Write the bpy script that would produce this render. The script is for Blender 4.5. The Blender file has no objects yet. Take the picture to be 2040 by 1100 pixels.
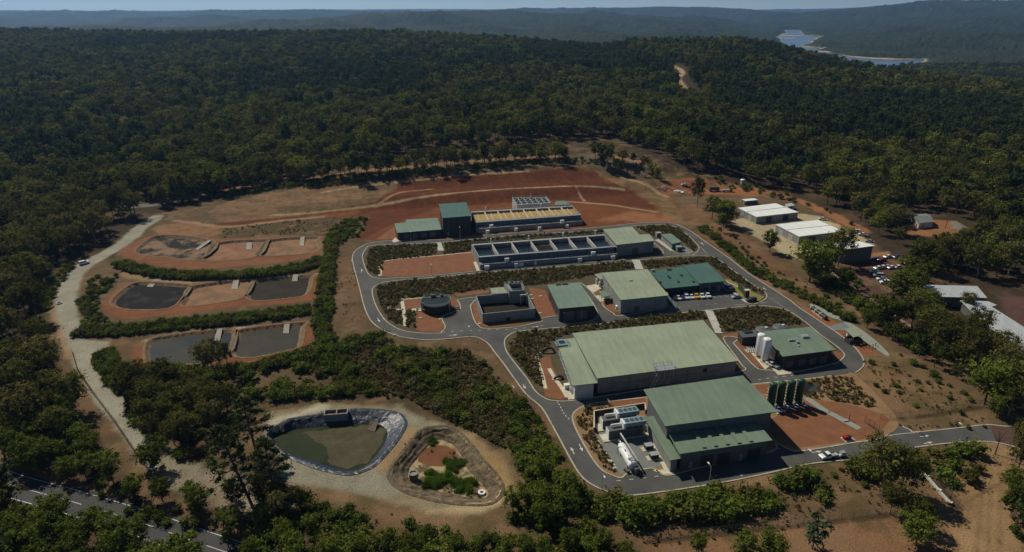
import bpy, bmesh, math, random
import numpy as np
from mathutils import Vector, Matrix
RNG = np.random.default_rng(7); random.seed(7)
C = bpy.context.scene.collection
R = math.radians
# ------------------------------------------------------------------ camera geometry (used to survey the site from the photograph)
F = 1360.; PITCH = R(21.6); H = 120.
SP, CP = math.sin(PITCH), math.cos(PITCH)
def ray(x, y):
    u = (x-1020)/F; v = (y-550)/F
    return np.array([u, CP-v*SP, -SP-v*CP])
def at(x, y, z=0.):
    d = ray(x, y); t = (H-z)/-d[2]
    return np.array([d[0]*t, d[1]*t, z])
def atp(pts, z=0.): return np.array([at(x, y, z)[:2] for x, y in pts])
def sstep(a, b, x): 
    t = np.clip((x-a)/(b-a), 0, 1); return t*t*(3-2*t)
# value noise on numpy arrays
_lat = RNG.random((512, 512))
def vnoise(x, y, s=1., seed=0):
    x = np.asarray(x)/s+seed*17.3+300; y = np.asarray(y)/s+seed*9.1+300
    xi = np.floor(x).astype(int); yi = np.floor(y).astype(int); fx = x-xi; fy = y-yi
    fx = fx*fx*(3-2*fx); fy = fy*fy*(3-2*fy)
    g = lambda a, b: _lat[a % 512, b % 512]
    return (g(xi, yi)*(1-fx)+g(xi+1, yi)*fx)*(1-fy)+(g(xi, yi+1)*(1-fx)+g(xi+1, yi+1)*fx)*fy
def fbm(x, y, s, seed=0): return (vnoise(x, y, s, seed)*.5+vnoise(x, y, s/2.1, seed+1)*.3+vnoise(x, y, s/4.3, seed+2)*.2)
def sdist(px, py, poly):
    """signed distance to polygon, negative inside"""
    P = np.asarray(poly); n = len(P); d2 = np.full(px.shape, 1e18); ins = np.zeros(px.shape, bool)
    for i in range(n):
        a = P[i]; b = P[(i+1) % n]; e = b-a; wx = px-a[0]; wy = py-a[1]
        t = np.clip((wx*e[0]+wy*e[1])/max(e@e, 1e-9), 0, 1)
        d2 = np.minimum(d2, (wx-e[0]*t)**2+(wy-e[1]*t)**2)
        if a[1] != b[1]:
            c = ((a[1] > py) != (b[1] > py)) & (px < (b[0]-a[0])*(py-a[1])/(b[1]-a[1])+a[0])
            ins ^= c
    d = np.sqrt(d2); return np.where(ins, -d, d)
def ldist(px, py, line):
    P = np.asarray(line); d2 = np.full(px.shape, 1e18)
    for a, b in zip(P[:-1], P[1:]):
        e = b-a; wx = px-a[0]; wy = py-a[1]
        t = np.clip((wx*e[0]+wy*e[1])/max(e@e, 1e-9), 0, 1)
        d2 = np.minimum(d2, (wx-e[0]*t)**2+(wy-e[1]*t)**2)
    return np.sqrt(d2)
def inside(p, poly): return sdist(np.array([p[0]]), np.array([p[1]]), poly)[0] < 0
def area2(P): P = np.asarray(P); x, y = P[:, 0], P[:, 1]; return float(np.sum(x*np.roll(y, -1)-np.roll(x, -1)*y))
def ccw(P): P = np.asarray(P, float); return P if area2(P) > 0 else P[::-1]
def smooth(P, closed=True, n=4):
    """Catmull-Rom through the points"""
    P = np.asarray(P, float); N = len(P); out = []
    for i in range(N if closed else N-1):
        p0, p1, p2, p3 = [P[(i+k) % N] if closed else P[min(max(i+k, 0), N-1)] for k in (-1, 0, 1, 2)]
        for j in range(n):
            t = j/n
            out.append(.5*((2*p1)+(-p0+p2)*t+(2*p0-5*p1+4*p2-p3)*t*t+(-p0+3*p1-3*p2+p3)*t**3))
    if not closed: out.append(P[-1])
    return np.array(out)
def offset(P, d):
    """offset closed CCW polygon outward by d"""
    P = ccw(P); n = len(P); out = []
    for i in range(n):
        a, b, c = P[i-1], P[i], P[(i+1) % n]
        e1 = (b-a)/max(np.linalg.norm(b-a), 1e-9); e2 = (c-b)/max(np.linalg.norm(c-b), 1e-9)
        n1 = np.array([e1[1], -e1[0]]); n2 = np.array([e2[1], -e2[0]]); m = n1+n2; L = np.linalg.norm(m)
        if L < 1e-6: m = n1; k = 1
        else: m = m/L; k = 1/max(m@n1, .5)
        out.append(b+m*d*k)
    return np.array(out)
# ------------------------------------------------------------------ terrain
COLX = [-900, -300, 0, 300, 600, 750, 900, 1050, 1150, 1200, 1250, 1300, 1400, 1480, 1550, 1600, 1700, 1850, 2040, 2340, 2900]
YA =   [1800, 1800, 1800, 1800, 1700, 1700, 1600, 1500, 1450, 1400, 1350, 1350, 1350, 1350, 1300, 1250, 1200, 1100, 1000, 900, 900]
PA =   [55, 55, 62, 70, 66, 62, 74, 86, 97, 99, 90, 86, 84, 82, 94, 107, 130, 154, 176, 205, 205]
YB =   [5500]*14+[4200, 3600, 3600, 3600, 3600, 3600, 3600]
YW =   [7500]*14+[5600, 5000, 5000, 5000, 5000, 5000, 5000]
YC =   [11000]*14+[9500, 9000, 9000, 9000, 9000, 9000, 9000]
V1 =   [-20, -20, -20, -20, -20, -20, -25, -30, -35, -40, -45, -50, -54, -54, -54, -54, -54, -54, -50, -45, -40]
PB =   [62, 62, 60, 58, 44, 31, 28, 26.5, 28, 32, 37, 37, 45, 58, 80, 84, 83, 80, 68, 60, 60]
V2 =   [-20, -20, -20, -20, -20, -20, -20, -25, -30, -30, -35, -40, -45, -50, -54, -54, -43, 12, 58, 70, 70]
PC =   [27, 27, 27, 25, 22.5, 26, 27, 19.5, 19, 19, 19, 16.5, 17, 20.5, 29, 30, 19.5, 4, 8, 10, 10]
PD =   [23, 23, 23.5, 25, 22.5, 21.5, 21, 22.5, 23.5, 23.5, 23.5, 23.5, 23, 23, 21, 21, 19, 15, 12, 12, 12]
def pixz(y, Y):
    v = (np.asarray(y, float)-550)/F; return H-Y*np.tan(PITCH+np.arctan(v))
RES_PX = [(1565, 59), (1592, 59), (1596, 66), (1600, 70), (1640, 72), (1620, 80), (1617, 86), (1600, 90), (1612, 94), (1648, 95), (1626, 100), (1660, 107), (1691, 112), (1740, 116), (1789, 118),
          (1850, 117.5), (1838, 125), (1816, 133), (1800, 150), (1700, 150), (1600, 115), (1575, 98), (1558, 88), (1552, 72), (1568, 66)]
WZ = -60.
RES = atp(RES_PX, WZ)
POND_HOLES = []     # (polygon, depth), filled in below
A13 = R(13); S13, C13 = math.sin(A13), math.cos(A13)
def hz(X, Y, holes=True):
    X = np.asarray(X, float); Y = np.asarray(Y, float)
    px = 1020+F*1.0734*X/np.maximum(Y, 60)
    ic = lambda L: np.interp(px, COLX, L)
    yA = ic(YA); zA = pixz(ic(PA), yA)-11; v1 = ic(V1); yB = ic(YB); yW = ic(YW); yC = ic(YC); zB = pixz(ic(PB), yB)-6; v2 = ic(V2); zC = pixz(ic(PC), yC); zD = pixz(ic(PD), 17000)
    z = np.zeros(X.shape); m = (Y-430)/(yA-430); mm = np.clip(m, 0, 1)
    z = zA*(mm*mm*(2.2-1.2*mm))
    def seg(z, y0, z0, y1, z1):
        t = np.clip((Y-y0)/(y1-y0), 0, 1); t = t*t*(3-2*t)
        return np.where(Y > y0, z0+(z1-z0)*t, z)
    z = seg(z, yA, zA, np.minimum(yA+560, 2300), v1); z = seg(z, 2350+0*yA, v1, yB, zB); z = seg(z, yB, zB, yW, v2)
    z = seg(z, yW, v2, yC, zC); z = seg(z, yC, zC, 13500, zC*0-30); z = seg(z, 13500+0*yA, zC*0-30, 17000, zD)
    far = sstep(600, 1500, Y)
    z = z+far*(fbm(X, Y, 420, 3)-.5)*14*(1-sstep(2100, 2500, Y)*.5)
    wv = np.zeros(X.shape)
    for a_, b_ in ((2350, yB), (yB, yW), (yW, yC)): t_ = np.clip((Y-a_)/(b_-a_), 0, 1); wv = wv+np.sin(np.pi*t_)**2
    rg = 1-np.abs(fbm(X+.5*Y, Y*.5-.3*X, 1000, 33)-.5)*4; z = z+(wv+.18*sstep(3000, 3600, Y))*((rg-.55)*95+(fbm(X, Y, 300, 6)-.5)*30)
    # reservoir bed
    near_res = (Y > 1900) & (Y < 7500) & (X > 300)
    if near_res.any():
        d = np.full(X.shape, 1e6); d[near_res] = sdist(X[near_res], Y[near_res], RES)
        d = d+(fbm(X, Y, 160, 9)-.5)*60*(d < 5e5)
        t = sstep(0, 500, d)
        z = np.where(d < 900, np.where(d < 0, WZ-np.clip(-d*.2, 0, 12), WZ+np.minimum(d*.12, 5)+(np.maximum(z, WZ+6)-WZ-5)*t), z)
    # excavated bank behind the plant, in two lifts
    t13 = -X*S13+Y*C13
    wx = sstep(-200, -95, X)*(1-sstep(150, 215, X))*(1-sstep(620, 900, Y))
    z = z+wx*(4.5*sstep(422, 440, t13)+5.5*sstep(452, 478, t13))
    if holes:
        for P, dep in POND_HOLES:
            lo = P.min(0)-3; hi = P.max(0)+3
            k = (X > lo[0]) & (X < hi[0]) & (Y > lo[1]) & (Y < hi[1])
            if k.any():
                d = sdist(X[k], Y[k], P); zz = z[k]; z[k] = np.where(d < -.8, -dep, zz)
    return z
def hz1(x, y): return float(hz(np.array([x]), np.array([y]), False)[0])
def gat(x, y):
    """point of the terrain seen at photograph pixel x, y"""
    p = at(x, y, 0.)
    if p[1] < 425 and p[1] > 0: return np.array([p[0], p[1], hz1(p[0], p[1])])
    d = ray(x, y); Ys = np.geomspace(400, 3000, 260)
    for _ in range(2):
        t = Ys/d[1]; g = H+d[2]*t-hz(d[0]*t, Ys, False); k = np.nonzero(g <= 0)[0]
        if not len(k): break
        k = max(int(k[0]), 1); Ys = np.linspace(Ys[k-1], Ys[k], 24)
    Y = Ys[len(Ys)//2]; t = Y/d[1]; return np.array([d[0]*t, Y, hz1(d[0]*t, Y)])
# ------------------------------------------------------------------ mesh + object helpers
class MB:
    def __init__(s): s.v = []; s.f = []; s.m = []
    def add(s, vs, fs, mi=0):
        o = len(s.v); s.v += [tuple(map(float, p)) for p in vs]; s.f += [tuple(i+o for i in f) for f in fs]; s.m += [mi]*len(fs); return s
    def prism(s, P, z0, z1, mi=0, top=True, bot=False):
        P = ccw(P); n = len(P)
        vs = [(p[0], p[1], z0) for p in P]+[(p[0], p[1], z1) for p in P]
        fs = [(i, (i+1) % n, n+(i+1) % n, n+i) for i in range(n)]
        if top: fs.append(tuple(range(n, 2*n)))
        if bot: fs.append(tuple(range(n-1, -1, -1)))
        return s.add(vs, fs, mi)
    def box(s, c, sx, sy, z0, z1, a=0., mi=0):
        ca, sa = math.cos(a), math.sin(a)
        P = [(c[0]+x*ca-y*sa, c[1]+x*sa+y*ca) for x, y in ((-sx/2, -sy/2), (sx/2, -sy/2), (sx/2, sy/2), (-sx/2, sy/2))]
        return s.prism(P, z0, z1, mi, True, True)
    def cyl(s, c, r, z0, z1, n=24, r1=None, mi=0, top=True):
        r1 = r if r1 is None else r1
        vs = [(c[0]+r*math.cos(2*math.pi*i/n), c[1]+r*math.sin(2*math.pi*i/n), z0) for i in range(n)]
        vs += [(c[0]+r1*math.cos(2*math.pi*i/n), c[1]+r1*math.sin(2*math.pi*i/n), z1) for i in range(n)]
        fs = [(i, (i+1) % n, n+(i+1) % n, n+i) for i in range(n)]
        if top: fs.append(tuple(range(n, 2*n)))
        return s.add(vs, fs, mi)
    def lathe(s, c, prof, n=24, mi=0):
        vs = []; fs = []; k = len(prof)
        for r, z in prof: vs += [(c[0]+r*math.cos(2*math.pi*i/n), c[1]+r*math.sin(2*math.pi*i/n), c[2]+z) for i in range(n)]
        for j in range(k-1):
            fs += [(j*n+i, j*n+(i+1) % n, (j+1)*n+(i+1) % n, (j+1)*n+i) for i in range(n)]
        fs.append(tuple(range((k-1)*n, k*n)))
        return s.add(vs, fs, mi)
    def tube(s, pts, r, n=6, mi=0):
        pts = [Vector(tuple(map(float, p))) for p in pts]; rs = r if hasattr(r, '__len__') else [r]*len(pts); vs = []; fs = []
        for i, p in enumerate(pts):
            d = (pts[min(i+1, len(pts)-1)]-pts[max(i-1, 0)]).normalized()
            a = d.orthogonal().normalized() if i == 0 else (a-d*a.dot(d)).normalized()
            b = d.cross(a)
            vs += [tuple(p+(a*math.cos(2*math.pi*k/n)+b*math.sin(2*math.pi*k/n))*rs[i]) for k in range(n)]
        for i in range(len(pts)-1):
            fs += [(i*n+k, i*n+(k+1) % n, (i+1)*n+(k+1) % n, (i+1)*n+k) for k in range(n)]
        fs += [tuple(range(n-1, -1, -1)), tuple(range((len(pts)-1)*n, len(pts)*n))]
        return s.add(vs, fs, mi)
    def ribbon(s, P, w0, w1, z, mi=0, closed=True, thick=0.):
        """strip along a line between offsets w0 and w1 to its left"""
        P = np.asarray(P, float); n = len(P); L = []; Rr = []
        for i in range(n):
            a = P[i-1] if (closed or i > 0) else P[i]; b = P[(i+1) % n] if (closed or i < n-1) else P[i]
            t = (b-a)/max(np.linalg.norm(b-a), 1e-9); nn = np.array([-t[1], t[0]])
            L.append(P[i]+nn*w0); Rr.append(P[i]+nn*w1)
        vs = [(p[0], p[1], z) for p in L]+[(p[0], p[1], z) for p in Rr]
        m = n if closed else n-1
        fs = [(i, (i+1) % n, n+(i+1) % n, n+i) for i in range(m)]
        if thick:
            vs += [(p[0], p[1], z-thick) for p in L]+[(p[0], p[1], z-thick) for p in Rr]
            fs += [(2*n+i, 2*n+(i+1) % n, (i+1) % n, i) for i in range(m)]+[(n+i, n+(i+1) % n, 3*n+(i+1) % n, 3*n+i) for i in range(m)]
        return s.add(vs, fs, mi)
    def build(s, name, mats, parent=None, smooth=False, ngon=False):
        off = Vector((0, 0, 0))
        if parent is not None: off = parent_world(parent)
        me = bpy.data.meshes.new(name)
        me.from_pydata([(x-off.x, y-off.y, z-off.z) for x, y, z in s.v], [], s.f)
        mats = mats if isinstance(mats, (list, tuple)) else [mats]
        for m in mats: me.materials.append(m)
        if len(mats) > 1: me.polygons.foreach_set('material_index', s.m)
        if smooth: me.polygons.foreach_set('use_smooth', [True]*len(s.f))
        me.update()
        if ngon:
            bm = bmesh.new(); bm.from_mesh(me); bmesh.ops.triangulate(bm, faces=[f for f in bm.faces if len(f.verts) > 4]); bm.to_mesh(me); bm.free()
        o = bpy.data.objects.new(name, me); C.objects.link(o)
        if parent is not None: o.parent = parent
        return o
def parent_world(o):
    v = Vector((0, 0, 0))
    while o is not None: v += Vector(o.location); o = o.parent
    return v
def tag(o, label, cat, group=None):
    o['label'] = label; o['category'] = cat
    if group: o['group'] = group
    return o
def thing(name, label, cat, loc, group=None):
    o = bpy.data.objects.new(name, None); C.objects.link(o); o.location = tuple(map(float, loc)); o.empty_display_size = .5
    return tag(o, label, cat, group)
def struct(o, kind='structure'): o['kind'] = kind; return o
# ------------------------------------------------------------------ materials
def mat(name, col, rough=.8, var=.15, nscale=1., bump=0., metal=0., spec=.3, col2=None, coords='Object', detail=6, ribs=None, bscale=None, ramp=None, emis=None):
    m = bpy.data.materials.new(name); m.use_nodes = True; nt = m.node_tree; N = nt.nodes; L = nt.links
    b = N['Principled BSDF']; b.inputs['Roughness'].default_value = rough; b.inputs['Metallic'].default_value = metal
    b.inputs['Specular IOR Level'].default_value = spec
    tc = N.new('ShaderNodeTexCoord'); no = N.new('ShaderNodeTexNoise'); no.inputs['Scale'].default_value = nscale; no.inputs['Detail'].default_value = detail; no.inputs['Roughness'].default_value = .65
    L.new(tc.outputs[coords], no.inputs['Vector'])
    cr = N.new('ShaderNodeValToRGB'); e = cr.color_ramp.elements
    r0, r1 = ramp or (.3, .7)
    e[0].position = r0; e[1].position = r1
    c2 = col2 or [min(1, c*(1+var)) for c in col]; c1 = col if col2 else [c*(1-var) for c in col]
    e[0].color = (*c1, 1); e[1].color = (*c2, 1)
    L.new(no.outputs['Fac'], cr.inputs['Fac']); out = cr.outputs['Color']
    h = None
    if ribs:
        ang, per, amt = ribs
        mp = N.new('ShaderNodeMapping'); mp.inputs['Rotation'].default_value = (0, 0, -ang); L.new(tc.outputs['Object'], mp.inputs['Vector'])
        w = N.new('ShaderNodeTexWave'); w.wave_type = 'BANDS'; w.bands_direction = 'X'; w.inputs['Scale'].default_value = .314/per; L.new(mp.outputs['Vector'], w.inputs['Vector'])
        h = w.outputs['Fac']
        # faint sheet joints
        w2 = N.new('ShaderNodeTexWave'); w2.bands_direction = 'X'; w2.wave_profile = 'SAW'; w2.inputs['Scale'].default_value = .314/(per*5.3); w2.inputs['Distortion'].default_value = 0.; L.new(mp.outputs['Vector'], w2.inputs['Vector'])
        mx = N.new('ShaderNodeMix'); mx.data_type = 'RGBA'; mx.blend_type = 'MULTIPLY'
        mr = N.new('ShaderNodeMapRange'); mr.inputs['From Min'].default_value = .0; mr.inputs['From Max'].default_value = 1; mr.inputs['To Min'].default_value = 1-amt; mr.inputs['To Max'].default_value = 1+amt*.3
        L.new(w2.outputs['Fac'], mr.inputs['Value'])
        mx.inputs['Factor'].default_value = 1; L.new(out, mx.inputs[6]); L.new(mr.outputs['Result'], mx.inputs[7]); out = mx.outputs[2]
        # long streaks down the sheets
        mp2 = N.new('ShaderNodeMapping'); mp2.inputs['Rotation'].default_value = (0, 0, -ang); mp2.inputs['Scale'].default_value = (1.2, .06, 1); L.new(tc.outputs['Object'], mp2.inputs['Vector'])
        n2 = N.new('ShaderNodeTexNoise'); n2.inputs['Scale'].default_value = 1; n2.inputs['Detail'].default_value = 4; L.new(mp2.outputs['Vector'], n2.inputs['Vector'])
        mr2 = N.new('ShaderNodeMapRange'); mr2.inputs['From Min'].default_value = .3; mr2.inputs['From Max'].default_value = .7; mr2.inputs['To Min'].default_value = .9; mr2.inputs['To Max'].default_value = 1.08
        L.new(n2.outputs['Fac'], mr2.inputs['Value'])
        mx2 = N.new('ShaderNodeMix'); mx2.data_type = 'RGBA'; mx2.blend_type = 'MULTIPLY'; mx2.inputs['Factor'].default_value = 1
        L.new(out, mx2.inputs[6]); L.new(mr2.outputs['Result'], mx2.inputs[7]); out = mx2.outputs[2]
    L.new(out, b.inputs['Base Color'])
    if bump:
        bp = N.new('ShaderNodeBump'); bp.inputs['Strength'].default_value = bump; bp.inputs['Distance'].default_value = .08
        if h is None:
            nb = N.new('ShaderNodeTexNoise'); nb.inputs['Scale'].default_value = bscale or nscale*4; nb.inputs['Detail'].default_value = 5; L.new(tc.outputs[coords], nb.inputs['Vector']); h = nb.outputs['Fac']
        L.new(h, bp.inputs['Height']); L.new(bp.outputs['Normal'], b.inputs['Normal'])
    return m
M = {}
RA = R(13)
def roofm(n, c, rough=.45): M[n] = mat(n, c, rough, .13, .09, .15, 0, .4, ribs=(RA, .6, .06))
roofm('roof_pale', (.275, .32, .215)); roofm('roof_green', (.158, .212, .148)); roofm('roof_mid', (.16, .228, .165)); roofm('roof_teal', (.058, .132, .096)); roofm('roof_dark', (.066, .138, .106))
M['roof_white'] = mat('roof_white', (.80, .82, .78), .5, .06, .2, .15, 0, .4, ribs=(R(20), .9, .06))
M['roof_house'] = mat('roof_house', (.20, .21, .19), .5, .06, .2, .15, 0, .3, ribs=(R(20), .9, .08))
M['roof_grey'] = mat('roof_grey', (.42, .45, .45), .5, .06, .2, .15, 0, .4, ribs=(R(-35), .9, .08))
M['concrete'] = mat('concrete', (.42, .41, .37), .85, .22, .35, .2)
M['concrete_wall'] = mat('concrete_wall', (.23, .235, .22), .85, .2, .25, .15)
M['concrete_pale'] = mat('concrete_pale', (.52, .48, .36), .85, .2, .5, .2)
M['kerb'] = mat('kerb', (.40, .37, .28), .85, .25, .35)
M['wall_metal'] = mat('wall_metal', (.115, .12, .12), .6, .12, .3, .3, 0, .3, ribs=(0, .5, .08))
M['wall_dark'] = mat('wall_dark', (.05, .046, .042), .7, .2, .3, .3, 0, .3, ribs=(0, .5, .1))
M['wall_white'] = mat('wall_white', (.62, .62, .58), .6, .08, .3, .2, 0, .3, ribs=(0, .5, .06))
M['trim_green'] = mat('trim_green', (.045, .10, .065), .5, .1, 1)
M['door'] = mat('door', (.28, .29, .29), .5, .1, 1, .3)
M['dark_void'] = mat('dark_void', (.02, .022, .025), .6, .2, 1)
M['glass'] = mat('glass', (.03, .04, .05), .1, .1, 1, 0, 0, .8)
M['white_paint'] = mat('white_paint', (.78, .78, .76), .4, .05, 1)
M['steel'] = mat('steel', (.45, .48, .48), .45, .15, 1, 0, .5)
M['steel_blue'] = mat('steel_blue', (.20, .29, .31), .5, .15, 1, 0, .2)
M['pipe_black'] = mat('pipe_black', (.03, .032, .035), .5, .2, 1)
M['pipe_blue'] = mat('pipe_blue', (.05, .08, .17), .4, .2, 1)
M['tank_green'] = mat('tank_green', (.022, .075, .038), .45, .15, .6)
M['tank_dark'] = mat('tank_dark', (.085, .095, .095), .6, .15, .6)
M['digester'] = mat('digester', (.015, .026, .022), .4, .3, .4)
M['asphalt'] = mat('asphalt', (.060, .061, .058), .85, .2, .10, .15, col2=(.095, .094, .086), ramp=(.36, .66), detail=9, bscale=4)
M['asphalt_road'] = mat('asphalt_road', (.05, .05, .052), .85, .2, .12, .15, bscale=4)
M['lane_paint'] = mat('lane_paint', (.55, .54, .50), .7, .2, 1)
M['red_gravel'] = mat('red_gravel', (.195, .082, .038), .95, .22, .3, .4, bscale=2.5)
M['pad_grey'] = mat('pad_grey', (.165, .18, .165), .9, .12, .3, .3)
M['path_grey'] = mat('path_grey', (.24, .27, .22), .9, .12, .4, .2)
M['bed_soil'] = mat('bed_soil', (.06, .044, .024), .95, .2, .25, .5, col2=(.095, .075, .035), bscale=1.5)
M['dirt'] = mat('dirt', (.20, .115, .055), .95, .25, .2, .4, col2=(.27, .17, .085), bscale=1.5)
M['lawn'] = mat('lawn', (.15, .14, .028), .9, .3, .4, .4, col2=(.24, .19, .05))
M['pit_floor'] = mat('pit_floor', (.10, .07, .035), .95, .3, .3, .5, col2=(.36, .28, .15), ramp=(.42, .58))
M['sand'] = mat('sand', (.42, .32, .19), .95, .2, .05)
def water(name, col, rough=.12, var=.2, ns=.2, col2=None, ramp=None, bump=.08): 
    M[name] = mat(name, col, rough, var, ns, bump, 0, .12 if name != 'lake' else .5, col2=col2, ramp=ramp, bscale=1.5)
water('water_brown', (.055, .05, .03), .3); water('water_blue', (.035, .04, .045), .25, .3, .06, col2=(.06, .056, .04), ramp=(.35, .6))
water('water_dark', (.012, .018, .026), .12); water('water_olive', (.028, .038, .014), .25, .3, .12)
water('water_mud', (.16, .07, .03), .35)
water('lake', (.085, .125, .15), .22, .25, .002)
M['sludge_black'] = mat('sludge_black', (.016, .016, .017), .85, .3, .12, .4, col2=(.06, .058, .055), ramp=(.52, .72), spec=.06)
M['sludge_dark'] = mat('sludge_dark', (.022, .018, .012), .75, .3, .15, .3, col2=(.042, .036, .026), spec=.06)
M['sludge_mix'] = mat('sludge_mix', (.02, .02, .019), .8, .3, .075, .4, col2=(.21, .135, .085), ramp=(.46, .56), spec=.06)
M['bed_red'] = mat('bed_red', (.20, .095, .055), .9, .3, .12, .4, col2=(.28, .165, .10), ramp=(.35, .65), spec=.06)
M['bed_tan'] = mat('bed_tan', (.26, .15, .085), .9, .3, .1, .4, col2=(.12, .085, .06), ramp=(.45, .7), spec=.06)
M['bank_dirt'] = mat('bank_dirt', (.17, .12, .07), .95, .3, .4, .5)
M['bank_brown'] = mat('bank_brown', (.055, .042, .026), .95, .3, .6, .9, col2=(.20, .15, .085), ramp=(.35, .68), bscale=2)
M['ramp_concrete'] = mat('ramp_concrete', (.30, .28, .23), .85, .25, .8, .2)
M['scum'] = mat('scum', (.06, .052, .03), .9, .25, .3, .6, col2=(.10, .088, .055), bscale=1.5, spec=.06)
M['media'] = mat('media', (.30, .19, .05), .7, .2, .15, .2, col2=(.38, .27, .09))
M['wood'] = mat('wood', (.12, .09, .06), .8, .2, 1)
M['fence'] = mat('fence', (.05, .045, .04), .7, .2, 1)
M['red_paint'] = mat('red_paint', (.35, .02, .02), .4, .1, 1)
M['yellow_paint'] = mat('yellow_paint', (.65, .42, .03), .4, .1, 1)
M['tyre'] = mat('tyre', (.02, .02, .02), .8, .1, 1)
M['brick'] = mat('brick', (.07, .055, .045), .85, .2, 1.5)
M['paving_red'] = mat('paving_red', (.085, .045, .035), .9, .2, .3, .2)
M['bark'] = mat('bark', (.10, .085, .065), .9, .35, 1.2, .4)
M['bark_pale'] = mat('bark_pale', (.27, .24, .19), .85, .3, 1.0, .3)
def liner():
    m = mat('liner', (.022, .033, .056), .42, .25, .25, .0, 0, .35)
    nt = m.node_tree; N = nt.nodes; L = nt.links; b = N['Principled BSDF']; tc = N.new('ShaderNodeTexCoord')
    no = N.new('ShaderNodeTexNoise'); no.inputs['Scale'].default_value = .35; no.inputs['Detail'].default_value = 5; no.inputs['Distortion'].default_value = 1.5
    vo = N.new('ShaderNodeTexVoronoi'); vo.feature = 'DISTANCE_TO_EDGE'; vo.inputs['Scale'].default_value = .28
    L.new(tc.outputs['Object'], no.inputs['Vector']); L.new(tc.outputs['Object'], vo.inputs['Vector'])
    ad = N.new('ShaderNodeMath'); ad.operation = 'ADD'; L.new(no.outputs['Fac'], ad.inputs[0]); L.new(vo.outputs['Distance'], ad.inputs[1])
    bp = N.new('ShaderNodeBump'); bp.inputs['Strength'].default_value = .75; bp.inputs['Distance'].default_value = .45
    L.new(ad.outputs[0], bp.inputs['Height']); L.new(bp.outputs['Normal'], b.inputs['Normal'])
    return m
M['liner'] = liner()
def leafmat(name, c1, c2, c3=None, rvar=.35, ns=.35):
    m = bpy.data.materials.new(name); m.use_nodes = True; nt = m.node_tree; N = nt.nodes; L = nt.links
    b = N['Principled BSDF']; b.inputs['Roughness'].default_value = .8; b.inputs['Specular IOR Level'].default_value = .02
    tc = N.new('ShaderNodeTexCoord'); no = N.new('ShaderNodeTexNoise'); no.inputs['Scale'].default_value = ns; no.inputs['Detail'].default_value = 3
    oi = N.new('ShaderNodeObjectInfo')
    L.new(tc.outputs['Object'], no.inputs['Vector'])
    cr = N.new('ShaderNodeValToRGB'); e = cr.color_ramp.elements; e[0].position = .3; e[1].position = .7; e[0].color = (*c1, 1); e[1].color = (*c2, 1)
    L.new(no.outputs['Fac'], cr.inputs['Fac']); col = cr.outputs['Color']
    if c3:
        cr3 = N.new('ShaderNodeMapRange'); cr3.inputs['From Min'].default_value = .55; cr3.inputs['From Max'].default_value = .95; L.new(oi.outputs['Random'], cr3.inputs['Value'])
        mx = N.new('ShaderNodeMix'); mx.data_type = 'RGBA'; L.new(cr3.outputs['Result'], mx.inputs['Factor']); L.new(col, mx.inputs[6]); mx.inputs[7].default_value = (*c3, 1); col = mx.outputs[2]
    # brightness differs from plant to plant
    mu = N.new('ShaderNodeMath'); mu.operation = 'MULTIPLY'; mu.inputs[1].default_value = 37.7; L.new(oi.outputs['Random'], mu.inputs[0])
    fr = N.new('ShaderNodeMath'); fr.operation = 'FRACT'; L.new(mu.outputs[0], fr.inputs[0])
    mr = N.new('ShaderNodeMapRange'); mr.inputs['To Min'].default_value = 1-rvar; mr.inputs['To Max'].default_value = 1+rvar; L.new(fr.outputs[0], mr.inputs['Value'])
    hs = N.new('ShaderNodeMix'); hs.data_type = 'RGBA'; hs.blend_type = 'MULTIPLY'; hs.inputs['Factor'].default_value = 1; L.new(col, hs.inputs[6]); L.new(mr.outputs['Result'], hs.inputs[7]); col = hs.outputs[2]
    L.new(col, b.inputs['Base Color'])
    tr = N.new('ShaderNodeBsdfTranslucent'); L.new(col, tr.inputs['Color']); ms = N.new('ShaderNodeMixShader'); ms.inputs[0].default_value = .3
    L.new(b.outputs[0], ms.inputs[1]); L.new(tr.outputs[0], ms.inputs[2]); L.new(ms.outputs[0], N['Material Output'].inputs['Surface'])
    return m
M['leaf_gum'] = leafmat('leaf_gum', (.066, .070, .016), (.160, .155, .034), (.125, .110, .034))
M['leaf_far'] = leafmat('leaf_far', (.076, .086, .016), (.180, .190, .030), (.135, .120, .034), .5, .2)
M['leaf_darkfar'] = leafmat('leaf_darkfar', (0.034, 0.050, 0.017), (0.077, 0.098, 0.025), None, .25, .2)
M['leaf_bright'] = leafmat('leaf_bright', (0.069, 0.094, 0.015), (0.163, 0.194, 0.027), None, .3)
M['leaf_bush'] = leafmat('leaf_bush', (.058, .088, .015), (.140, .185, .026), (.145, .135, .034), .4)
M['leaf_pine'] = leafmat('leaf_pine', (0.039, 0.055, 0.018), (0.081, 0.104, 0.029), None, .2)
M['leaf_grey'] = leafmat('leaf_grey', (.08, .10, .05), (.15, .18, .09), None, .15)
M['leaf_scrub'] = leafmat('leaf_scrub', (.080, .078, .024), (.155, .148, .042), (.155, .105, .055), .35)
M['leaf_dry'] = leafmat('leaf_dry', (.09, .07, .04), (.15, .12, .07), None, .25)
M['reed'] = leafmat('reed', (.07, .15, .014), (.16, .27, .03), (.17, .19, .05), .45)
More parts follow.
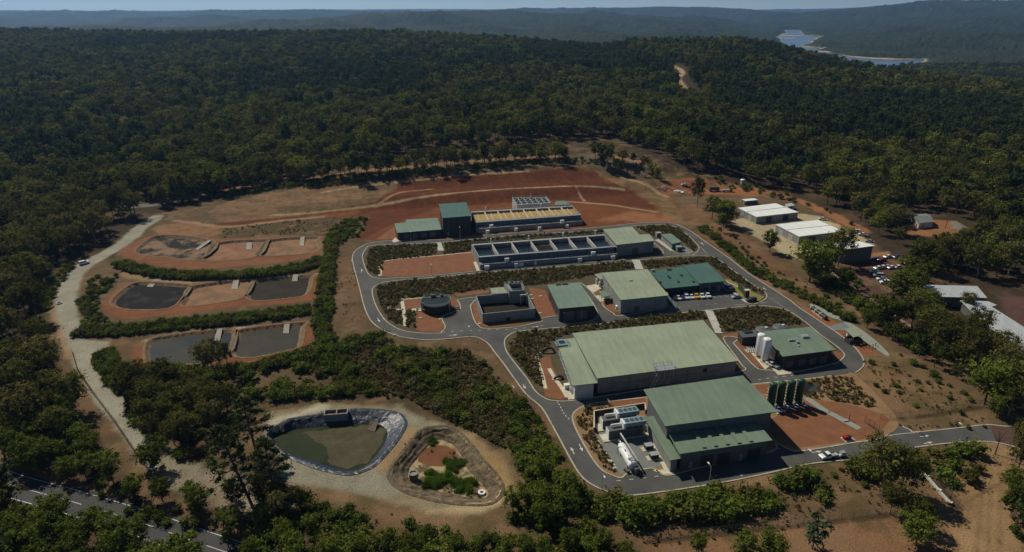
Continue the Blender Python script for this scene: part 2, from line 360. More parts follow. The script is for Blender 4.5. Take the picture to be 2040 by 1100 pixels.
# ------------------------------------------------------------------ survey of the site: outlines read off the photograph onto the ground
CLEAR = [(225, 520), (262, 455), (290, 432), (420, 398), (560, 372), (700, 348), (850, 328), (1000, 318), (1130, 306), (1215, 303), (1300, 338), (1370, 355), (1440, 362), (1500, 372), (1570, 390), (1640, 425), (1720, 470), (1790, 520),
         (1770, 600), (1850, 680), (1960, 780), (2040, 830), (2200, 900), (2300, 1150), (900, 1200), (560, 1010), (420, 1010), (330, 960), (270, 960), (190, 850), (120, 745), (88, 640), (88, 590), (110, 545), (150, 515)]
# every layer: ('p' polygon | 'l' line, points, colour, softness, jitter of the edge[, line width])
RED = (.165, .060, .024); REDD = (.115, .038, .016); TAN = (.20, .122, .06); TANP = (.33, .235, .125); GRAV = (.27, .245, .175); SCR = (.125, .082, .043); DRK = (.055, .042, .022); DRY = (.155, .10, .05)
LAY = [
 ('p', CLEAR, SCR, 3, 4),
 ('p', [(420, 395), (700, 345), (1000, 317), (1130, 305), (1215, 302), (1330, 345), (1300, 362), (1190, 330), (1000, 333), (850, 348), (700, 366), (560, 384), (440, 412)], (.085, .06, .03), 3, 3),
 ('l', [(330, 400), (420, 380), (540, 368), (640, 352), (760, 338), (880, 326), (1000, 317), (1120, 311)], (.26, .14, .075), 1.5, 2, 7),
 ('l', [(250, 412), (300, 408), (360, 396), (410, 384)], (.17, .16, .13), 1, 1, 9),
 ('p', [(1130, 312), (1200, 304), (1290, 330), (1330, 345), (1250, 350), (1180, 332)], (.13, .10, .075), 2, 3),
 ('l', [(1190, 305), (1250, 318), (1310, 334)], (.30, .16, .085), 1, 1.5, 6),
 # graded ground and the red bank behind the plant
 ('p', [(600, 428), (440, 446), (415, 425), (450, 402), (520, 387), (600, 378), (760, 362), (790, 372), (750, 405)], (.185, .112, .058), 2, 3),
 ('p', [(420, 446), (600, 430), (745, 412), (745, 420), (600, 438), (520, 447), (440, 452)], REDD, 1, 1),  # shade of the low bank painted as a darker red band
 ('p', [(720, 478), (600, 432), (750, 405), (806, 357), (929, 349), (1053, 341), (1148, 334.5), (1189, 341), (1259, 359), (1310, 380), (1345, 400), (1366, 440), (1330, 446), (1168, 455), (962, 470), (780, 482)], RED, 1.5, 2),
 ('p', [(720, 478), (660, 440), (750, 405), (806, 357), (929, 349), (1053, 341), (1148, 334.5), (1230, 352), (1300, 380), (1305, 418), (1210, 405), (1130, 400), (1000, 405), (870, 415), (800, 440)], REDD, 2, 2),  # cut face: red earth darkened to paint in its shade
 ('l', [(540, 430), (600, 427), (752, 409), (847, 391.5), (970, 379), (1060, 374), (1147, 370.5), (1242, 377.5)], TANP, .8, .8, 2.6),
 ('l', [(640, 384), (760, 366), (850, 357), (930, 349), (1053, 341)], TANP, .8, 1, 2.4),
 ('l', [(756, 408), (776, 392), (800, 383), (860, 377)], (.30, .17, .09), .8, .8, 2),
 ('l', [(1131, 401.5), (1209, 407.5), (1260, 415), (1308, 422.5)], TANP, .8, .6, 2.4),
 ('l', [(1147, 371), (1152, 380), (1157, 392), (1164, 400)], (.36, .24, .16), .6, 1.2, 2),
 ('p', [(1190, 342), (1259, 359), (1300, 374), (1330, 392), (1366, 434), (1358, 448), (1335, 444), (1310, 410), (1270, 385), (1220, 364)], TAN, 3, 4),
 ('l', [(1329, 392), (1300, 376), (1262, 360), (1230, 349)], TANP, 1, 1, 3),
 ('p', [(1180, 440), (1260, 420), (1350, 436), (1330, 445)], (.27, .12, .055), 4, 4),
 # dirt yard
 ('p', [(1310, 362), (1370, 355), (1440, 366), (1500, 372), (1545, 384), (1500, 392), (1440, 388), (1370, 386), (1330, 388)], (.27, .115, .05), 2, 3),
 ('l', [(1440, 372), (1500, 378), (1560, 390), (1620, 412), (1680, 440), (1720, 460)], (.28, .13, .06), 1.5, 2, 9),
 ('p', [(1340, 390), (1440, 392), (1520, 396), (1460, 410), (1400, 420), (1350, 410)], (.16, .105, .06), 2, 3),
 # slope between plant and sheds
 ('p', [(1345, 400), (1400, 410), (1440, 440), (1520, 500), (1600, 560), (1700, 640), (1640, 640), (1570, 590), (1480, 530), (1400, 475), (1366, 440)], (.17, .095, .05), 2, 3),
 ('p', [(1400, 470), (1440, 485), (1560, 570), (1650, 640), (1720, 700), (1700, 700), (1600, 620), (1500, 550)], (.19, .115, .06), 2, 3),
 # sheds yard
 ('p', [(1455, 440), (1500, 430), (1590, 425), (1630, 430), (1690, 458), (1735, 480), (1742, 490), (1690, 495), (1640, 512), (1600, 520), (1560, 505), (1500, 470)], (.40, .33, .20), 1.5, 1.5),
 # east of the plant
 ('p', [(1600, 605), (1700, 640), (1770, 690), (1850, 740), (1960, 800), (1990, 840), (1767, 848), (1700, 800), (1690, 745), (1722, 725), (1690, 670)], DRY, 3, 4),
 ('p', [(1700, 720), (1740, 712), (1790, 740), (1840, 790), (1790, 830), (1740, 790), (1690, 752)], TAN, 5, 6),
 ('p', [(1640, 755), (1700, 750), (1740, 790), (1745, 812), (1680, 800), (1610, 790)], (.075, .062, .03), 3, 4),
 ('p', [(1625, 618), (1660, 640), (1680, 655), (1700, 672), (1752, 706), (1690, 706), (1672, 686), (1650, 664), (1600, 612)], (.26, .10, .045), 1, 1),
 ('l', [(1670, 588), (1700, 608), (1740, 632)], (.22, .17, .10), .8, .8, 2.5),
 # columns yard and the ground by the gate
 ('p', [(1504, 772), (1560, 768), (1570, 782), (1510, 785)], RED, .8, 1),
 ('p', [(1570, 815), (1600, 790), (1680, 808), (1740, 820), (1790, 838), (1760, 868), (1700, 880), (1590, 894), (1553, 882), (1520, 850)], (.26, .115, .047), 1, 1.5),
 ('l', [(1600, 866), (1640, 851), (1700, 836), (1735, 830)], (.42, .24, .10), 1, 1.5, 2.2),
 ('p', [(1585, 868), (1660, 852), (1700, 862), (1690, 876), (1600, 890)], (.14, .09, .045), 1, 1.5),
 ('l', [(1606, 793), (1645, 820), (1658, 826), (1712, 855)], (.22, .23, .18), .25, .15, 2.4),
 # south of the exit road
 ('p', [(1840, 890), (1980, 884), (2045, 900), (2060, 1110), (1860, 1110), (1880, 1020), (1760, 920)], (.22, .135, .065), 3, 4),
 ('p', [(1948, 886), (2000, 884), (2010, 960), (2020, 1110), (1890, 1110), (1930, 1010), (1945, 950)], (.31, .20, .10), 4, 5),
 ('p', [(1280, 1070), (1540, 1050), (1780, 1018), (1860, 1000), (1880, 1110), (1290, 1130)], (.22, .12, .06), 3, 4),
 ('p', [(1100, 840), (1138, 915), (1160, 950), (1190, 972), (1250, 990), (1340, 982), (1500, 952), (1640, 924), (1840, 890), (1880, 1000), (1560, 1040), (1280, 1065), (1140, 1000), (1080, 880)], (.15, .095, .048), 3, 4),
 ('p', [(1280, 988), (1400, 972), (1520, 948), (1560, 950), (1450, 985), (1320, 1005)], (.24, .155, .08), 3, 4),
 # brown strip west of the outer road
 ('p', [(660, 520), (700, 510), (712, 560), (726, 610), (745, 648), (800, 675), (890, 681), (950, 680), (975, 695), (1010, 745), (1060, 800), (1100, 850), (1060, 830), (1000, 760), (940, 690), (700, 660), (655, 640), (668, 580)], (.15, .092, .05), 2, 3),
 ('p', [(700, 690), (850, 690), (950, 700), (1040, 800), (1100, 900), (1060, 960), (980, 900), (850, 840), (640, 790), (620, 720)], (.075, .055, .028), 4, 5),
 ('l', [(860, 720), (900, 760), (870, 790)], (.13, .08, .045), 3, 3, 8),
 ('l', [(920, 700), (940, 740), (990, 800)], (.14, .09, .05), 3, 3, 6),
 ('l', [(1958, 890), (1962, 940), (1955, 1000), (1945, 1100)], (.22, .14, .07), .7, .5, .9), ('l', [(1970, 890), (1976, 940), (1972, 1000), (1968, 1100)], (.235, .15, .075), .7, .5, .9), ('l', [(1984, 888), (1992, 940), (1994, 1000), (1990, 1100)], (.24, .15, .08), .7, .6, 1.), ('l', [(1900, 1020), (1950, 985), (2000, 960)], (.16, .10, .055), .5, .6, 1.),
 ('l', [(1290, 1080), (1476, 1059), (1700, 1034), (1783, 1023)], (.08, .05, .03), .5, .5, 1.6), ('l', [(1818, 908), (1850, 946), (1905, 1012)], (.06, .042, .028), .6, .6, 2.4), ('l', [(1754, 838), (1850, 828), (1951, 811)], (.08, .05, .03), .5, .6, 1.6),  # dark fence shadow bands painted into the ground colour
 # ponds: red berms
 ('p', [(230, 500), (275, 478), (304, 468), (350, 466), (442, 474), (507, 474), (573, 467), (640, 464), (650, 474), (647, 500), (635, 510), (573, 522), (475, 531), (376, 537), (317, 531), (255, 518)], (.215, .095, .045), 1.5, 1.5),
 ('p', [(300, 455), (360, 442), (420, 446), (445, 455), (440, 476), (380, 472), (320, 472)], (.24, .13, .065), 2, 2),
 ('p', [(440, 476), (445, 455), (500, 448), (600, 436), (735, 430), (720, 470), (650, 470), (560, 470)], (.10, .068, .035), 2, 2),
 ('l', [(350, 440), (400, 446), (440, 452), (480, 450), (560, 440), (640, 432)], (.29, .18, .10), 1, 1, 4),
 ('p', [(200, 612), (213, 592), (245, 569), (275, 559), (321, 559), (409, 559), (474, 556), (573, 549), (634, 544.5), (639, 551), (636, 583), (629, 597), (556, 606), (474, 611), (393, 621), (337, 628), (278, 634), (245, 634), (218, 627)], (.22, .088, .04), 1.2, 1.2),
 ('l', [(245, 545), (275, 553), (321, 559), (363, 563.5), (409, 560), (474, 557), (573, 550.5), (632, 546)], (.33, .24, .15), .8, .8, 2.4),
 ('p', [(240, 540), (290, 545), (330, 556), (290, 560), (245, 552)], (.25, .17, .09), 1.5, 2),
 ('p', [(262, 726), (266, 684), (311, 671), (363, 661), (422, 656), (507, 649), (566, 643), (626, 641), (630, 652), (627, 683), (606, 695), (540, 716), (491, 729), (409, 739), (300, 737)], (.215, .085, .04), 1.2, 1.2),
 ('l', [(275, 682), (311, 673), (363, 663), (422, 657.5), (507, 651)], (.36, .28, .18), .6, .8, 1.8),
 ('l', [(268, 684), (240, 686), (215, 684)], (.22, .13, .07), 1.5, 1.5, 6),
 # gravel road on the west
 ('l', [(312, 432), (285, 450), (255, 478), (215, 503), (180, 522), (152, 545), (137, 570), (131, 600), (134, 640), (146, 675), (165, 705), (181, 728), (200, 768), (220, 805), (245, 842), (270, 880), (300, 915)], (.30, .285, .22), 1.2, 1.2, 8.5),
 ('p', [(135, 650), (170, 676), (214, 681), (210, 694), (190, 716), (160, 722), (142, 690)], (.31, .29, .22), 1.2, 1.5),
 ('l', [(290, 905), (330, 930), (380, 955), (430, 966), (480, 985), (540, 1010)], (.235, .205, .14), 2, 3, 11),
 ('p', [(375, 935), (440, 955), (470, 985), (450, 1010), (400, 1000), (370, 965)], (.22, .175, .115), 3, 3),
 ('l', [(128, 745), (160, 790), (195, 840), (235, 890), (270, 935), (300, 968)], (.14, .085, .045), 1.5, 2, 5),
 ('l', [(100, 610), (118, 660), (140, 712)], (.30, .20, .11), .8, 1.2, 2),
 # lined pond and infiltration pond surrounds
 ('p', [(535, 845), (540, 825), (630, 806), (690, 803), (745, 806), (790, 808), (840, 828), (900, 846), (950, 868), (990, 905), (1015, 945), (1025, 975), (1005, 1005), (950, 1025), (870, 1030), (760, 1000), (690, 980), (610, 968), (575, 965), (560, 910), (540, 880)], (.255, .215, .13), 1.5, 2.5),
 ('p', [(575, 965), (560, 905), (640, 940), (700, 950), (760, 925), (800, 945), (790, 985), (720, 985), (640, 972)], (.27, .255, .185), 2, 2),
 ('p', [(790, 808), (840, 828), (855, 850), (820, 860), (800, 840)], (.27, .25, .175), 2, 2),
 ('p', [(800, 860), (830, 850), (790, 930), (760, 945), (745, 930), (790, 890)], (.30, .20, .10), 2, 2),
 ('p', [(905, 850), (950, 868), (990, 905), (1020, 955), (1010, 985), (985, 940), (940, 880)], (.31, .20, .09), 2, 2),
 ('p', [(850, 1020), (900, 1010), (1000, 985), (1015, 1000), (950, 1022)], (.45, .34, .19), 2, 3),
 ('p', [(600, 968), (700, 985), (800, 1012), (870, 1030), (960, 1030), (1010, 1010), (980, 1050), (850, 1060), (740, 1030), (640, 1000)], (.20, .125, .065), 3, 3),
 ('l', [(540, 850), (560, 838), (600, 824), (640, 812)], (.40, .36, .26), 1, 1.5, 4),
 # east car park and its road
 ('p', [(1605, 500), (1640, 512), (1680, 540), (1740, 580), (1800, 625), (1790, 650), (1700, 600), (1630, 545), (1590, 512)], (.105, .058, .042), 1, 1),
 ('p', [(1690, 545), (1720, 520), (1800, 515), (1830, 530), (1810, 560), (1850, 620), (1800, 640), (1740, 590), (1715, 570)], (.105, .058, .042), 1.2, 1.5),
 ('l', [(1770, 612), (1820, 650), (1880, 690), (1940, 740), (2040, 800), (2120, 850)], (.10, .055, .04), .8, .8, 7),
 ('l', [(1630, 519), (1665, 548), (1700, 572), (1740, 598), (1790, 633), (1850, 675), (1910, 708), (2000, 770)], (.36, .29, .22), .2, .3, .9),
 ('l', [(1762, 594), (1748, 603), (1735, 607)], (.34, .27, .2), .2, .2, .6),
 ('p', [(1735, 505), (1770, 500), (1775, 507), (1738, 512)], (.31, .15, .07), .8, 1),
 # house yard
 ('p', [(1800, 450), (1850, 437), (1905, 440), (1935, 460), (1900, 475), (1850, 470), (1810, 466)], (.28, .13, .06), 1.5, 2),
 ('p', [(1900, 440), (1930, 455), (1934, 464), (1905, 460), (1893, 445)], (.20, .20, .17), 1, 1),
 ('p', [(1855, 540), (1900, 538), (1920, 555), (1870, 560)], (.22, .11, .06), 2, 3),
 ('p', [(1990, 590), (2060, 590), (2060, 660), (2010, 640)], (.11, .06, .05), 2, 2),
 ('l', [(1960, 690), (2000, 715), (2050, 745)], (.36, .24, .13), 1, 1.5, 3),
 # public road verge
 ('l', [(-80, 900), (0, 930), (150, 972), (300, 1015), (420, 1055), (560, 1100)], (.16, .10, .055), 2, 3, 9),
 ('p', [(150, 1015), (200, 1030), (240, 1055), (180, 1060)], (.22, .15, .09), 2, 3),
]
GX0, GX1, GY0, GY1, GS = -430., 560., 88., 640., .8
SITE_CLEAR = atp(CLEAR)
# terrace / pond outlines that sink into the ground
LINER_O = [(531, 868), (540, 852), (559, 846), (577, 836), (630, 828), (685, 819), (735, 817), (784, 822), (802, 833), (805, 850), (788, 878), (763, 908), (744, 927), (716, 939.5), (692, 944), (661, 939.5), (624, 928), (577, 909), (552, 893)]
LINER_W = [(545, 872), (560, 861), (602, 855), (673, 848), (732, 845), (754, 847), (767, 857), (769, 868), (760, 890), (738, 918), (719, 932), (698, 936), (673, 932), (624, 916.5), (568, 900), (552, 886)]
INF_O = [(837, 859), (871, 851), (902, 853), (927, 874), (958, 914), (988, 945), (1001, 970), (991, 992), (964, 1004), (902, 1001), (840, 989), (794, 970), (776, 948), (784, 927), (809, 896)]
INF_F = [(852, 890), (871, 876), (899, 884), (917, 905), (930, 933), (957, 961), (973, 982), (957, 995), (902, 985), (840, 970), (815, 955), (815, 936), (828, 917)]
BEDS = [ # name fields: outline of the sludge seen at its level, material, ramp, label
 ([(277, 503), (296, 485), (318, 474), (376, 476), (426, 489), (394, 518), (345, 514), (298, 510)], 'sludge_mix', [(388, 493), (416, 478.5), (421.5, 479.5), (394, 495)], 'drying bed with black sludge over half its red floor, westernmost of the upper row'),
 ([(438, 488), (522, 482.5), (526, 486), (511, 511), (458, 520), (412, 519), (418, 512)], 'bed_red', [(489, 494), (492.5, 484), (502, 483.5), (501, 494)], 'dry red earth bed in the middle of the upper row of three'),
 ([(543, 482.5), (622, 477), (628, 481), (625, 504), (525, 511), (524, 503)], 'bed_tan', [(596, 486), (599, 473), (607, 472), (605.5, 487)], 'dry tan and red bed at the east end of the upper row'),
 ([(231, 604), (245, 587), (268, 571), (291, 568.5), (363, 573), (371, 578), (344, 611), (311, 618), (262, 617), (242, 613)], 'sludge_black', [(291, 567.5), (306, 558), (317.5, 557), (303, 568.5)], 'drying bed full of black sludge with pale grey streaks in the middle row'),
 ([(385, 578), (429, 569), (491, 562.5), (497, 567), (481, 593), (442, 603), (374, 611), (377, 597)], 'bed_tan', [(460, 572), (465, 560), (476, 559), (473, 573)], 'dry orange earth bed between the two black beds of the middle row'),
 ([(511, 567), (533, 559.5), (609, 553.5), (615, 559), (605, 588), (573, 595), (518, 600), (500, 593)], 'sludge_dark', [(581, 557), (584, 548), (594, 547), (592, 556.5)], 'drying bed of dark brown sludge at the east end of the middle row'),
 ([(304, 727), (302, 688), (334, 675), (409, 667), (451, 662.5), (461, 671), (442, 714), (363, 727), (321, 730)], 'water_blue', [(425, 674), (433.6, 655), (443.5, 654.6), (437, 675.6)], 'bed holding grey blue water behind the leaning gum tree in the lowest row'),
 ([(471, 706), (480, 672), (494, 662), (592, 650.5), (597, 655), (592, 685), (582, 696), (507, 712)], 'water_brown', [(563, 660), (566, 647), (577, 645.5), (575, 660)], 'bed full of flat grey brown water at the east end of the lowest row'),
]
BED_D = 1.0
POND_HOLES += [(smooth(atp(LINER_O)), 4.2), (smooth(atp(INF_O)), 3.2)]
BED_OUT = []
for px, *_ in BEDS:
    Fl = ccw(smooth(atp(px, -BED_D), True, 3)); O = offset(Fl, 1.7); BED_OUT.append((Fl, O)); POND_HOLES.append((O, BED_D+.6))
# ------------------------------------------------------------------ ground sheet of the site, coloured by what lies there, plus painted bank and fence shade
def ground():
    nx = int((GX1-GX0)/GS)+1; ny = int((GY1-GY0)/GS)+1
    x = np.linspace(GX0, GX1, nx); y = np.linspace(GY0, GY1, ny); X, Y = np.meshgrid(x, y); X = X.ravel(); Y = Y.ravel()
    Z = hz(X, Y)
    n1 = fbm(X, Y, 14, 1); n2 = fbm(X, Y, 3.2, 5); n3 = fbm(X, Y, 45, 8)
    Z = Z+np.where(Z > -.3, (n2-.5)*.12-.02, 0)
    col = np.empty((X.size, 3)); col[:] = (.050, .036, .020)
    k = sstep(.45, .7, n1)[:, None]; col = col*(1-k)+np.array((.095, .060, .035))*k
    e1 = (fbm(X, Y, 6, 11)-.5)*2+(fbm(X, Y, 1.8, 12)-.5)
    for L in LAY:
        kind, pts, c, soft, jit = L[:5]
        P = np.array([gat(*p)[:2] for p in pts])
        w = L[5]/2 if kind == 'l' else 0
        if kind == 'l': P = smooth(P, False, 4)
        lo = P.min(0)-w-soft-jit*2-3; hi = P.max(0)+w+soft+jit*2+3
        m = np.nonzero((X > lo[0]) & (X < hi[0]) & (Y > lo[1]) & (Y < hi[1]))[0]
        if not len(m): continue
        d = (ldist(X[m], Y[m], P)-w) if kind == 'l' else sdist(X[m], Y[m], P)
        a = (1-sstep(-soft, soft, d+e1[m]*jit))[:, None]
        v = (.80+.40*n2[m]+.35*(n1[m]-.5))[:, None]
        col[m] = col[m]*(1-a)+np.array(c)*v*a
    t13 = -X*S13+Y*C13; rl = ((t13 > 418) & (t13 < 486) & (X > -190) & (X < 210)); sx_ = X*C13+Y*S13
    col = col*np.where(rl, .72+.56*(vnoise(sx_, t13, 1.6, 81)*.6+vnoise(sx_*1., t13*.12, 2.2, 82)*.4), 1)[:, None]*.9
    # patches of dry grass, litter and bare earth across the clearing
    inn = sdist(X, Y, SITE_CLEAR) < 0
    lum = col.sum(1); soft_ = inn & (lum < .42) & (col[:, 0] < 1.95*col[:, 1])
    g = (sstep(.52, .68, fbm(X, Y, 9, 21))*.55*soft_)[:, None]; col = col*(1-g)+np.array((.070, .060, .022))*g
    g = (sstep(.55, .72, fbm(X, Y, 7, 31))*.5*soft_)[:, None]; col = col*(1-g)+np.array((.22, .14, .075))*g
    i = np.arange((ny-1)*(nx-1)); r = i//(nx-1); c_ = i % (nx-1); a = r*nx+c_
    faces = np.stack([a, a+1, a+nx+1, a+nx], 1)
    me = bpy.data.meshes.new('ground'); me.vertices.add(X.size); me.vertices.foreach_set('co', np.stack([X, Y, Z], 1).astype(np.float32).ravel())
    me.loops.add(faces.size); me.loops.foreach_set('vertex_index', faces.astype(np.int32).ravel())
    me.polygons.add(len(faces)); me.polygons.foreach_set('loop_start', (np.arange(len(faces))*4).astype(np.int32)); me.polygons.foreach_set('loop_total', np.full(len(faces), 4, np.int32))
    me.polygons.foreach_set('use_smooth', np.ones(len(faces), bool))
    me.update(calc_edges=True)
    at_ = me.color_attributes.new('soil', 'FLOAT_COLOR', 'POINT'); cc = np.ones((X.size, 4), np.float32); cc[:, :3] = np.clip(col, .003, .9); at_.data.foreach_set('color', cc.ravel())
    me.materials.append(attr_mat('soil', 'soil', .5, 2.2, .5, .2)); o = bpy.data.objects.new('ground', me); C.objects.link(o); struct(o)
def attr_mat(name, att, amt, scale, bump=.6, bd=.25):
    m = bpy.data.materials.new(name); m.use_nodes = True; nt = m.node_tree; N = nt.nodes; L = nt.links; b = N['Principled BSDF']
    b.inputs['Roughness'].default_value = .95; b.inputs['Specular IOR Level'].default_value = .1
    a = N.new('ShaderNodeAttribute'); a.attribute_name = att; tc = N.new('ShaderNodeTexCoord')
    no = N.new('ShaderNodeTexNoise'); no.inputs['Scale'].default_value = scale; no.inputs['Detail'].default_value = 7; no.inputs['Roughness'].default_value = .7; L.new(tc.outputs['Object'], no.inputs['Vector'])
    mr = N.new('ShaderNodeMapRange'); mr.inputs['From Min'].default_value = .3; mr.inputs['From Max'].default_value = .7; mr.inputs['To Min'].default_value = 1-amt; mr.inputs['To Max'].default_value = 1+amt; L.new(no.outputs['Fac'], mr.inputs['Value'])
    mx = N.new('ShaderNodeMix'); mx.data_type = 'RGBA'; mx.blend_type = 'MULTIPLY'; mx.inputs['Factor'].default_value = 1; L.new(a.outputs['Color'], mx.inputs[6]); L.new(mr.outputs['Result'], mx.inputs[7]); L.new(mx.outputs[2], b.inputs['Base Color'])
    bp = N.new('ShaderNodeBump'); bp.inputs['Strength'].default_value = bump; bp.inputs['Distance'].default_value = bd; L.new(no.outputs['Fac'], bp.inputs['Height']); L.new(bp.outputs['Normal'], b.inputs['Normal'])
    return m
def far_terrain():
    ys = [60.]
    while ys[-1] < 19500: ys.append(ys[-1]*1.012 if ys[-1] < 1000 else (ys[-1]*1.0045 if ys[-1] < 9000 else ys[-1]*1.008))
    ys = np.array(ys); s = np.linspace(-1.25, 1.25, 1150); S, Yg = np.meshgrid(s, ys); X = (S*Yg).ravel(); Y = Yg.ravel()
    Z = hz(X, Y, False)
    dr = np.full(X.shape, 1e6); k = (Y > 1900) & (Y < 7500) & (X > 300); dr[k] = sdist(X[k], Y[k], RES)
    # canopy of the far forest: no two crowns the same height
    jit = sstep(2050, 2500, Y)*sstep(12, 50, dr+(fbm(X, Y, 130, 9)-.5)*60)
    Z = Z+jit*(RNG.random(X.size)*9+fbm(X, Y, 60, 4)*10*np.clip(Y/4000, .5, 2))
    din = np.minimum(np.minimum(X-GX0, GX1-X), np.minimum(Y-GY0, GY1-Y)); Z = Z-np.where(din > 0, np.clip(.4+din*.2, 0, 5), 0)
    col = np.empty((X.size, 3)); col[:] = (.045, .034, .019)
    f = sstep(2000, 2400, Y)[:, None]; g = fbm(X, Y, 90, 14)[:, None]; gg = RNG.random(X.size)[:, None]
    col = col*(1-f)+f*((np.array((.014, .022, .012))*(1-g)+np.array((.034, .044, .020))*g)*(.6+.8*gg))
    sh = (1-sstep(-4, 10, dr+(fbm(X, Y, 130, 9)-.5)*50))[:, None]; col = col*(1-sh)+np.array((.40, .31, .19))*sh
    tr = (1-sstep(2.5, 5., ldist(X, Y, smooth(TRACKS[1], False, 4)))*1)[:, None]*((Y > 600) & (Y < 1500))[:, None]; col = col*(1-tr)+np.array((.36, .26, .15))*tr
    ny, nx = Yg.shape; i = np.arange((ny-1)*(nx-1)); a = (i//(nx-1))*nx+i % (nx-1); faces = np.stack([a, a+1, a+nx+1, a+nx], 1)
    me = bpy.data.meshes.new('hills'); me.vertices.add(X.size); me.vertices.foreach_set('co', np.stack([X, Y, Z], 1).astype(np.float32).ravel())
    me.loops.add(faces.size); me.loops.foreach_set('vertex_index', faces.astype(np.int32).ravel())
    me.polygons.add(len(faces)); me.polygons.foreach_set('loop_start', (np.arange(len(faces))*4).astype(np.int32)); me.polygons.foreach_set('loop_total', np.full(len(faces), 4, np.int32)); me.update(calc_edges=True)
    at_ = me.color_attributes.new('soil', 'FLOAT_COLOR', 'POINT'); cc = np.ones((X.size, 4), np.float32); cc[:, :3] = col; at_.data.foreach_set('color', cc.ravel())
    me.materials.append(attr_mat('hill_cover', 'soil', .35, .012, 0)); o = bpy.data.objects.new('hills', me); C.objects.link(o); struct(o)
    MB().add([(200, 1900, WZ), (3500, 1900, WZ), (3500, 7600, WZ), (200, 7600, WZ)], [(0, 1, 2, 3)]).build('reservoir_water', M['lake'])['kind'] = 'structure'
    for ln, w in (([(1588, 94.5), (1612, 93.5), (1650, 94.5)], 26), ([(1618, 101), (1650, 103.5), (1690, 106.5), (1716, 107)], 24), ([(1688, 112), (1720, 115), (1760, 117.5), (1800, 118.5)], 20), ([(1552, 70), (1575, 71), (1600, 71)], 34), ([(1560, 77), (1585, 76.5)], 26)):
        L = smooth(atp(ln, WZ), False, 6); k = np.linspace(-1, 1, len(L)); b = MB(); n = len(L); h = w*.5*np.sqrt(1-k*k*.95)
        b.add([(x, y-hh, WZ-.5) for (x, y), hh in zip(L, h)]+[(x, y, WZ+2.5) for x, y in L]+[(x, y+hh, WZ-.5) for (x, y), hh in zip(L, h)], [(i, i+1, n+i+1, n+i) for i in range(n-1)]+[(n+i, n+i+1, 2*n+i+1, 2*n+i) for i in range(n-1)]); struct(b.build('sandbar', M['sand']))
# ------------------------------------------------------------------ plant roads: one asphalt sheet, kerbed beds on top of it
ASPH = [(2075, 851), (2040, 851), (2000, 850.5), (1967, 847.5), (1909, 854), (1825, 862), (1812, 857), (1800, 852), (1787, 844), (1767, 847), (1700, 800), (1683, 746.5), (1702, 742.5), (1714, 734.5), (1720, 723.6), (1712.7, 705.5), (1691, 682), (1651, 652.7), (1592.7, 614.5), (1574.5, 600), (1560, 590), (1521, 565), (1490, 544.6), (1449, 512.6), (1407.6, 484),
        (1377, 462), (1356, 451), (1337.6, 445), (1321, 443.7), (1263.5, 445.7), (1168.6, 455.6), (1077, 460.7), (962, 469.6), (903, 477), (784, 480), (758, 481.5), (735, 485), (720, 492.5), (708, 501), (703, 512), (704, 524), (709, 544), (717, 573), (725, 605), (733, 627), (743.5, 643), (759, 655), (786, 667), (812, 673.5), (852, 677), (892, 675), (931.5, 671), (950, 672), (966, 679), (976.5, 688), (985, 700), (1004, 724), (1027, 756),
        (1050, 786), (1080, 812), (1100, 845), (1117.6, 877), (1138, 915), (1159, 948), (1185, 968), (1218, 981), (1247, 986.5), (1282, 984), (1335, 977), (1394, 968), (1453, 958), (1512, 946), (1556, 936), (1600, 925.6), (1644, 920), (1713, 913), (1764, 900), (1851, 887), (1909, 881), (1945, 879), (1982, 881), (2018, 889), (2075, 905)]
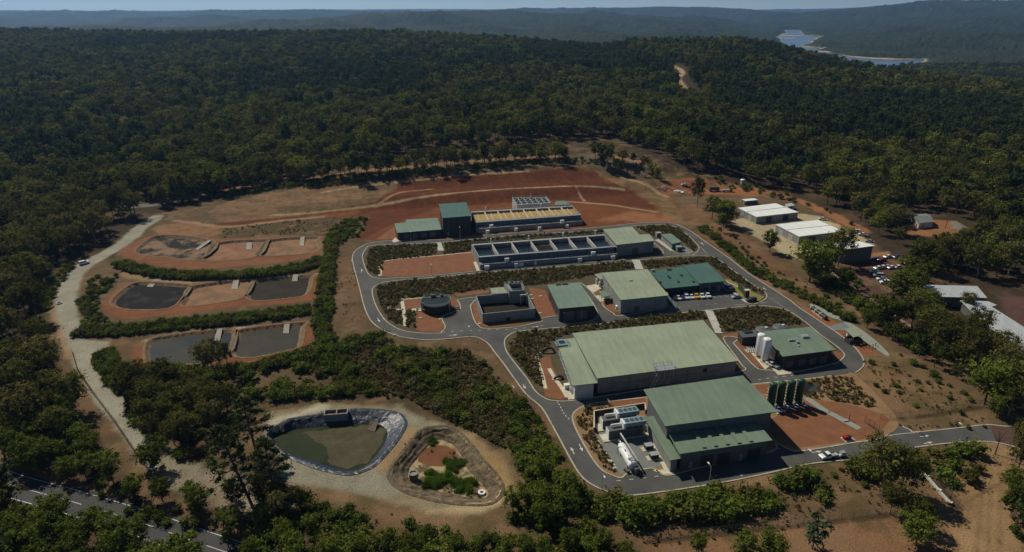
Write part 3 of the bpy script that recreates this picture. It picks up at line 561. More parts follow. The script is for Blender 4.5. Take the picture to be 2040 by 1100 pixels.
BEDI = {  # kerbed islands
 'north': ([(722.5, 513), (724, 505), (730, 496), (740, 490), (796, 487), (873, 484), (975, 474), (1077, 466), (1199, 459.5), (1261.5, 451), (1319, 447.5), (1335.6, 449.5), (1354, 457), (1372.6, 471.5), (1387, 486), (1392, 493), (1390, 500), (1383, 505.5), (1372, 508.5), (1354, 506), (1339.7, 500), (1310, 481), (1301, 483), (1320, 507), (1243, 517.5), (1232, 519), (1077, 529.5), (954.5, 539.7), (860, 549.5), (771, 555), (748, 553.7), (735, 547), (727.6, 533)], 'bed_soil'),
 'middle': ([(742, 580), (746, 571.6), (759, 565), (778, 561), (865, 553), (960, 544), (1077, 534.6), (1140, 530), (1243, 522), (1319, 513.7), (1346, 511), (1407, 510.6), (1424, 513.7), (1438.5, 523), (1469, 545.6), (1500, 568), (1521, 581.6), (1527, 589), (1524, 596), (1510.6, 603), (1490, 604), (1445, 571), (1393, 584), (1332, 600), (1325, 613), (1237, 629), (1222, 624), (1204, 611.5), (1195.6, 599), (1166, 570), (1155, 566), (1185, 612), (1186, 636), (1131, 645), (1114, 630), (1077, 635), (1080, 640), (1064, 644), (1024, 652), (968, 655), (952.6, 648), (944.7, 636.5), (938, 612.6), (941, 604.7), (950, 596), (949, 592.5), (913, 596.8), (915, 605), (917, 615), (912, 619), (881, 631), (886.5, 652), (878.5, 662), (877, 664), (839, 664), (799, 657.6), (770, 640), (754, 618), (745, 597)], 'bed_soil'),
 'south': ([(1009.5, 700), (1005.6, 681.5), (1011, 671), (1029, 661.6), (1064, 657.6), (1104, 654), (1197, 646), (1295, 631), (1404.5, 619), (1475, 612), (1513.6, 610), (1545.5, 612.7), (1571, 620), (1603.6, 642), (1636, 669), (1662, 687), (1680, 703.6), (1679, 713), (1668, 722), (1655, 726), (1578, 742), (1536, 738), (1523.6, 737.5), (1505, 731), (1467, 690), (1462, 684), (1471, 674), (1440, 674), (1474, 724), (1470, 742), (1290, 775), (1152, 797), (1104.5, 798.6), (1083, 792), (1066, 778), (1050, 753.6), (1025, 722)], 'bed_soil'),
 'gate': ([(1212, 800.6), (1188, 803.5), (1168, 808), (1150, 817), (1141, 828.5), (1144, 846), (1156, 871), (1170.6, 897.6), (1188, 924), (1203, 939), (1217.6, 946), (1237, 952), (1250, 943), (1288, 934), (1303, 934), (1320.6, 946), (1345.6, 944.7), (1400, 930), (1535, 900), (1545, 884), (1554, 886), (1570.6, 894.7), (1585, 899), (1615, 896), (1659, 889), (1700, 882), (1756, 872), (1790, 842), (1740, 780), (1700, 745), (1683.6, 746), (1618, 754.5), (1509, 765.5), (1400, 778), (1290, 792)], 'dirt'),
}
KT = .14
def keepk(P, test, a):
    k = test(P); n = len(P)
    if k.all(): struct(MB().ribbon(P, a[0], a[1], a[2], closed=True, thick=a[3]).build('kerb', M['kerb'])); return
    s0 = int(np.nonzero(~k)[0][0]); run = []
    for j in range(n+1):
        i = (s0+j) % n
        if k[i] and j < n: run.append(P[i])
        else:
            if len(run) > 2: struct(MB().ribbon(np.array(run), a[0], a[1], a[2], closed=False, thick=a[3]).build('kerb', M['kerb']))
            run = []
BEDW = {}
def plant_ground():
    P = ccw(smooth(atp(ASPH), True, 4))
    o = MB().prism(P, -.4, .05).build('road', M['asphalt'], ngon=True); struct(o)
    beds = {n: ccw(smooth(atp(px), True, 4)) for n, (px, mt) in BEDI.items()}
    keepk(P, lambda q: sdist(q[:, 0], q[:, 1], beds['gate']) > .8, (.0, -.42, KT+.02, .3))
    for n, (px, mt) in BEDI.items():
        Q = ccw(smooth(atp(px), True, 4)); BEDW[n] = Q
        struct(MB().prism(Q, 0, KT).build('garden_bed', M[mt], ngon=True))
        keepk(Q, (lambda q: sdist(q[:, 0], q[:, 1], offset(P, -3)) < 0) if n == 'gate' else (lambda q: np.ones(len(q), bool)), (-.32, .10, KT+.03, .2))
    def patch(name, px, mt, dz=.0, sm=True, line=None, w=0):
        if line is not None:
            L = smooth(atp(line), False, 4); o = MB().ribbon(L, -w/2, w/2, KT+dz, closed=False).build(name, M[mt])
        else:
            Q = ccw(smooth(atp(px), True, 3)) if sm else ccw(atp(px)); b = MB(); b.add([(x, y, KT+dz) for x, y in Q], [tuple(range(len(Q)))]); o = b.build(name, M[mt], ngon=True)
        return struct(o)
    D = .006
    # red gravel areas
    for px in ([(756, 520), (800, 515), (870, 509), (941, 503), (955, 534), (948, 539), (860, 548), (790, 552), (762, 551), (757, 545)],
               [(748, 478), (786, 452), (790, 478)],
               [(800, 600), (815, 596), (840, 598), (845, 620), (800, 617)], [(828, 612), (880, 622), (880, 632), (885, 652), (877, 661), (840, 661), (829, 657)], [(900, 592), (913, 597), (916, 612), (880, 622), (860, 605)], [(905, 586), (945, 580), (975, 578), (972, 584), (912, 591)],
               [(940, 606), (951, 602), (965, 640), (1000, 644), (1055, 638), (1060, 642), (1024, 649), (968, 653), (954, 646), (946, 636)],
               [(1053, 573), (1085, 578), (1112, 628), (1080, 634), (1068, 618)], [(1180, 582), (1195, 578), (1200, 588), (1182, 588)], [(1192, 600), (1215, 600), (1232, 622), (1222, 622), (1206, 611)],
               [(1076, 716), (1095, 707), (1100, 730), (1112, 752), (1130, 790), (1122, 797), (1104, 795), (1086, 790), (1082, 770), (1078, 745)],
               [(1436, 668), (1470, 663), (1486, 667), (1470, 673), (1440, 673)], [(1464, 684), (1474, 679), (1486, 683), (1500, 700), (1524, 736), (1508, 731)], [(1660, 700), (1680, 704), (1677, 714), (1668, 716)],
               [(1213, 801), (1285, 790), (1286, 808), (1225, 814)], [(1504, 768), (1535, 765), (1540, 785), (1510, 785)], [(1570, 812), (1606, 792), (1700, 808), (1760, 826), (1772, 838), (1750, 868), (1700, 880), (1590, 893), (1553, 884), (1520, 850)]):
        patch('gravel_patch', px, 'red_gravel', D, False)
    patch('gravel_pad', [(1187, 858), (1212, 850), (1282, 845), (1290, 858), (1320, 928), (1300, 933), (1288, 933), (1250, 941), (1231, 945), (1208, 902), (1190, 870)], 'pad_grey', 2*D, False)
    for ln, w, mt in (([(1606, 793), (1645, 820), (1658, 826), (1712, 855)], 2.4, 'path_grey'), ([(1183, 868), (1200, 895), (1226, 934)], 1.1, 'concrete_pale'),
                      ([(1276, 846), (1292, 862), (1303, 885), (1316, 908), (1326, 925), (1333, 940)], 2.6, 'concrete_pale'),
                      ([(873, 484), (879, 500)], 3.0, 'concrete'), ([(1266, 518), (1274, 537)], 4.0, 'concrete'), ([(1412, 619), (1424, 645), (1433, 664)], 3.2, 'concrete'),
                      ([(763, 614), (790, 617), (804, 618)], 1.4, 'concrete_pale'), ([(800, 596), (803, 612), (806, 632), (808, 650)], 1.5, 'concrete_pale'), ([(800, 600), (806, 597), (830, 595), (860, 592)], .7, 'concrete_pale'),
                      ([(757, 550), (758, 535), (757, 522)], 1.6, 'concrete_pale'), ([(946, 522), (953, 540)], 1.6, 'concrete_pale'), ([(757, 522), (800, 516), (870, 510), (938, 503)], .7, 'concrete_pale'),
                      ([(1068, 705), (1072, 722), (1080, 745), (1087, 775)], 1.2, 'concrete_pale'), ([(1094, 735), (1104, 752), (1120, 775), (1130, 792)], 1.4, 'concrete_pale'),
                      ([(1444, 570), (1460, 583), (1488, 603)], 1.6, 'concrete'), ([(1446, 560), (1470, 572), (1496, 583)], .6, 'concrete_pale')):
        patch('footpath', None, mt, 4*D, line=ln, w=w)
    patch('concrete_apron', [(1168, 570), (1190, 566), (1198, 575), (1180, 585)], 'concrete_pale', 3*D, False)
    patch('concrete_apron', [(1184, 590), (1200, 588), (1207, 600), (1196, 602)], 'concrete_pale', 3*D, False)
    patch('concrete_apron', [(1486, 692), (1496, 690), (1536, 728), (1524, 737)], 'concrete_pale', 3*D, False)
    patch('concrete_apron', [(1538, 735), (1556, 733), (1577, 745), (1550, 748)], 'concrete_pale', 3*D, False)
    patch('concrete_apron', [(1300, 938), (1335, 935), (1345, 944), (1320, 946)], 'concrete_pale', 5*D, False)
    patch('concrete_apron', [(1125, 772), (1142, 775), (1154, 794), (1132, 797)], 'concrete_pale', 3*D, False)
    patch('concrete_apron', [(781, 480), (788, 474), (796, 481), (784, 484)], 'concrete_pale', 3*D, False)
    patch('concrete_apron', [(1305, 478), (1312, 477), (1342, 499), (1336, 501)], 'concrete', 3*D, False)
    patch('concrete_apron', [(1353, 492), (1362, 490), (1384, 502), (1372, 507), (1356, 505)], 'pad_grey', 2*D, False)
    patch('lawn', [(1444, 556), (1455, 558), (1500, 583), (1522, 592), (1510, 601), (1490, 602), (1462, 584)], 'lawn', D, False)
    # drainage apron east of the loop road
    q = ccw(smooth(atp([(1612, 608), (1622, 607), (1660, 626), (1682, 637), (1720, 660), (1750, 684), (1768, 702), (1772, 709), (1764, 708), (1740, 692), (1712, 672), (1680, 642), (1655, 633), (1630, 616)]), True, 3))
    struct(MB().prism(q, 0, .12).build('concrete_spillway', M['path_grey'], ngon=True))
    q = ccw(atp([(1648, 652), (1680, 642), (1706, 658), (1690, 660), (1658, 658)])); struct(MB().prism(q, 0, .09).build('concrete_apron', M['pad_grey']))
    # road markings
    mk = 0
    def dash(name, line, w, on, off, base=.058):
        L = smooth(atp(line), False, 8); b = MB(); acc = 0; seg = []; 
        for p, q in zip(L[:-1], L[1:]):
            d = q-p; ln = np.linalg.norm(d); s = 0
            while s < ln:
                ph = (acc+s) % (on+off); step = min(ln-s, (on-ph) if ph < on else (on+off-ph)); step = max(step, 1e-3)
                if ph < on:
                    a = p+d*(s/ln); c = p+d*((s+step)/ln); t = d/ln; nn = np.array([-t[1], t[0]])*w/2
                    b.add([(*(a-nn), base), (*(c-nn), base), (*(c+nn), base), (*(a+nn), base)], [(0, 1, 2, 3)])
                s += step
            acc += ln
        struct(b.build(name, M['lane_paint']))
    dash('lane_marking', [(1106, 794), (1116, 810), (1125, 826), (1137, 838)], .25, .9, .8)
    dash('lane_marking', [(1228, 958), (1262, 955), (1310, 949), (1345, 946)], .2, 1.2, 2.4)
    dash('lane_marking', [(880, 662), (910, 660), (960, 658), (1030, 655), (1090, 648)], .2, 1.2, 2.4)
    dash('lane_marking', [(1528, 590), (1540, 598), (1552, 606), (1562, 613)], .2, .8, .8)
    dash('lane_marking', [(1395, 492), (1402, 499), (1410, 507)], .15, 30, .1)
    dash('lane_marking', [(1554, 884), (1553, 893), (1548, 902)], .2, .8, 1.6)
    dash('lane_marking', [(1462, 608), (1490, 606), (1528, 603)], .15, 30, .1)
    dash('lane_marking', [(1510, 757), (1545, 752), (1580, 748)], .2, 1.2, 2.)
    dash('lane_marking', [(1770, 868), (1800, 864), (1830, 862)], .2, 30, .1)
    dash('lane_marking', [(1262, 623), (1320, 616), (1380, 609), (1440, 604)], .15, 1.2, 3)
    for k in range(10): # bays of the car park
        a = at(1346+11.7*k, 594-1.0*k); b_ = at(1356+11.7*k, 600-1.0*k)
        struct(MB().ribbon(np.array([a[:2], b_[:2]]), -.06, .06, .062, closed=False).build('bay_marking', M['lane_paint']))
    # direction arrows
    def arrow(a, b_):
        p = at(*a)[:2]; q = at(*b_)[:2]; t = (q-p)/np.linalg.norm(q-p); n = np.array([-t[1], t[0]]); L = np.linalg.norm(q-p)
        pts = [p-n*.12, p+t*L*.55-n*.12, p+t*L*.55-n*.5, q, p+t*L*.55+n*.5, p+t*L*.55+n*.12, p+n*.12]
        struct(MB().add([(*x, .060) for x in pts], [(0, 1, 5, 6), (2, 3, 4)]).build('arrow_marking', M['lane_paint']))
    for a, b_ in (((1144, 905), (1137, 891)), ((1154, 885), (1161, 900)), ((1462, 949), (1484, 945)), ((1617, 902), (1637, 899)), ((1833, 870), (1851, 868)), ((1840, 884), (1858, 881)), ((895, 669), (912, 667)), ((1042, 766), (1047, 775)), ((752, 634), (757, 642)), ((720, 543), (721, 536)), ((1107, 536), (1118, 534)), ((1020, 767.5), (1024, 773)), ((812, 553), (822, 552)),
                  ((1062, 652), (1074, 650)), ((1402, 489), (1396, 483)), ((1527, 578), (1520, 573)), ((1390, 506), (1376, 508))): arrow(a, b_)
    # public road across the corner
    up = [(-260, 855), (-120, 899), (0, 934), (77, 957), (150, 976), (236, 1001), (295, 1018), (404, 1055.5), (513, 1092), (600, 1123), (760, 1185)]
    L = smooth(atp(up), False, 4)
    struct(MB().ribbon(L, .9, -9.2, .03, closed=False).build('public_road', M['asphalt_road']))
    struct(MB().ribbon(L, .10, -.10, .036, closed=False).build('edge_marking', M['lane_paint']))
    struct(MB().ribbon(L, -7.6, -7.8, .036, closed=False).build('edge_marking', M['lane_paint']))
    off_ = []
    for i in range(len(L)):
        t = L[min(i+1, len(L)-1)]-L[max(i-1, 0)]; t = t/np.linalg.norm(t); off_.append(L[i]-np.array([-t[1], t[0]])*3.8)
    b = MB(); acc = 0; 
    for p, q in zip(off_[:-1], off_[1:]):
        d = q-p; ln = np.linalg.norm(d); s = 0
        while s < ln:
            ph = (acc+s) % 12; step = max(min(ln-s, (7-ph) if ph < 7 else (12-ph)), 1e-3)
            if ph < 7: b.ribbon(np.array([p+d*s/ln, p+d*(s+step)/ln]), -.09, .09, .036, closed=False)
            s += step
        acc += ln
    struct(b.build('lane_marking', M['lane_paint']))
    L2 = smooth(atp([(1560, 489), (1605, 500), (1640, 522), (1680, 555), (1740, 596), (1790, 632)]), False, 4)
    # red paved entry of the exit road
    q = ccw(atp([(1972, 848.5), (2080, 852), (2080, 905), (2018, 888), (1984, 880.5), (1978, 864)])); struct(MB().add([(x, y, .057) for x, y in q], [tuple(range(len(q)))]).build('road_threshold', M['paving_red'], ngon=True))
# ------------------------------------------------------------------ ponds
def ring(b, O, zo, I, zi, mi=0):
    n = len(O); b.add([(x, y, zo) for x, y in O]+[(x, y, zi) for x, y in I], [(i, (i+1) % n, n+(i+1) % n, n+i) for i in range(n)], mi)
def ponds():
    for (px, mt, ramp, label), (Fl, O) in zip(BEDS, BED_OUT):
        c = Fl.mean(0); t = thing('drying_bed', label, 'drying bed', (c[0], c[1], 0), 'sludge drying beds beside the gravel road')
        b = MB(); O2 = offset(O, .9); ring(b, O2, .10, O, .10); ring(b, O, .10, Fl, -BED_D-.05); b.build('embankment', M['bank_dirt'], t)
        b = MB(); b.add([(x, y, -BED_D) for x, y in offset(Fl, .3)], [tuple(range(len(Fl)))]); b.build('water' if mt.startswith('water') else 'sludge', M[mt], t, ngon=True)
        q = [at(*p)[:2] for p in ramp]; b = MB()
        # concrete ramp from the rim down on to the floor
        zs = [-BED_D+.12, .22, .22, -BED_D+.12]; vs = [(*q[i], zs[i]) for i in range(4)]; b.add(vs+[(x, y, z-.5) for x, y, z in vs], [(0, 1, 2, 3), (4, 7, 6, 5), (0, 4, 5, 1), (1, 5, 6, 2), (2, 6, 7, 3), (3, 7, 4, 0)]); b.build('ramp', M['ramp_concrete'], t)
    # lined pond
    O = ccw(smooth(atp(LINER_O), True, 4)); n = len(O); W = ccw(smooth(atp(LINER_W, -2.2), True, 8)); 
    # resample water outline so that both rings have the same number of points, matched by angle
    def resamp(P, c, angs):
        a = np.arctan2(P[:, 1]-c[1], P[:, 0]-c[0]); o = np.argsort(a); a = a[o]; r = P[o]
        return np.stack([np.interp(angs, np.concatenate([a-2*np.pi, a, a+2*np.pi]), np.tile(r[:, k], 3)) for k in (0, 1)], 1)
    c = W.mean(0); ang = np.linspace(-np.pi, np.pi, 120, endpoint=False); Oa = resamp(O, c, ang); Wa = resamp(W, c, ang)
    t = thing('lined_pond', 'pond lined with wrinkled black plastic sheet holding murky green water', 'pond', (c[0], c[1], 0))
    b = MB(); O2 = Oa+(Oa-c)/np.linalg.norm(Oa-c, axis=1)[:, None]*.9; ring(b, O2, .12, Oa, .16)
    prev, zp = Oa, .16
    for k in range(1, 13):
        f = k/13; Pk = Oa*(1-f)+Wa*f; wob = (vnoise(Pk[:, 0], Pk[:, 1], 1.7, 40)-.5)*.28*math.sin(math.pi*min(1, f*1.1)); n_ = len(Pk)
        zk = .16-(2.5)*f+wob
        b.add([(x, y, z) for (x, y), z in zip(prev, np.broadcast_to(zp, n_))]+[(x, y, z) for (x, y), z in zip(Pk, zk)], [(i, (i+1) % n_, n_+(i+1) % n_, n_+i) for i in range(n_)]); prev, zp = Pk, zk
    ring(b, prev, -2.4, c+(Wa-c)*.97, -2.7); o = b.build('liner', M['liner'], t, True)
    We = c+(Wa-c)*1.02
    b = MB(); b.add([(x, y, -2.2) for x, y in We], [tuple(range(len(We)))]); b.build('water', M['water_olive'], t, ngon=True)
    sc = ccw(smooth(atp([(612, 868), (606, 862), (640, 856), (700, 851), (745, 849), (764, 860), (765, 870), (752, 893), (735, 915), (715, 927), (690, 931), (660, 925), (650, 908), (640, 885), (625, 872)], -2.15), True, 5))
    sc = sc+np.stack([vnoise(sc[:, 0], sc[:, 1], 2, 3)-.5, vnoise(sc[:, 0], sc[:, 1], 2, 4)-.5], 1)*2.2
    b = MB(); b.add([(x, y, -2.15) for x, y in sc], [tuple(range(len(sc)))]); b.build('scum', M['scum'], t, ngon=True)
    q = [at(*p)[:2] for p in ((730, 845), (738, 833.6), (753.5, 832.6), (746, 849.6))]; zs = [-2, -.7, -.7, -2]; vs = [(*q[i], zs[i]) for i in range(4)]
    MB().add(vs+[(x, y, z-.3) for x, y, z in vs], [(0, 1, 2, 3), (4, 7, 6, 5), (0, 4, 5, 1), (1, 5, 6, 2), (2, 6, 7, 3), (3, 7, 4, 0)]).build('ramp', M['wood'], t)
    # outfall box at its head
    p = at(670, 826); ax = R(8)
    t = thing('outfall_box', 'pale concrete outfall box with two open cells on the lip of the lined pond', 'outfall box', (p[0], p[1], 0))
    b = MB()
    for dx, dy, sx, sy in ((0, -1.4, 7.2, .3), (0, 1.4, 7.2, .3), (-3.5, 0, .3, 2.5), (3.5, 0, .3, 2.5), (.2, 0, .3, 2.5)):
        ca, sa = math.cos(ax), math.sin(ax); b.box((p[0]+dx*ca-dy*sa, p[1]+dx*sa+dy*ca), sx, sy, -1.6, 1.1, ax)
    b.build('wall', M['concrete_wall'], t)
    b = MB(); b.box((p[0], p[1]), 6.7, 2.5, -1.2, .2, ax); b.build('water', M['water_mud'], t)
    for dx in (-4.6, 4.6):
        b = MB()
        for dy in (-1, 1): b.box((p[0]+dx, p[1]+dy+dx*.14), .1, .1, 0, 1.15, ax)
        b.box((p[0]+dx, p[1]+dx*.14), .08, 2.2, 1.1, 1.2, ax); b.build('railing', M['fence'], t)
    # infiltration pond
    O = ccw(smooth(atp(INF_O), True, 4)); I = ccw(smooth(atp(INF_F, -2.2), True, 4)); c = I.mean(0); Oa = resamp(O, c, ang); Ia = resamp(I, c, ang)
    t = thing('infiltration_pond', 'dry pit with brown banks and green reeds round a muddy puddle', 'pond', (c[0], c[1], 0))
    b = MB(); O2 = Oa+(Oa-c)/np.linalg.norm(Oa-c, axis=1)[:, None]*.9; ring(b, O2, .1, Oa, .12); prev, zp = Oa, np.full(len(Oa), .12); nn = len(Oa)
    for k in range(1, 17):
        f = k/16; fz = f+.035*math.sin(6*math.pi*f); Pk = Oa*(1-f)+Ia*f; Pk = Pk+(vnoise(Pk[:, 0], Pk[:, 1], 2.5, 61)-.5)[:, None]*(Ia-Oa)*.22*math.sin(math.pi*f); zk = .12-2.32*fz+(vnoise(Pk[:, 0]*1., Pk[:, 1], 1.2, 60)-.5)*.45*(f < 1)
        b.add([(x, y, z) for (x, y), z in zip(prev, zp)]+[(x, y, z) for (x, y), z in zip(Pk, np.broadcast_to(zk, nn))], [(i, (i+1) % nn, nn+(i+1) % nn, nn+i) for i in range(nn)]); prev, zp = Pk, np.broadcast_to(zk, nn)
    b.build('embankment', M['bank_brown'], t)
    b = MB(); b.add([(x, y, -2.2) for x, y in c+(Ia-c)*1.03], [tuple(range(nn))]); b.build('floor', M['pit_floor'], t, ngon=True)
    p = at(871, 908, -2.1); m_ = 40; b = MB(); b.add([(p[0]+(5.0+vnoise(k*.5, 0, 1, 5)*1)*math.cos(k*2*math.pi/m_), p[1]+(4.6+vnoise(k*.5, 3, 1, 6)*1.2)*math.sin(k*2*math.pi/m_), -2.17) for k in range(m_)], [tuple(range(m_))]); b.build('puddle', M['water_mud'], t, ngon=True)
    p = at(824, 955, -2.2); t = thing('concrete_well', 'grey concrete well ring standing upright in the reedy pit', 'well ring', p)
    b = MB(); b.lathe(p, [(1.2, 0), (1.2, 2.2), (1.0, 2.2), (1.0, 1.7)], 24); b.build('shaft', M['bank_dirt'], t)
    b = MB(); b.lathe(p, [(1.22, 2.0), (1.3, 2.05), (1.3, 2.22), (.98, 2.22), (.96, 1.9)], 24); b.build('rim', M['concrete_wall'], t)
    p = at(959.7, 983, -2.2); t = thing('manhole_ring', 'small white concrete ring lying at the south corner of the reedy pit', 'manhole', p)
    b = MB(); b.lathe(p, [(1.0, 0), (1.0, .5), (.5, .5), (.5, .1)], 20); b.build('ring', M['white_paint'], t)
    b = MB(); b.cyl(p, .5, p[2]+.1, p[2]+.2, 16); b.build('cover', M['dark_void'], t)
# ------------------------------------------------------------------ vegetation
def leaf_quads(rng, centers, radii, n, size, up=.35, shell=.55):
    """n leaf sprays spread through each clump (ellipsoid)"""
    vs = []; 
    for c, r in zip(centers, radii):
        d = rng.normal(size=(n, 3)); d /= np.linalg.norm(d, axis=1)[:, None]
        rad = np.clip(np.abs(rng.normal(size=n))*(.30+.55*shell)+.12*shell, 0, 1.45); p = np.array(c)+d*rad[:, None]*np.array(r)
        nrm = d*.9+rng.normal(size=(n, 3))*.55; nrm[:, 2] += up; nrm /= np.linalg.norm(nrm, axis=1)[:, None]
        h = rng.normal(size=(n, 3)); a = np.cross(nrm, h); a /= np.linalg.norm(a, axis=1)[:, None]; b_ = np.cross(nrm, a)
        s = (size*(.5+1.0*rng.random(n)))[:, None]; s2 = s*(.4+.35*rng.random(n))[:, None]
        q = np.stack([p-a*s-b_*s2*.3, p-a*s*.1-b_*s2, p+a*s+b_*s2*.2, p+a*s*.1+b_*s2], 1); vs.append(q)
    v = np.concatenate(vs).reshape(-1, 3); f = np.arange(len(v)).reshape(-1, 4); return v, f
def qmesh(name, v, f, m):
    me = bpy.data.meshes.new(name); me.from_pydata(v.tolist(), [], f.tolist()); me.materials.append(m); me.update(); return me
def gum(seed, h=15., nclump=20, nl=95, size=.5, spread=4.2, low=.45, leafm='leaf_gum', lean=0., bark='bark', open_=.55):
    rng = np.random.default_rng(seed); t = MB()
    fork = h*(.38+.1*rng.random()); lx, ly = rng.normal(size=2)*.25; lx += lean*fork/h
    t.tube([(0, 0, -.4), (lx*.4, ly*.4, fork*.5), (lx, ly, fork)], [h*.022, h*.017, h*.013], 7)
    cs = []; rs = []
    for k in range(nclump):
        a = k*2.4+rng.random()*.8; hh = h*(low+(1-low)*.92*((k+.5)/nclump)**.8)
        rad = spread*(.25+.75*rng.random())*math.sqrt(max(.12, 1-((hh/h-.68)/.42)**2))
        c = np.array([lx+rad*math.cos(a)+lean*(hh-fork)/h, ly+rad*math.sin(a), hh]); cs.append(c)
        r = h*(.06+.075*rng.random()); rs.append((r*1.3, r*1.3, r*.85))
        mid = (np.array([lx, ly, fork])+c)/2; mid[2] -= .3
        t.tube([(lx, ly, fork-.2), mid, c], [h*.0085, h*.006, h*.002], 4)
    v, f = leaf_quads(rng, cs, rs, nl, size, .35, open_)
    return t, v, f
def pine(seed, h=24.):
    rng = np.random.default_rng(seed); t = MB(); t.tube([(0, 0, -.4), (0, 0, h*.5), (0, 0, h*.95)], [h*.016, h*.012, h*.004], 7); cs = []; rs = []
    for k in range(46):
        f = k/45; z = h*(.36+.61*f); rad = (1-f)**.6*6.6*(.45+.55*rng.random())+.3; a = k*2.4
        c = (rad*math.cos(a), rad*math.sin(a), z); cs.append(c); rs.append((2.2*(1.1-.5*f), 2.2*(1.1-.5*f), 1.15)); t.tube([(0, 0, z-.6), c], [.12, .04], 4)
    v, f = leaf_quads(rng, cs, rs, 110, .34, .3, .2); return t, v, f
def bushm(seed, r=1.6, n=5, nl=70, size=.34):
    rng = np.random.default_rng(seed); cs = []; rs = []
    for k in range(n):
        a = k*2.4; rad = r*.8*math.sqrt(k/max(1, n))*(.6+.6*rng.random()); cs.append((rad*math.cos(a), rad*math.sin(a), r*(.55+.35*rng.random()))); q = r*(.32+.36*rng.random()); rs.append((q*(.8+.5*rng.random()), q*(.8+.5*rng.random()), q*(.8+.4*rng.random())))
    v, f = leaf_quads(rng, cs, rs, nl, size, .45, .55); v[:, 2] = np.maximum(v[:, 2], .02); return v, f
TREEKIND = {}
def combo(name, t, v, f, lm, bm='bark'):
    me = bpy.data.meshes.new(name); n = len(t.v); me.from_pydata(t.v+v.tolist(), [], t.f+[tuple(i+n for i in q) for q in f.tolist()])
    me.materials.append(M[bm]); me.materials.append(M[lm]); me.polygons.foreach_set('material_index', [0]*len(t.f)+[1]*len(f)); me.update(); return me
def tmesh(name, t, m):
    me = bpy.data.meshes.new(name); me.from_pydata(t.v, [], t.f); me.materials.append(m); me.update(); return me
def make_kinds():
    for i in range(5):
        t, v, f = gum(100+i, 15, 24, 120, .36, 4.6+.3*(i % 3), .40+.04*(i % 2), open_=.75); TREEKIND['gum', i] = (tmesh('trunk', t, M['bark'] if i % 2 else M['bark_pale']), qmesh('crown', v, f, M['leaf_gum']))
    for i in range(5):
        t, v, f = gum(140+i, 12, 26, 130, .33, 4.2, .24, open_=.75); TREEKIND['lush', i] = (tmesh('trunk', t, M['bark']), qmesh('crown', v, f, M['leaf_bright']))
    for i in range(2):
        t, v, f = pine(170+i); TREEKIND['pine', i] = (tmesh('trunk', t, M['bark']), qmesh('crown', v, f, M['leaf_pine']))
    for i in range(6):
        t, v, f = gum(200+i, 15, 17, 60, .55, 4.6, .42, open_=.75); TREEKIND['mid', i] = combo('tree', t, v, f, 'leaf_far')
    for i in range(5):
        t, v, f = gum(230+i, 15, 11, 34, .85, 4.5, .5, open_=.75); TREEKIND['far', i] = combo('tree', t, v, f, 'leaf_far')
    for i in range(2):
        t, v, f = gum(260+i, 16, 12, 36, .8, 2.7, .38, open_=.75); TREEKIND['fardark', i] = combo('tree', t, v, f, 'leaf_darkfar')
    for i in range(6):
        v, f = bushm(300+i, 1.6, 11, 85, .22); TREEKIND['bush', i] = qmesh('bush', v, f, M['leaf_bush'])
    for i in range(3):
        v, f = bushm(320+i, 1.6, 6, 60, .36); TREEKIND['dry', i] = qmesh('bush', v, f, M['leaf_dry'])
    for i in range(4):
        v, f = bushm(340+i, .75, 3, 40, .17); TREEKIND['scrub', i] = qmesh('scrub_clump', v, f, M['leaf_scrub'])
    rng = np.random.default_rng(350); n_ = 260; c_ = rng.normal(size=(n_, 2))*.55; a_ = rng.random(n_)*6.28; h_ = .7+.7*rng.random(n_); l_ = rng.normal(size=(n_, 2))*.22
    v = np.zeros((n_, 4, 3)); dx = np.stack([np.cos(a_), np.sin(a_)], 1)*.06; v[:, 0, :2] = c_-dx; v[:, 1, :2] = c_+dx; v[:, 2, :2] = c_+dx*.3+l_; v[:, 3, :2] = c_-dx*.3+l_; v[:, 2, 2] = h_; v[:, 3, 2] = h_
    TREEKIND['reed', 0] = qmesh('reeds', v.reshape(-1, 3), np.arange(n_*4).reshape(-1, 4), M['reed'])
    t, v, f = gum(401, 9, 10, 130, .36, 2.0, .22, open_=.75); TREEKIND['grey', 0] = (tmesh('trunk', t, M['bark']), qmesh('crown', v, f, M['leaf_grey']))
    t, v, f = gum(402, 11, 9, 1, .3, 3.2, .5); TREEKIND['bare', 0] = (tmesh('trunk', t, M['bark']), None)
NTREE = {}
def plant_tree(kind, i, p, s, label, group, rz=None, lean=None, name='eucalyptus_tree', cat='tree', parts=True):
    e = thing(name, label, cat, p, group); e.scale = (s[0], s[0], s[1]) if hasattr(s, '__len__') else (s, s, s)
    e.rotation_euler = (lean[1] if lean else 0, lean[0] if lean else 0, rz if rz is not None else random.random()*6.28)
    tm, cm = TREEKIND[kind, i]
    o = bpy.data.objects.new('trunk', tm); C.objects.link(o); o.parent = e
    if cm: o = bpy.data.objects.new('crown', cm); C.objects.link(o); o.parent = e
    return e
def solid(name, me, p, s, label, cat, group, rz=None):
    o = bpy.data.objects.new(name, me); C.objects.link(o); o.location = tuple(map(float, p)); o.scale = (s[0], s[0], s[1]) if hasattr(s, '__len__') else (s, s, s); o.rotation_euler = (0, 0, random.random()*6.28 if rz is None else rz); return tag(o, label, cat, group)
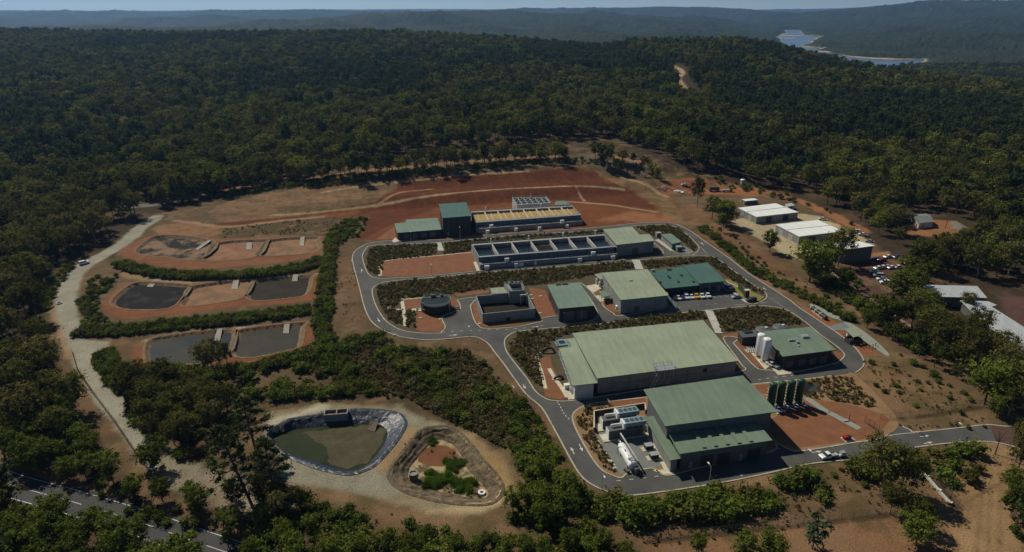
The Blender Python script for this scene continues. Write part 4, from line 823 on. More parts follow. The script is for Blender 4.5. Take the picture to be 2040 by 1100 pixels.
def scatter(name, pts, sc, vi, protos, label=None):
    """one object of stuff: copies of growing plants set out on a cloud of points"""
    n = len(pts); me = bpy.data.meshes.new(name); me.vertices.add(n); me.vertices.foreach_set('co', np.asarray(pts, np.float32).ravel())
    a = me.attributes.new('sc', 'FLOAT_VECTOR', 'POINT'); a.data.foreach_set('vector', np.asarray(sc, np.float32).ravel())
    a = me.attributes.new('vi', 'INT', 'POINT'); a.data.foreach_set('value', np.asarray(vi, np.int32))
    r = np.zeros((n, 3), np.float32); r[:, 2] = RNG.random(n)*6.28; a = me.attributes.new('rt', 'FLOAT_VECTOR', 'POINT'); a.data.foreach_set('vector', r.ravel()); me.update()
    o = bpy.data.objects.new(name, me); C.objects.link(o); struct(o, 'stuff')
    g = bpy.data.node_groups.new(name, 'GeometryNodeTree'); g.interface.new_socket('Geometry', in_out='INPUT', socket_type='NodeSocketGeometry'); g.interface.new_socket('Geometry', in_out='OUTPUT', socket_type='NodeSocketGeometry')
    N = g.nodes; L = g.links; gi = N.new('NodeGroupInput'); go = N.new('NodeGroupOutput'); ip = N.new('GeometryNodeInstanceOnPoints'); jn = N.new('GeometryNodeJoinGeometry')
    for ob in protos[::-1]:
        oi = N.new('GeometryNodeObjectInfo'); oi.inputs['Object'].default_value = ob; oi.inputs['As Instance'].default_value = True; L.new(oi.outputs['Geometry'], jn.inputs[0])
    L.new(gi.outputs[0], ip.inputs['Points']); L.new(jn.outputs[0], ip.inputs['Instance']); ip.inputs['Pick Instance'].default_value = True
    def na(nm, tp):
        x = N.new('GeometryNodeInputNamedAttribute'); x.data_type = tp; x.inputs['Name'].default_value = nm; return x.outputs['Attribute']
    L.new(na('vi', 'INT'), ip.inputs['Instance Index']); L.new(na('sc', 'FLOAT_VECTOR'), ip.inputs['Scale'])
    er = N.new('FunctionNodeEulerToRotation'); L.new(na('rt', 'FLOAT_VECTOR'), er.inputs[0]); L.new(er.outputs[0], ip.inputs['Rotation'])
    L.new(ip.outputs[0], go.inputs[0]); md = o.modifiers.new('plants', 'NODES'); md.node_group = g
    return o
def poly_points(px, spacing, jit=.45, rng=RNG):
    P = np.array([gat(*q)[:2] for q in px]); lo = P.min(0); hi = P.max(0)
    gx, gy = np.meshgrid(np.arange(lo[0], hi[0], spacing), np.arange(lo[1], hi[1], spacing)); gx = gx.ravel()+rng.uniform(-jit, jit, gx.size)*spacing; gy = gy.ravel()+rng.uniform(-jit, jit, gy.size)*spacing
    k = sdist(gx, gy, P) < 0; return np.stack([gx[k], gy[k]], 1)
def line_points(px, spacing, width, rng=RNG):
    L = smooth(np.array([gat(*q)[:2] for q in px]), False, 6); d = np.concatenate([[0], np.cumsum(np.linalg.norm(np.diff(L, axis=0), axis=1))]); n = max(2, int(d[-1]/spacing)); out = []
    rows = max(1, round(width/spacing))
    for r in range(rows):
        s = np.linspace(0, d[-1], n)+rng.uniform(-.4, .4, n)*spacing; x = np.interp(s, d, L[:, 0]); y = np.interp(s, d, L[:, 1])
        off_ = ((r+.5)/rows-.5)*width+rng.uniform(-.4, .4, n)*spacing*.8
        t = np.stack([np.gradient(x), np.gradient(y)], 1); t /= np.maximum(np.linalg.norm(t, axis=1), 1e-6)[:, None]; out.append(np.stack([x-t[:, 1]*off_, y+t[:, 0]*off_], 1))
    return np.concatenate(out)
# open ground kept free of scattered trees
OPEN = [atp(q) for q in (
    [(1795, 422), (1850, 420), (1935, 445), (1945, 475), (1900, 505), (1850, 512), (1800, 490)],
    [(1440, 385), (1600, 385), (1720, 450), (1770, 490), (1830, 515), (1800, 545), (1830, 640), (1740, 610), (1600, 530), (1440, 450)],
    [(1860, 560), (1960, 565), (2060, 620), (2060, 720), (1960, 670), (1860, 610)])]
PLANT = [np.array([gat(*q)[:2] for q in L]) for L in ([(860, 88), (1000, 86), (1150, 100), (1260, 118), (1340, 140), (1355, 160), (1250, 160), (1100, 140), (950, 115)], [(1440, 210), (1700, 200), (2040, 215), (2040, 300), (1800, 310), (1600, 290)], [(1320, 270), (1500, 290), (1640, 350), (1560, 370), (1400, 340)])]
TRACKS = [np.array([gat(*q)[:2] for q in L]) for L in ([(290, 445), (255, 478), (180, 522), (137, 570), (131, 600)], [(1290, 116), (1300, 119), (1345, 133), (1360, 145), (1352, 158), (1372, 185), (1380, 200)], [(1130, 308), (1250, 318), (1330, 345)], [(1440, 366), (1560, 385), (1700, 450)])]
def in_view(p, z=6., m=.08):
    d = p[..., 1]*CP-(z-H)*SP; u = F*p[..., 0]/d/1020; v = F*(p[..., 1]*SP+(z-H)*CP)/d/550
    return (np.abs(u) < 1+m) & (v < 1+m) & (v > -1.25)
def vegetation():
    make_kinds(); T = []; B = []    # T: (x, y, kind, scale, zone)   B: (x, y, scale, zone)
    def addT(P, kind, s0, s1, zone):
        for x, y in P: T.append((x, y, kind, random.uniform(s0, s1), zone))
    def addB(P, s0, s1, zone):
        for x, y in P: B.append((x, y, random.uniform(s0, s1), zone))
    Z = {}
    # open forest on every side of the clearing
    sp = 8.2; ys = np.arange(140, 2150, sp); P = []
    for yy in ys:
        hw = yy*1.02+40; xs = np.arange(-hw, hw, sp*(1+.15*(yy > 900))); P.append(np.stack([xs+RNG.uniform(-.46, .46, xs.size)*sp, yy+RNG.uniform(-.46, .46, xs.size)*sp], 1))
    P = np.concatenate(P); d = sdist(P[:, 0], P[:, 1], SITE_CLEAR); keep = (d > 2)
    keep &= fbm(P[:, 0], P[:, 1], 70, 71) > .30
    for Q in OPEN: keep &= sdist(P[:, 0], P[:, 1], Q) > 2
    for j, Q in enumerate(TRACKS): keep &= ldist(P[:, 0], P[:, 1], Q) > (13 if j == 0 else 14 if j == 1 else 7)
    road_up = atp([(-260, 855), (-120, 899), (0, 934), (150, 976), (295, 1018), (404, 1055.5), (513, 1092), (760, 1185)])
    keep &= ldist(P[:, 0], P[:, 1], road_up) > 11
    keep &= ~((P[:, 1] < 300) & (P[:, 0] > -60) & (P[:, 0] < .95*P[:, 1]+25))
    keep &= in_view(P, 6., .27)
    P = P[keep]
    for x, y in P:
        if x < 0 and y < 470: z = 'west' if y > 240 else 'southwest'
        elif x > 120 and y < 520: z = 'east'
        else: z = 'north'
        if z == 'east': T.append((x, y, 'lush' if random.random() < .45 else 'gum', random.uniform(.65, 1.15), z))
        else: T.append((x, y, 'gum', random.uniform(.6, 1.25), z))
    # more trees
    addT(poly_points([(-60, 1000), (60, 1018), (150, 1052), (260, 1088), (330, 1112), (420, 1150), (300, 1260), (-60, 1240)], 5.6), 'lush', .65, .95, 'roadside')
    addT(poly_points([(0, 928), (0, 760), (85, 745), (125, 805), (165, 880), (215, 945), (270, 1005), (200, 985), (100, 955)], 5.6), 'lush', .55, .95, 'southwest')
    addT(poly_points([(205, 965), (260, 985), (345, 965), (400, 1005), (430, 1060), (370, 1042), (290, 1008)], 5.8), 'lush', .5, .9, 'southwest')
    addT(poly_points([(445, 975), (520, 975), (590, 985), (610, 1010), (560, 1040), (480, 1030)], 5.5), 'gum', .4, .6, 'south')
    addT(poly_points([(225, 790), (290, 750), (430, 770), (470, 830), (400, 880), (330, 915), (290, 870), (255, 830)], 5.2), 'gum', .45, .75, 'hollow')
    addT(poly_points([(430, 1050), (560, 1030), (700, 1075), (900, 1090), (1080, 1070), (1130, 1030), (1160, 1060), (1300, 1120), (1300, 1180), (430, 1180)], 6.0), 'lush', .35, .62, 'south')
    addT(poly_points([(1740, 640), (1800, 670), (1900, 740), (1960, 790), (2045, 860), (2080, 790), (1960, 720), (1840, 655)], 6.8), 'gum', .55, 1.0, 'east road')
    addT(poly_points([(1590, 520), (1640, 530), (1700, 585), (1680, 600), (1610, 560)], 11), 'lush', .6, 1.0, 'east road')
    addT(poly_points([(1420, 425), (1465, 440), (1450, 470), (1410, 450)], 10), 'lush', .5, .85, 'east road')
    addT(poly_points([(1700, 640), (1760, 660), (1850, 720), (1930, 780), (1900, 770), (1800, 710)], 8), 'lush', .4, .7, 'east road')
    addT(poly_points([(1010, 1000), (1060, 960), (1120, 950), (1150, 1000), (1130, 1060), (1050, 1070)], 6.5), 'lush', .5, .85, 'south')
    addT(poly_points([(1300, 1070), (1500, 1065), (1560, 1100), (1500, 1140), (1300, 1140)], 11), 'lush', .4, .7, 'south')
    addT(poly_points([(1745, 1000), (1800, 990), (1850, 1060), (1850, 1110), (1780, 1110), (1750, 1040)], 9), 'gum', .5, .8, 'south')
    addT(poly_points([(2000, 900), (2045, 880), (2080, 1100), (2010, 1100)], 7), 'lush', .4, .7, 'southeast')
    addT(line_points([(330, 400), (420, 385), (540, 370), (640, 356), (760, 345), (880, 335), (1000, 325), (1120, 320)], 7, 24), 'gum', .5, 1.05, 'crest')
    addB(line_points([(420, 392), (540, 376), (640, 362), (760, 350), (880, 338), (1000, 328), (1110, 321), (1200, 325)], 5, 14), .7, 1.5, 'crest')
    addT(poly_points([(1180, 310), (1290, 332), (1330, 350), (1310, 360), (1190, 335)], 10), 'gum', .5, .9, 'crest')
    addT(poly_points([(1690, 590), (1720, 610), (1800, 660), (1880, 715), (1960, 780), (1940, 790), (1840, 720), (1740, 650)], 10), 'lush', .3, .55, 'east road')
    addT(poly_points([(1800, 540), (1850, 535), (1850, 565), (1825, 600), (1850, 640), (1960, 700), (1900, 690), (1790, 620)], 6.5), 'gum', .55, .85, 'car park')
    addT(poly_points([(1800, 620), (1850, 630), (1900, 660), (1940, 695), (1900, 700), (1830, 660)], 7.5), 'lush', .5, .75, 'car park')
    # bushes
    addB(line_points([(247, 528), (262, 536), (330, 549), (420, 552), (520, 548), (600, 536), (645, 520)], 2.2, 8), .9, 1.45, 'upper hedge')
    addB(line_points([(160, 662), (230, 662), (330, 652), (440, 642), (540, 630), (615, 620)], 2.2, 9), .85, 1.4, 'lower hedge')
    addB(poly_points([(152, 600), (200, 565), (240, 550), (205, 585), (195, 615), (215, 640), (180, 660), (155, 640)], 3.4), .7, 1.1, 'lower hedge')
    addB(line_points([(662, 470), (658, 510), (652, 545), (648, 585), (645, 620), (640, 655), (650, 680)], 2.3, 6), .8, 1.45, 'cross hedge')
    addB(line_points([(700, 440), (690, 460), (672, 480)], 3, 9), .7, 1.1, 'cross hedge')
    addB(line_points([(300, 745), (380, 748), (480, 742), (540, 728), (620, 705), (655, 680)], 2.4, 8), .8, 1.5, 'scrub')
    addB(line_points([(205, 705), (215, 730), (235, 755), (260, 780)], 2.2, 8), .8, 1.2, 'gravel')
    scr = poly_points([(640, 690), (720, 668), (760, 672), (830, 700), (930, 705), (985, 740), (1030, 790), (1075, 845), (1110, 915), (1090, 965), (1030, 955), (1000, 900), (940, 855), (860, 815), (780, 795), (680, 790), (560, 800), (480, 790), (420, 760), (540, 745), (620, 720)], 2.8)
    g = fbm(scr[:, 0], scr[:, 1], 13, 51); addB(scr[g > .50], .6, 1.6, 'scrub'); addB(scr[(g <= .50) & (g > .43)], .3, .65, 'scrub')
    rowp = poly_points([(1120, 985), (1250, 1008), (1370, 1000), (1500, 978), (1600, 955), (1720, 925), (1830, 905), (1840, 930), (1770, 960), (1620, 1005), (1480, 1030), (1300, 1050), (1150, 1035)], 2.7)
    g = fbm(rowp[:, 0], rowp[:, 1], 12, 55); addB(rowp[g > .40], 1.0, 2.1, 'south hedge'); addB(rowp[(g <= .42) & (g > .36)], .4, .7, 'south hedge')
    bt = poly_points([(500, 1010), (560, 985), (640, 1005), (760, 1035), (900, 1050), (1010, 1030), (1080, 985), (1130, 1010), (1100, 1080), (1300, 1100), (1300, 1140), (500, 1140)], 3.2)
    g = fbm(bt[:, 0], bt[:, 1], 12, 58); addB(bt[g > .42], .8, 1.5, 'bottom')
    addB(line_points([(1395, 455), (1430, 480), (1470, 515), (1510, 545), (1550, 565), (1600, 590), (1650, 612), (1690, 640)], 3., 7), .7, 1.45, 'east slope')
    addB(line_points([(1612, 535), (1660, 572), (1700, 602), (1745, 634), (1790, 668), (1840, 702)], 2.8, 8), .8, 1.6, 'east slope')
    addB(poly_points([(205, 935), (300, 990), (420, 1050), (340, 1062), (180, 995)], 4), .6, 1.2, 'bottom west')
    addB(poly_points([(1640, 520), (1700, 545), (1740, 590), (1690, 575)], 5), .5, 1.0, 'east slope')
    addB(poly_points([(1780, 690), (1900, 770), (1990, 830), (1900, 790), (1800, 730)], 5), .5, 1.2, 'east slope')
    addB(poly_points([(1725, 700), (1800, 730), (1900, 800), (1860, 835), (1790, 820), (1740, 770)], 7), .3, .8, 'east slope')
    addB(poly_points([(1400, 440), (1460, 470), (1560, 540), (1700, 625), (1680, 635), (1540, 570), (1430, 490)], 5.5), .3, .9, 'east slope')
    addB(poly_points([(1880, 870), (1990, 850), (1980, 820), (1900, 800), (1860, 830)], 7), .4, .8, 'east slope')
    addB([at(x, y)[:2] for x, y in ((1900, 935), (1890, 912), (1915, 905), (1942, 905), (1870, 930), (1882, 955), (1895, 968), (1930, 950), (1945, 940), (1930, 960), (1858, 905))], 1.0, 1.9, 'exit road')
    addB([at(x, y)[:2] for x, y in ((2020, 990), (2015, 1010), (2030, 1040), (2022, 1065), (2010, 960))], 1.0, 1.7, 'exit road')
    addB(poly_points([(160, 560), (210, 545), (245, 552), (200, 590), (165, 600)], 4.5), .6, 1.1, 'gravel')
    addB(line_points([(82, 620), (96, 585), (115, 556), (140, 532)], 3.5, 7), .8, 1.3, 'gravel')
    addB(poly_points([(680, 440), (740, 432), (720, 470), (660, 500), (650, 470)], 4.2), .5, 1.1, 'cross hedge')
    addB(poly_points([(1330, 340), (1370, 350), (1500, 370), (1570, 388), (1640, 420), (1700, 450), (1650, 420), (1500, 385)], 6), .6, 1.3, 'east slope')
    addB(poly_points([(230, 790), (300, 760), (430, 770), (480, 830), (440, 900), (340, 920), (280, 870)], 4.2), .7, 1.3, 'hollow')
    # ---- individuals
    def px_size(x, y, z=5): return 1/np.linalg.norm([x, y, z-H])
    TL = {'west': ('dark gum tree in the forest west of the gravel road', 'gum trees west of the gravel road'), 'southwest': ('bushy gum between the gravel road and the sealed public road', 'gums above the public road'),
          'east': ('rounded gum tree in the wood beside the white roofed sheds', 'gums around the sheds and the house'), 'north': ('tall gum on the forest edge above the red earth bank', 'gums of the northern forest edge'),
          'roadside': ('olive green gum on the near side of the public road', 'gums below the public road'), 'hollow': ('dark slender gum in the hollow east of the gravel road', 'gums in the hollow by the gravel road'),
          'south': ('low leafy gum in the thicket south of the lined pond', 'gums in the southern thicket'), 'east road': ('scattered gum beside the red paved road on the east slope', 'gums along the red paved road'),
          'southeast': ('bushy gum at the edge of the bare dirt track by the exit road', 'gums beside the dirt track'), 'crest': ('single slender gum along the track above the red bank', 'gums along the track above the bank'), 'car park': ('leafy gum between the east car park and the long pale roof', 'gums by the east car park')}
    T.sort(key=lambda t: -px_size(t[0], t[1])*t[3]); rest = []; n = 0; midprotos = []
    for x, y, k, s, z in T:
        p = (x, y, float(hz(np.array([x]), np.array([y]))[0])); vis = bool(in_view(np.array([x, y]), 7, 0.0))
        if n < 270 and vis:
            lab, grp = TL[z]; plant_tree(k, random.randrange(5), p, (s*random.uniform(.9, 1.15), s), lab, grp); n += 1
        else: rest.append((*p, k, s))
    # thirty background trees built as single meshes; the rest of the forest grows from the same shapes
    vis = [r for r in rest if in_view(np.array([r[0], r[1]]), 7, -.05)]
    protos = []
    for i in range(13):
        kk = ('mid', i) if i < 6 else (('far', i-6) if i < 11 else ('fardark', i-11)); r = vis[i*3] if i < 6 else vis[60+i*4]; rest.remove(r)
        o = solid('eucalyptus_tree', TREEKIND[kk], r[:3], r[4], 'gum tree standing back in the forest around the plant', 'tree', 'gums standing back in the forest'); protos.append(o)
    rest = np.array([(r[0], r[1], r[2], r[4]) for r in rest]); dist = np.hypot(rest[:, 0], rest[:, 1]); big = np.where(dist > 1100, 1.08, 1.)
    sc = np.stack([rest[:, 3]*RNG.uniform(.75, 1.3, len(rest))*big]*2+[rest[:, 3]*RNG.uniform(.8, 1.25, len(rest))], 1)
    lg = fbm(rest[:, 0], rest[:, 1], 160, 77); vi = np.where(dist < 900, RNG.integers(0, 6, len(rest)), RNG.integers(6, 11, len(rest)))
    plan = np.zeros(len(rest), bool)
    for Q in PLANT: plan |= sdist(rest[:, 0], rest[:, 1], Q) < 0
    plan |= (RNG.random(len(rest)) < .15)|(lg < .36); vi = np.where(plan, RNG.integers(11, 13, len(rest)), vi)
    print('forest', len(rest), 'bushes', len(B)); scatter('forest', rest[:, :3], sc, vi, protos)
    BL = {'crest': ('dark bush on the verge above the red bank', 'bushes above the red bank'), 'upper hedge': ('dense green bush in the hedge below the upper row of drying beds', 'bushes of the upper hedge'), 'lower hedge': ('dense green bush in the hedge between the middle and lowest drying beds', 'bushes of the lower hedge'),
          'cross hedge': ('green bush in the cross hedge at the east end of the drying beds', 'bushes of the cross hedge'), 'scrub': ('dark bush in the scrub between the drying beds and the lined pond', 'bushes of the middle scrub'),
          'gravel': ('bright bush at the edge of the pale gravel road', 'bushes along the gravel road'), 'south hedge': ('dark green bush in the belt below the southern plant road', 'bushes below the southern plant road'),
          'bottom west': ('leafy bush between the gravel road bend and the sealed public road', 'bushes above the public road'), 'bottom': ('leafy bush in the thicket south of the two ponds', 'bushes of the southern thicket'), 'east slope': ('green bush on the dry slope between the loop road and the sheds', 'bushes on the eastern slope'),
          'exit road': ('round green bush on bare ground south of the exit road', 'bushes beside the exit road'), 'hollow': ('dark bush in the hollow east of the gravel road', 'bushes in the hollow')}
    B.sort(key=lambda b: -px_size(b[0], b[1], 1)*b[2]); first = {}; restb = []; n = 0; bp = []
    for x, y, s, z in B:
        zz = float(hz(np.array([x]), np.array([y]))[0]); vis = bool(in_view(np.array([x, y]), 2, -.01)); i = random.randrange(6)
        if n < 280 and vis and (n < 200 or z in ('upper hedge', 'lower hedge', 'cross hedge', 'east slope', 'exit road')):
            lab, grp = BL[z]; o = solid('bush', TREEKIND['bush', i], (x, y, zz-.1), (s, s*random.uniform(.85, 1.25)), lab, 'bush', grp); n += 1
            first.setdefault(i, o)
        else: restb.append((x, y, zz-.1, s))
    restb = np.array(restb); bprot = [first[i] for i in range(6)]+[solid('bush', TREEKIND['dry', i], (*at(*p)[:2], 0), (.8, .8), 'dry straw coloured bush in the gap of the middle scrub', 'bush', 'dry bushes of the middle scrub') for i, p in enumerate(((868, 742), (905, 762)))]
    scatter('shrubbery', restb[:, :3], np.stack([restb[:, 3]]*2+[restb[:, 3]*RNG.uniform(.8, 1.25, len(restb))], 1), np.where(RNG.random(len(restb)) < .06, RNG.integers(6, 8, len(restb)), RNG.integers(0, 6, len(restb))), bprot)
    # low brown ground cover on the banks between the terraces
    S = []
    for px, s_ in (([(735, 500), (745, 492), (873, 486), (868, 508), (765, 520), (757, 550), (738, 545), (730, 530)], 1), ([(886, 485), (990, 474), (1190, 461), (1205, 458), (1200, 468), (1050, 478), (940, 490), (938, 502), (886, 507)], 1), ([(1268, 453), (1330, 450), (1355, 458), (1372, 475), (1388, 492), (1380, 500), (1355, 478), (1330, 465), (1300, 470)], 1),
                   ([(748, 575), (780, 563), (960, 546), (1140, 532), (1260, 522), (1264, 535), (1190, 548), (1085, 566), (975, 575), (910, 585), (800, 595), (790, 612), (758, 610)], 1), ([(1278, 521), (1400, 513), (1425, 516), (1470, 548), (1520, 585), (1500, 580), (1450, 555), (1408, 522), (1290, 536)], 1),
                   ([(1015, 690), (1030, 664), (1104, 656), (1290, 633), (1400, 620), (1408, 636), (1140, 663), (1100, 680), (1088, 700), (1070, 715), (1082, 775), (1060, 758), (1020, 710)], 1), ([(1422, 620), (1500, 612), (1560, 618), (1600, 645), (1530, 655), (1470, 660), (1438, 662)], 1),
                   ([(760, 612), (800, 620), (800, 650), (775, 640)], 1), ([(808, 620), (826, 618), (826, 655), (810, 652)], 1),
                   ([(1150, 830), (1170, 812), (1215, 803), (1222, 815), (1188, 830), (1184, 868), (1228, 940), (1205, 935), (1165, 880)], .9), ([(1600, 760), (1690, 750), (1740, 800), (1735, 812), (1600, 790)], .9), ([(1590, 872), (1660, 858), (1695, 866), (1610, 888)], .7), ([(1785, 848), (1900, 838), (1960, 832), (1965, 845), (1830, 858)], .8),
                   ([(445, 456), (500, 450), (600, 438), (720, 432), (700, 462), (560, 468), (445, 474)], .8), ([(600, 372), (760, 350), (1000, 325), (1130, 315), (1000, 332), (800, 356), (620, 378)], 1.2),
                   ([(1380, 450), (1440, 460), (1560, 550), (1700, 640), (1760, 700), (1680, 650), (1560, 575), (1440, 500)], .8), ([(1720, 720), (1850, 750), (1960, 800), (1900, 830), (1780, 800)], .7), ([(610, 985), (740, 1015), (860, 1045), (700, 1040), (600, 1005)], .7), ([(1110, 900), (1170, 970), (1250, 1000), (1500, 960), (1700, 925), (1500, 985), (1250, 1015), (1130, 975)], .7), ([(670, 520), (700, 520), (720, 600), (740, 650), (680, 640)], .6), ([(700, 690), (930, 700), (1080, 850), (1090, 930), (1000, 890), (800, 790), (650, 780)], 1.1), ([(800, 885), (830, 865), (905, 858), (960, 930), (990, 985), (940, 1000), (830, 980), (785, 955)], .7), ([(1280, 1010), (1500, 990), (1750, 940), (1860, 1000), (1700, 1040), (1300, 1090)], .8), ([(1850, 900), (1940, 890), (1930, 980), (1890, 1010), (1800, 930)], .7)):
        q = poly_points(px, .98 if s_ >= .9 else 1.9, .9); S += [(x, y, s_) for x, y in q]
    S = np.array(S); z = hz(S[:, 0], S[:, 1]); z = np.where((z > -.5) & (z < .5), z+.06, z)
    for Q in BEDW.values(): z = np.where((sdist(S[:, 0], S[:, 1], Q) < 0), np.maximum(z, KT), z)
    ok = (z > -1) & ((S[:, 2] > .85) | (fbm(S[:, 0], S[:, 1], 11, 91) > .5)); S = S[ok]; z = z[ok]
    prot = [solid('bush', TREEKIND['scrub', i], (*at(*p)[:2], 0.1), 1.0, 'low brown heath clump on the planted bank above the digester tank', 'bush', 'heath clumps above the digester') for i, p in enumerate(((830, 572), (842, 574), (815, 576), (800, 578)))]
    s = S[:, 2]*(.35+1.1*RNG.random(len(S))**1.6)*np.where(S[:, 2] > .85, 1.1, .9); scatter('heath', np.stack([S[:, 0], S[:, 1], z-.05], 1), np.stack([s, s, s*RNG.uniform(.6, 1.2, len(S))], 1), RNG.integers(0, 4, len(S)), prot); print('heath', len(S))
    # tufts along the foot of the pit's banks
    q = poly_points(INF_F, 1.1, .5); IF = atp(INF_F, -2.2); d = sdist(q[:, 0], q[:, 1], IF); q = q[(d < 0) & (d > -2.6) & (RNG.random(len(q)) < .45)]
    s = RNG.uniform(.3, .8, len(q)); scatter('tussocks', np.stack([q[:, 0], q[:, 1], np.full(len(q), -2.25)], 1), np.stack([s, s, s], 1), RNG.integers(0, 4, len(q)), prot)
    # reeds in the pit
    rp = []
    for cx, cy, rr in ((868, 957, 4.6), (905, 927, 3.0), (923, 968, 3.5), (862, 883, 1.6)):
        c = at(cx, cy, -2.2)
        for k in range(int(rr*rr*3.2)):
            a = random.random()*6.28; r = rr*math.sqrt(random.random())*(.75+.4*math.sin(a*3+cx)); rp.append((c[0]+r*math.cos(a)*1.1, c[1]+r*math.sin(a), -2.3))
    o = solid('reed_clump', TREEKIND['reed', 0], rp[0], (.8, .8), 'bright green reed clump in the largest patch inside the brown pit', 'reeds', None)
    rp = np.array(rp[1:]); s = RNG.uniform(.4, 1., len(rp)); scatter('reeds', rp, np.stack([s, s, s*1.3], 1), np.zeros(len(rp), int), [o])
    # ---- trees one can point to
    sp = [('gum', 1, (437, 757), (.95, 1.05), (-.22, 0), 'tall gum leaning over the grey blue drying bed', 'eucalyptus_tree'),
          ('gum', 3, (458, 738), (.5, .75), (-.12, 0), 'small thin gum between the two lowest drying beds', 'eucalyptus_tree'),
          ('pine', 0, (498, 998), (1.1, 1.0), (-.22, 0), 'tallest pine leaning left beside the lined pond, trunk bare below', 'pine_tree'),
          ('pine', 1, (512, 905), (1.1, .8), (-.10, 0), 'shorter pine standing behind the tall leaning pine at the pond', 'pine_tree'),
          ('pine', 1, (548, 985), (.85, .75), (-.05, 0), 'narrow pine overhanging the west edge of the lined pond', 'pine_tree'),
          ('lush', 2, (304, 935), (1.0, .75), None, 'round crowned gum standing on the verge of the gravel road bend', 'eucalyptus_tree'),
          ('gum', 2, (1760, 975), (1.15, 1.0), (-.05, 0), 'spreading gum overhanging the exit road beside the chain fence', 'eucalyptus_tree'),
          ('gum', 0, (1790, 985), (.9, .9), (.1, 0), 'tilted gum just below the spreading gum at the exit road', 'eucalyptus_tree'),
          ('grey', 0, (1618, 1093), (1.1, 1.05), None, 'pale silvery tree on the bare strip along the lower fence', 'silver_tree'),
          ('lush', 1, (1530, 1112), (.95, .62), None, 'broad dark tree on the lower edge left of the silvery tree', 'eucalyptus_tree'),
          ('lush', 3, (1825, 1085), (.95, .7), None, 'wide dark tree casting long shadows at the end of the wall', 'eucalyptus_tree'),
          ('bare', 0, (1982, 905), (.9, .9), (.12, 0), 'bare leafless tree at the bend of the exit road', 'dead_tree'),
          ('gum', 4, (2022, 920), (.75, .8), (.1, 0), 'thin gum with sparse crown behind the bare tree', 'eucalyptus_tree'),
          ('lush', 0, (1612, 562), (2.1, 1.7), None, 'big dark gum in front of the middle white roofed shed', 'eucalyptus_tree'),
          ('gum', 2, (1668, 530), (1.25, 1.35), None, 'tall gum with pale trunk in front of the small white roofed block', 'eucalyptus_tree'),
          ('lush', 4, (1533, 503), (1.0, 1.0), None, 'small gum on the yard edge between the two big sheds', 'eucalyptus_tree'),
          ('lush', 2, (1447, 450), (1.5, 1.3), None, 'gum west of the first white roofed shed', 'eucalyptus_tree'),
          ('gum', 0, (1388, 412), (.9, 1.3), None, 'tall thin gum in front of the parked machines in the dirt yard', 'eucalyptus_tree'),
          ('lush', 3, (1960, 805), (1.5, 1.3), None, 'leafy gum on the red road above the exit road', 'eucalyptus_tree'),
          ('lush', 1, (1985, 832), (.7, .65), None, 'short bushy gum right of the leafy gum on the red road', 'eucalyptus_tree'),
          ('lush', 0, (1755, 650), (1.4, 1.15), None, 'gum with two stems at the junction of the red road', 'eucalyptus_tree'),
          ('lush', 0, (1090, 1048), (1.0, .85), None, 'dark conical tree at the corner south of the muddy pit', 'eucalyptus_tree'),
          ('lush', 2, (1690, 558), (.5, .4), None, 'low tree beside the white cars of the east car park', 'eucalyptus_tree'),
          ('lush', 4, (1795, 606), (1.7, 1.3), None, 'bright leafy gum right of the white cars', 'eucalyptus_tree'),
          ('lush', 1, (1838, 642), (1.25, 1.15), None, 'tall gum in front of the long pale roofs', 'eucalyptus_tree'),
          ('gum', 3, (1940, 682), (1.0, .95), None, 'gum with flat crown reaching over the longest pale roof', 'eucalyptus_tree'),
          ('gum', 1, (1925, 622), (.6, .6), None, 'small gum at the gap between the two pale roofs', 'eucalyptus_tree')]
    for k, i, px, s, lean, lab, nm in sp:
        p = gat(*px); e = plant_tree(k, i, p, s, lab, None, None, None, nm); 
        if lean: e.rotation_mode = 'ZYX'; e.rotation_euler = (0, lean[0], e.rotation_euler[2])
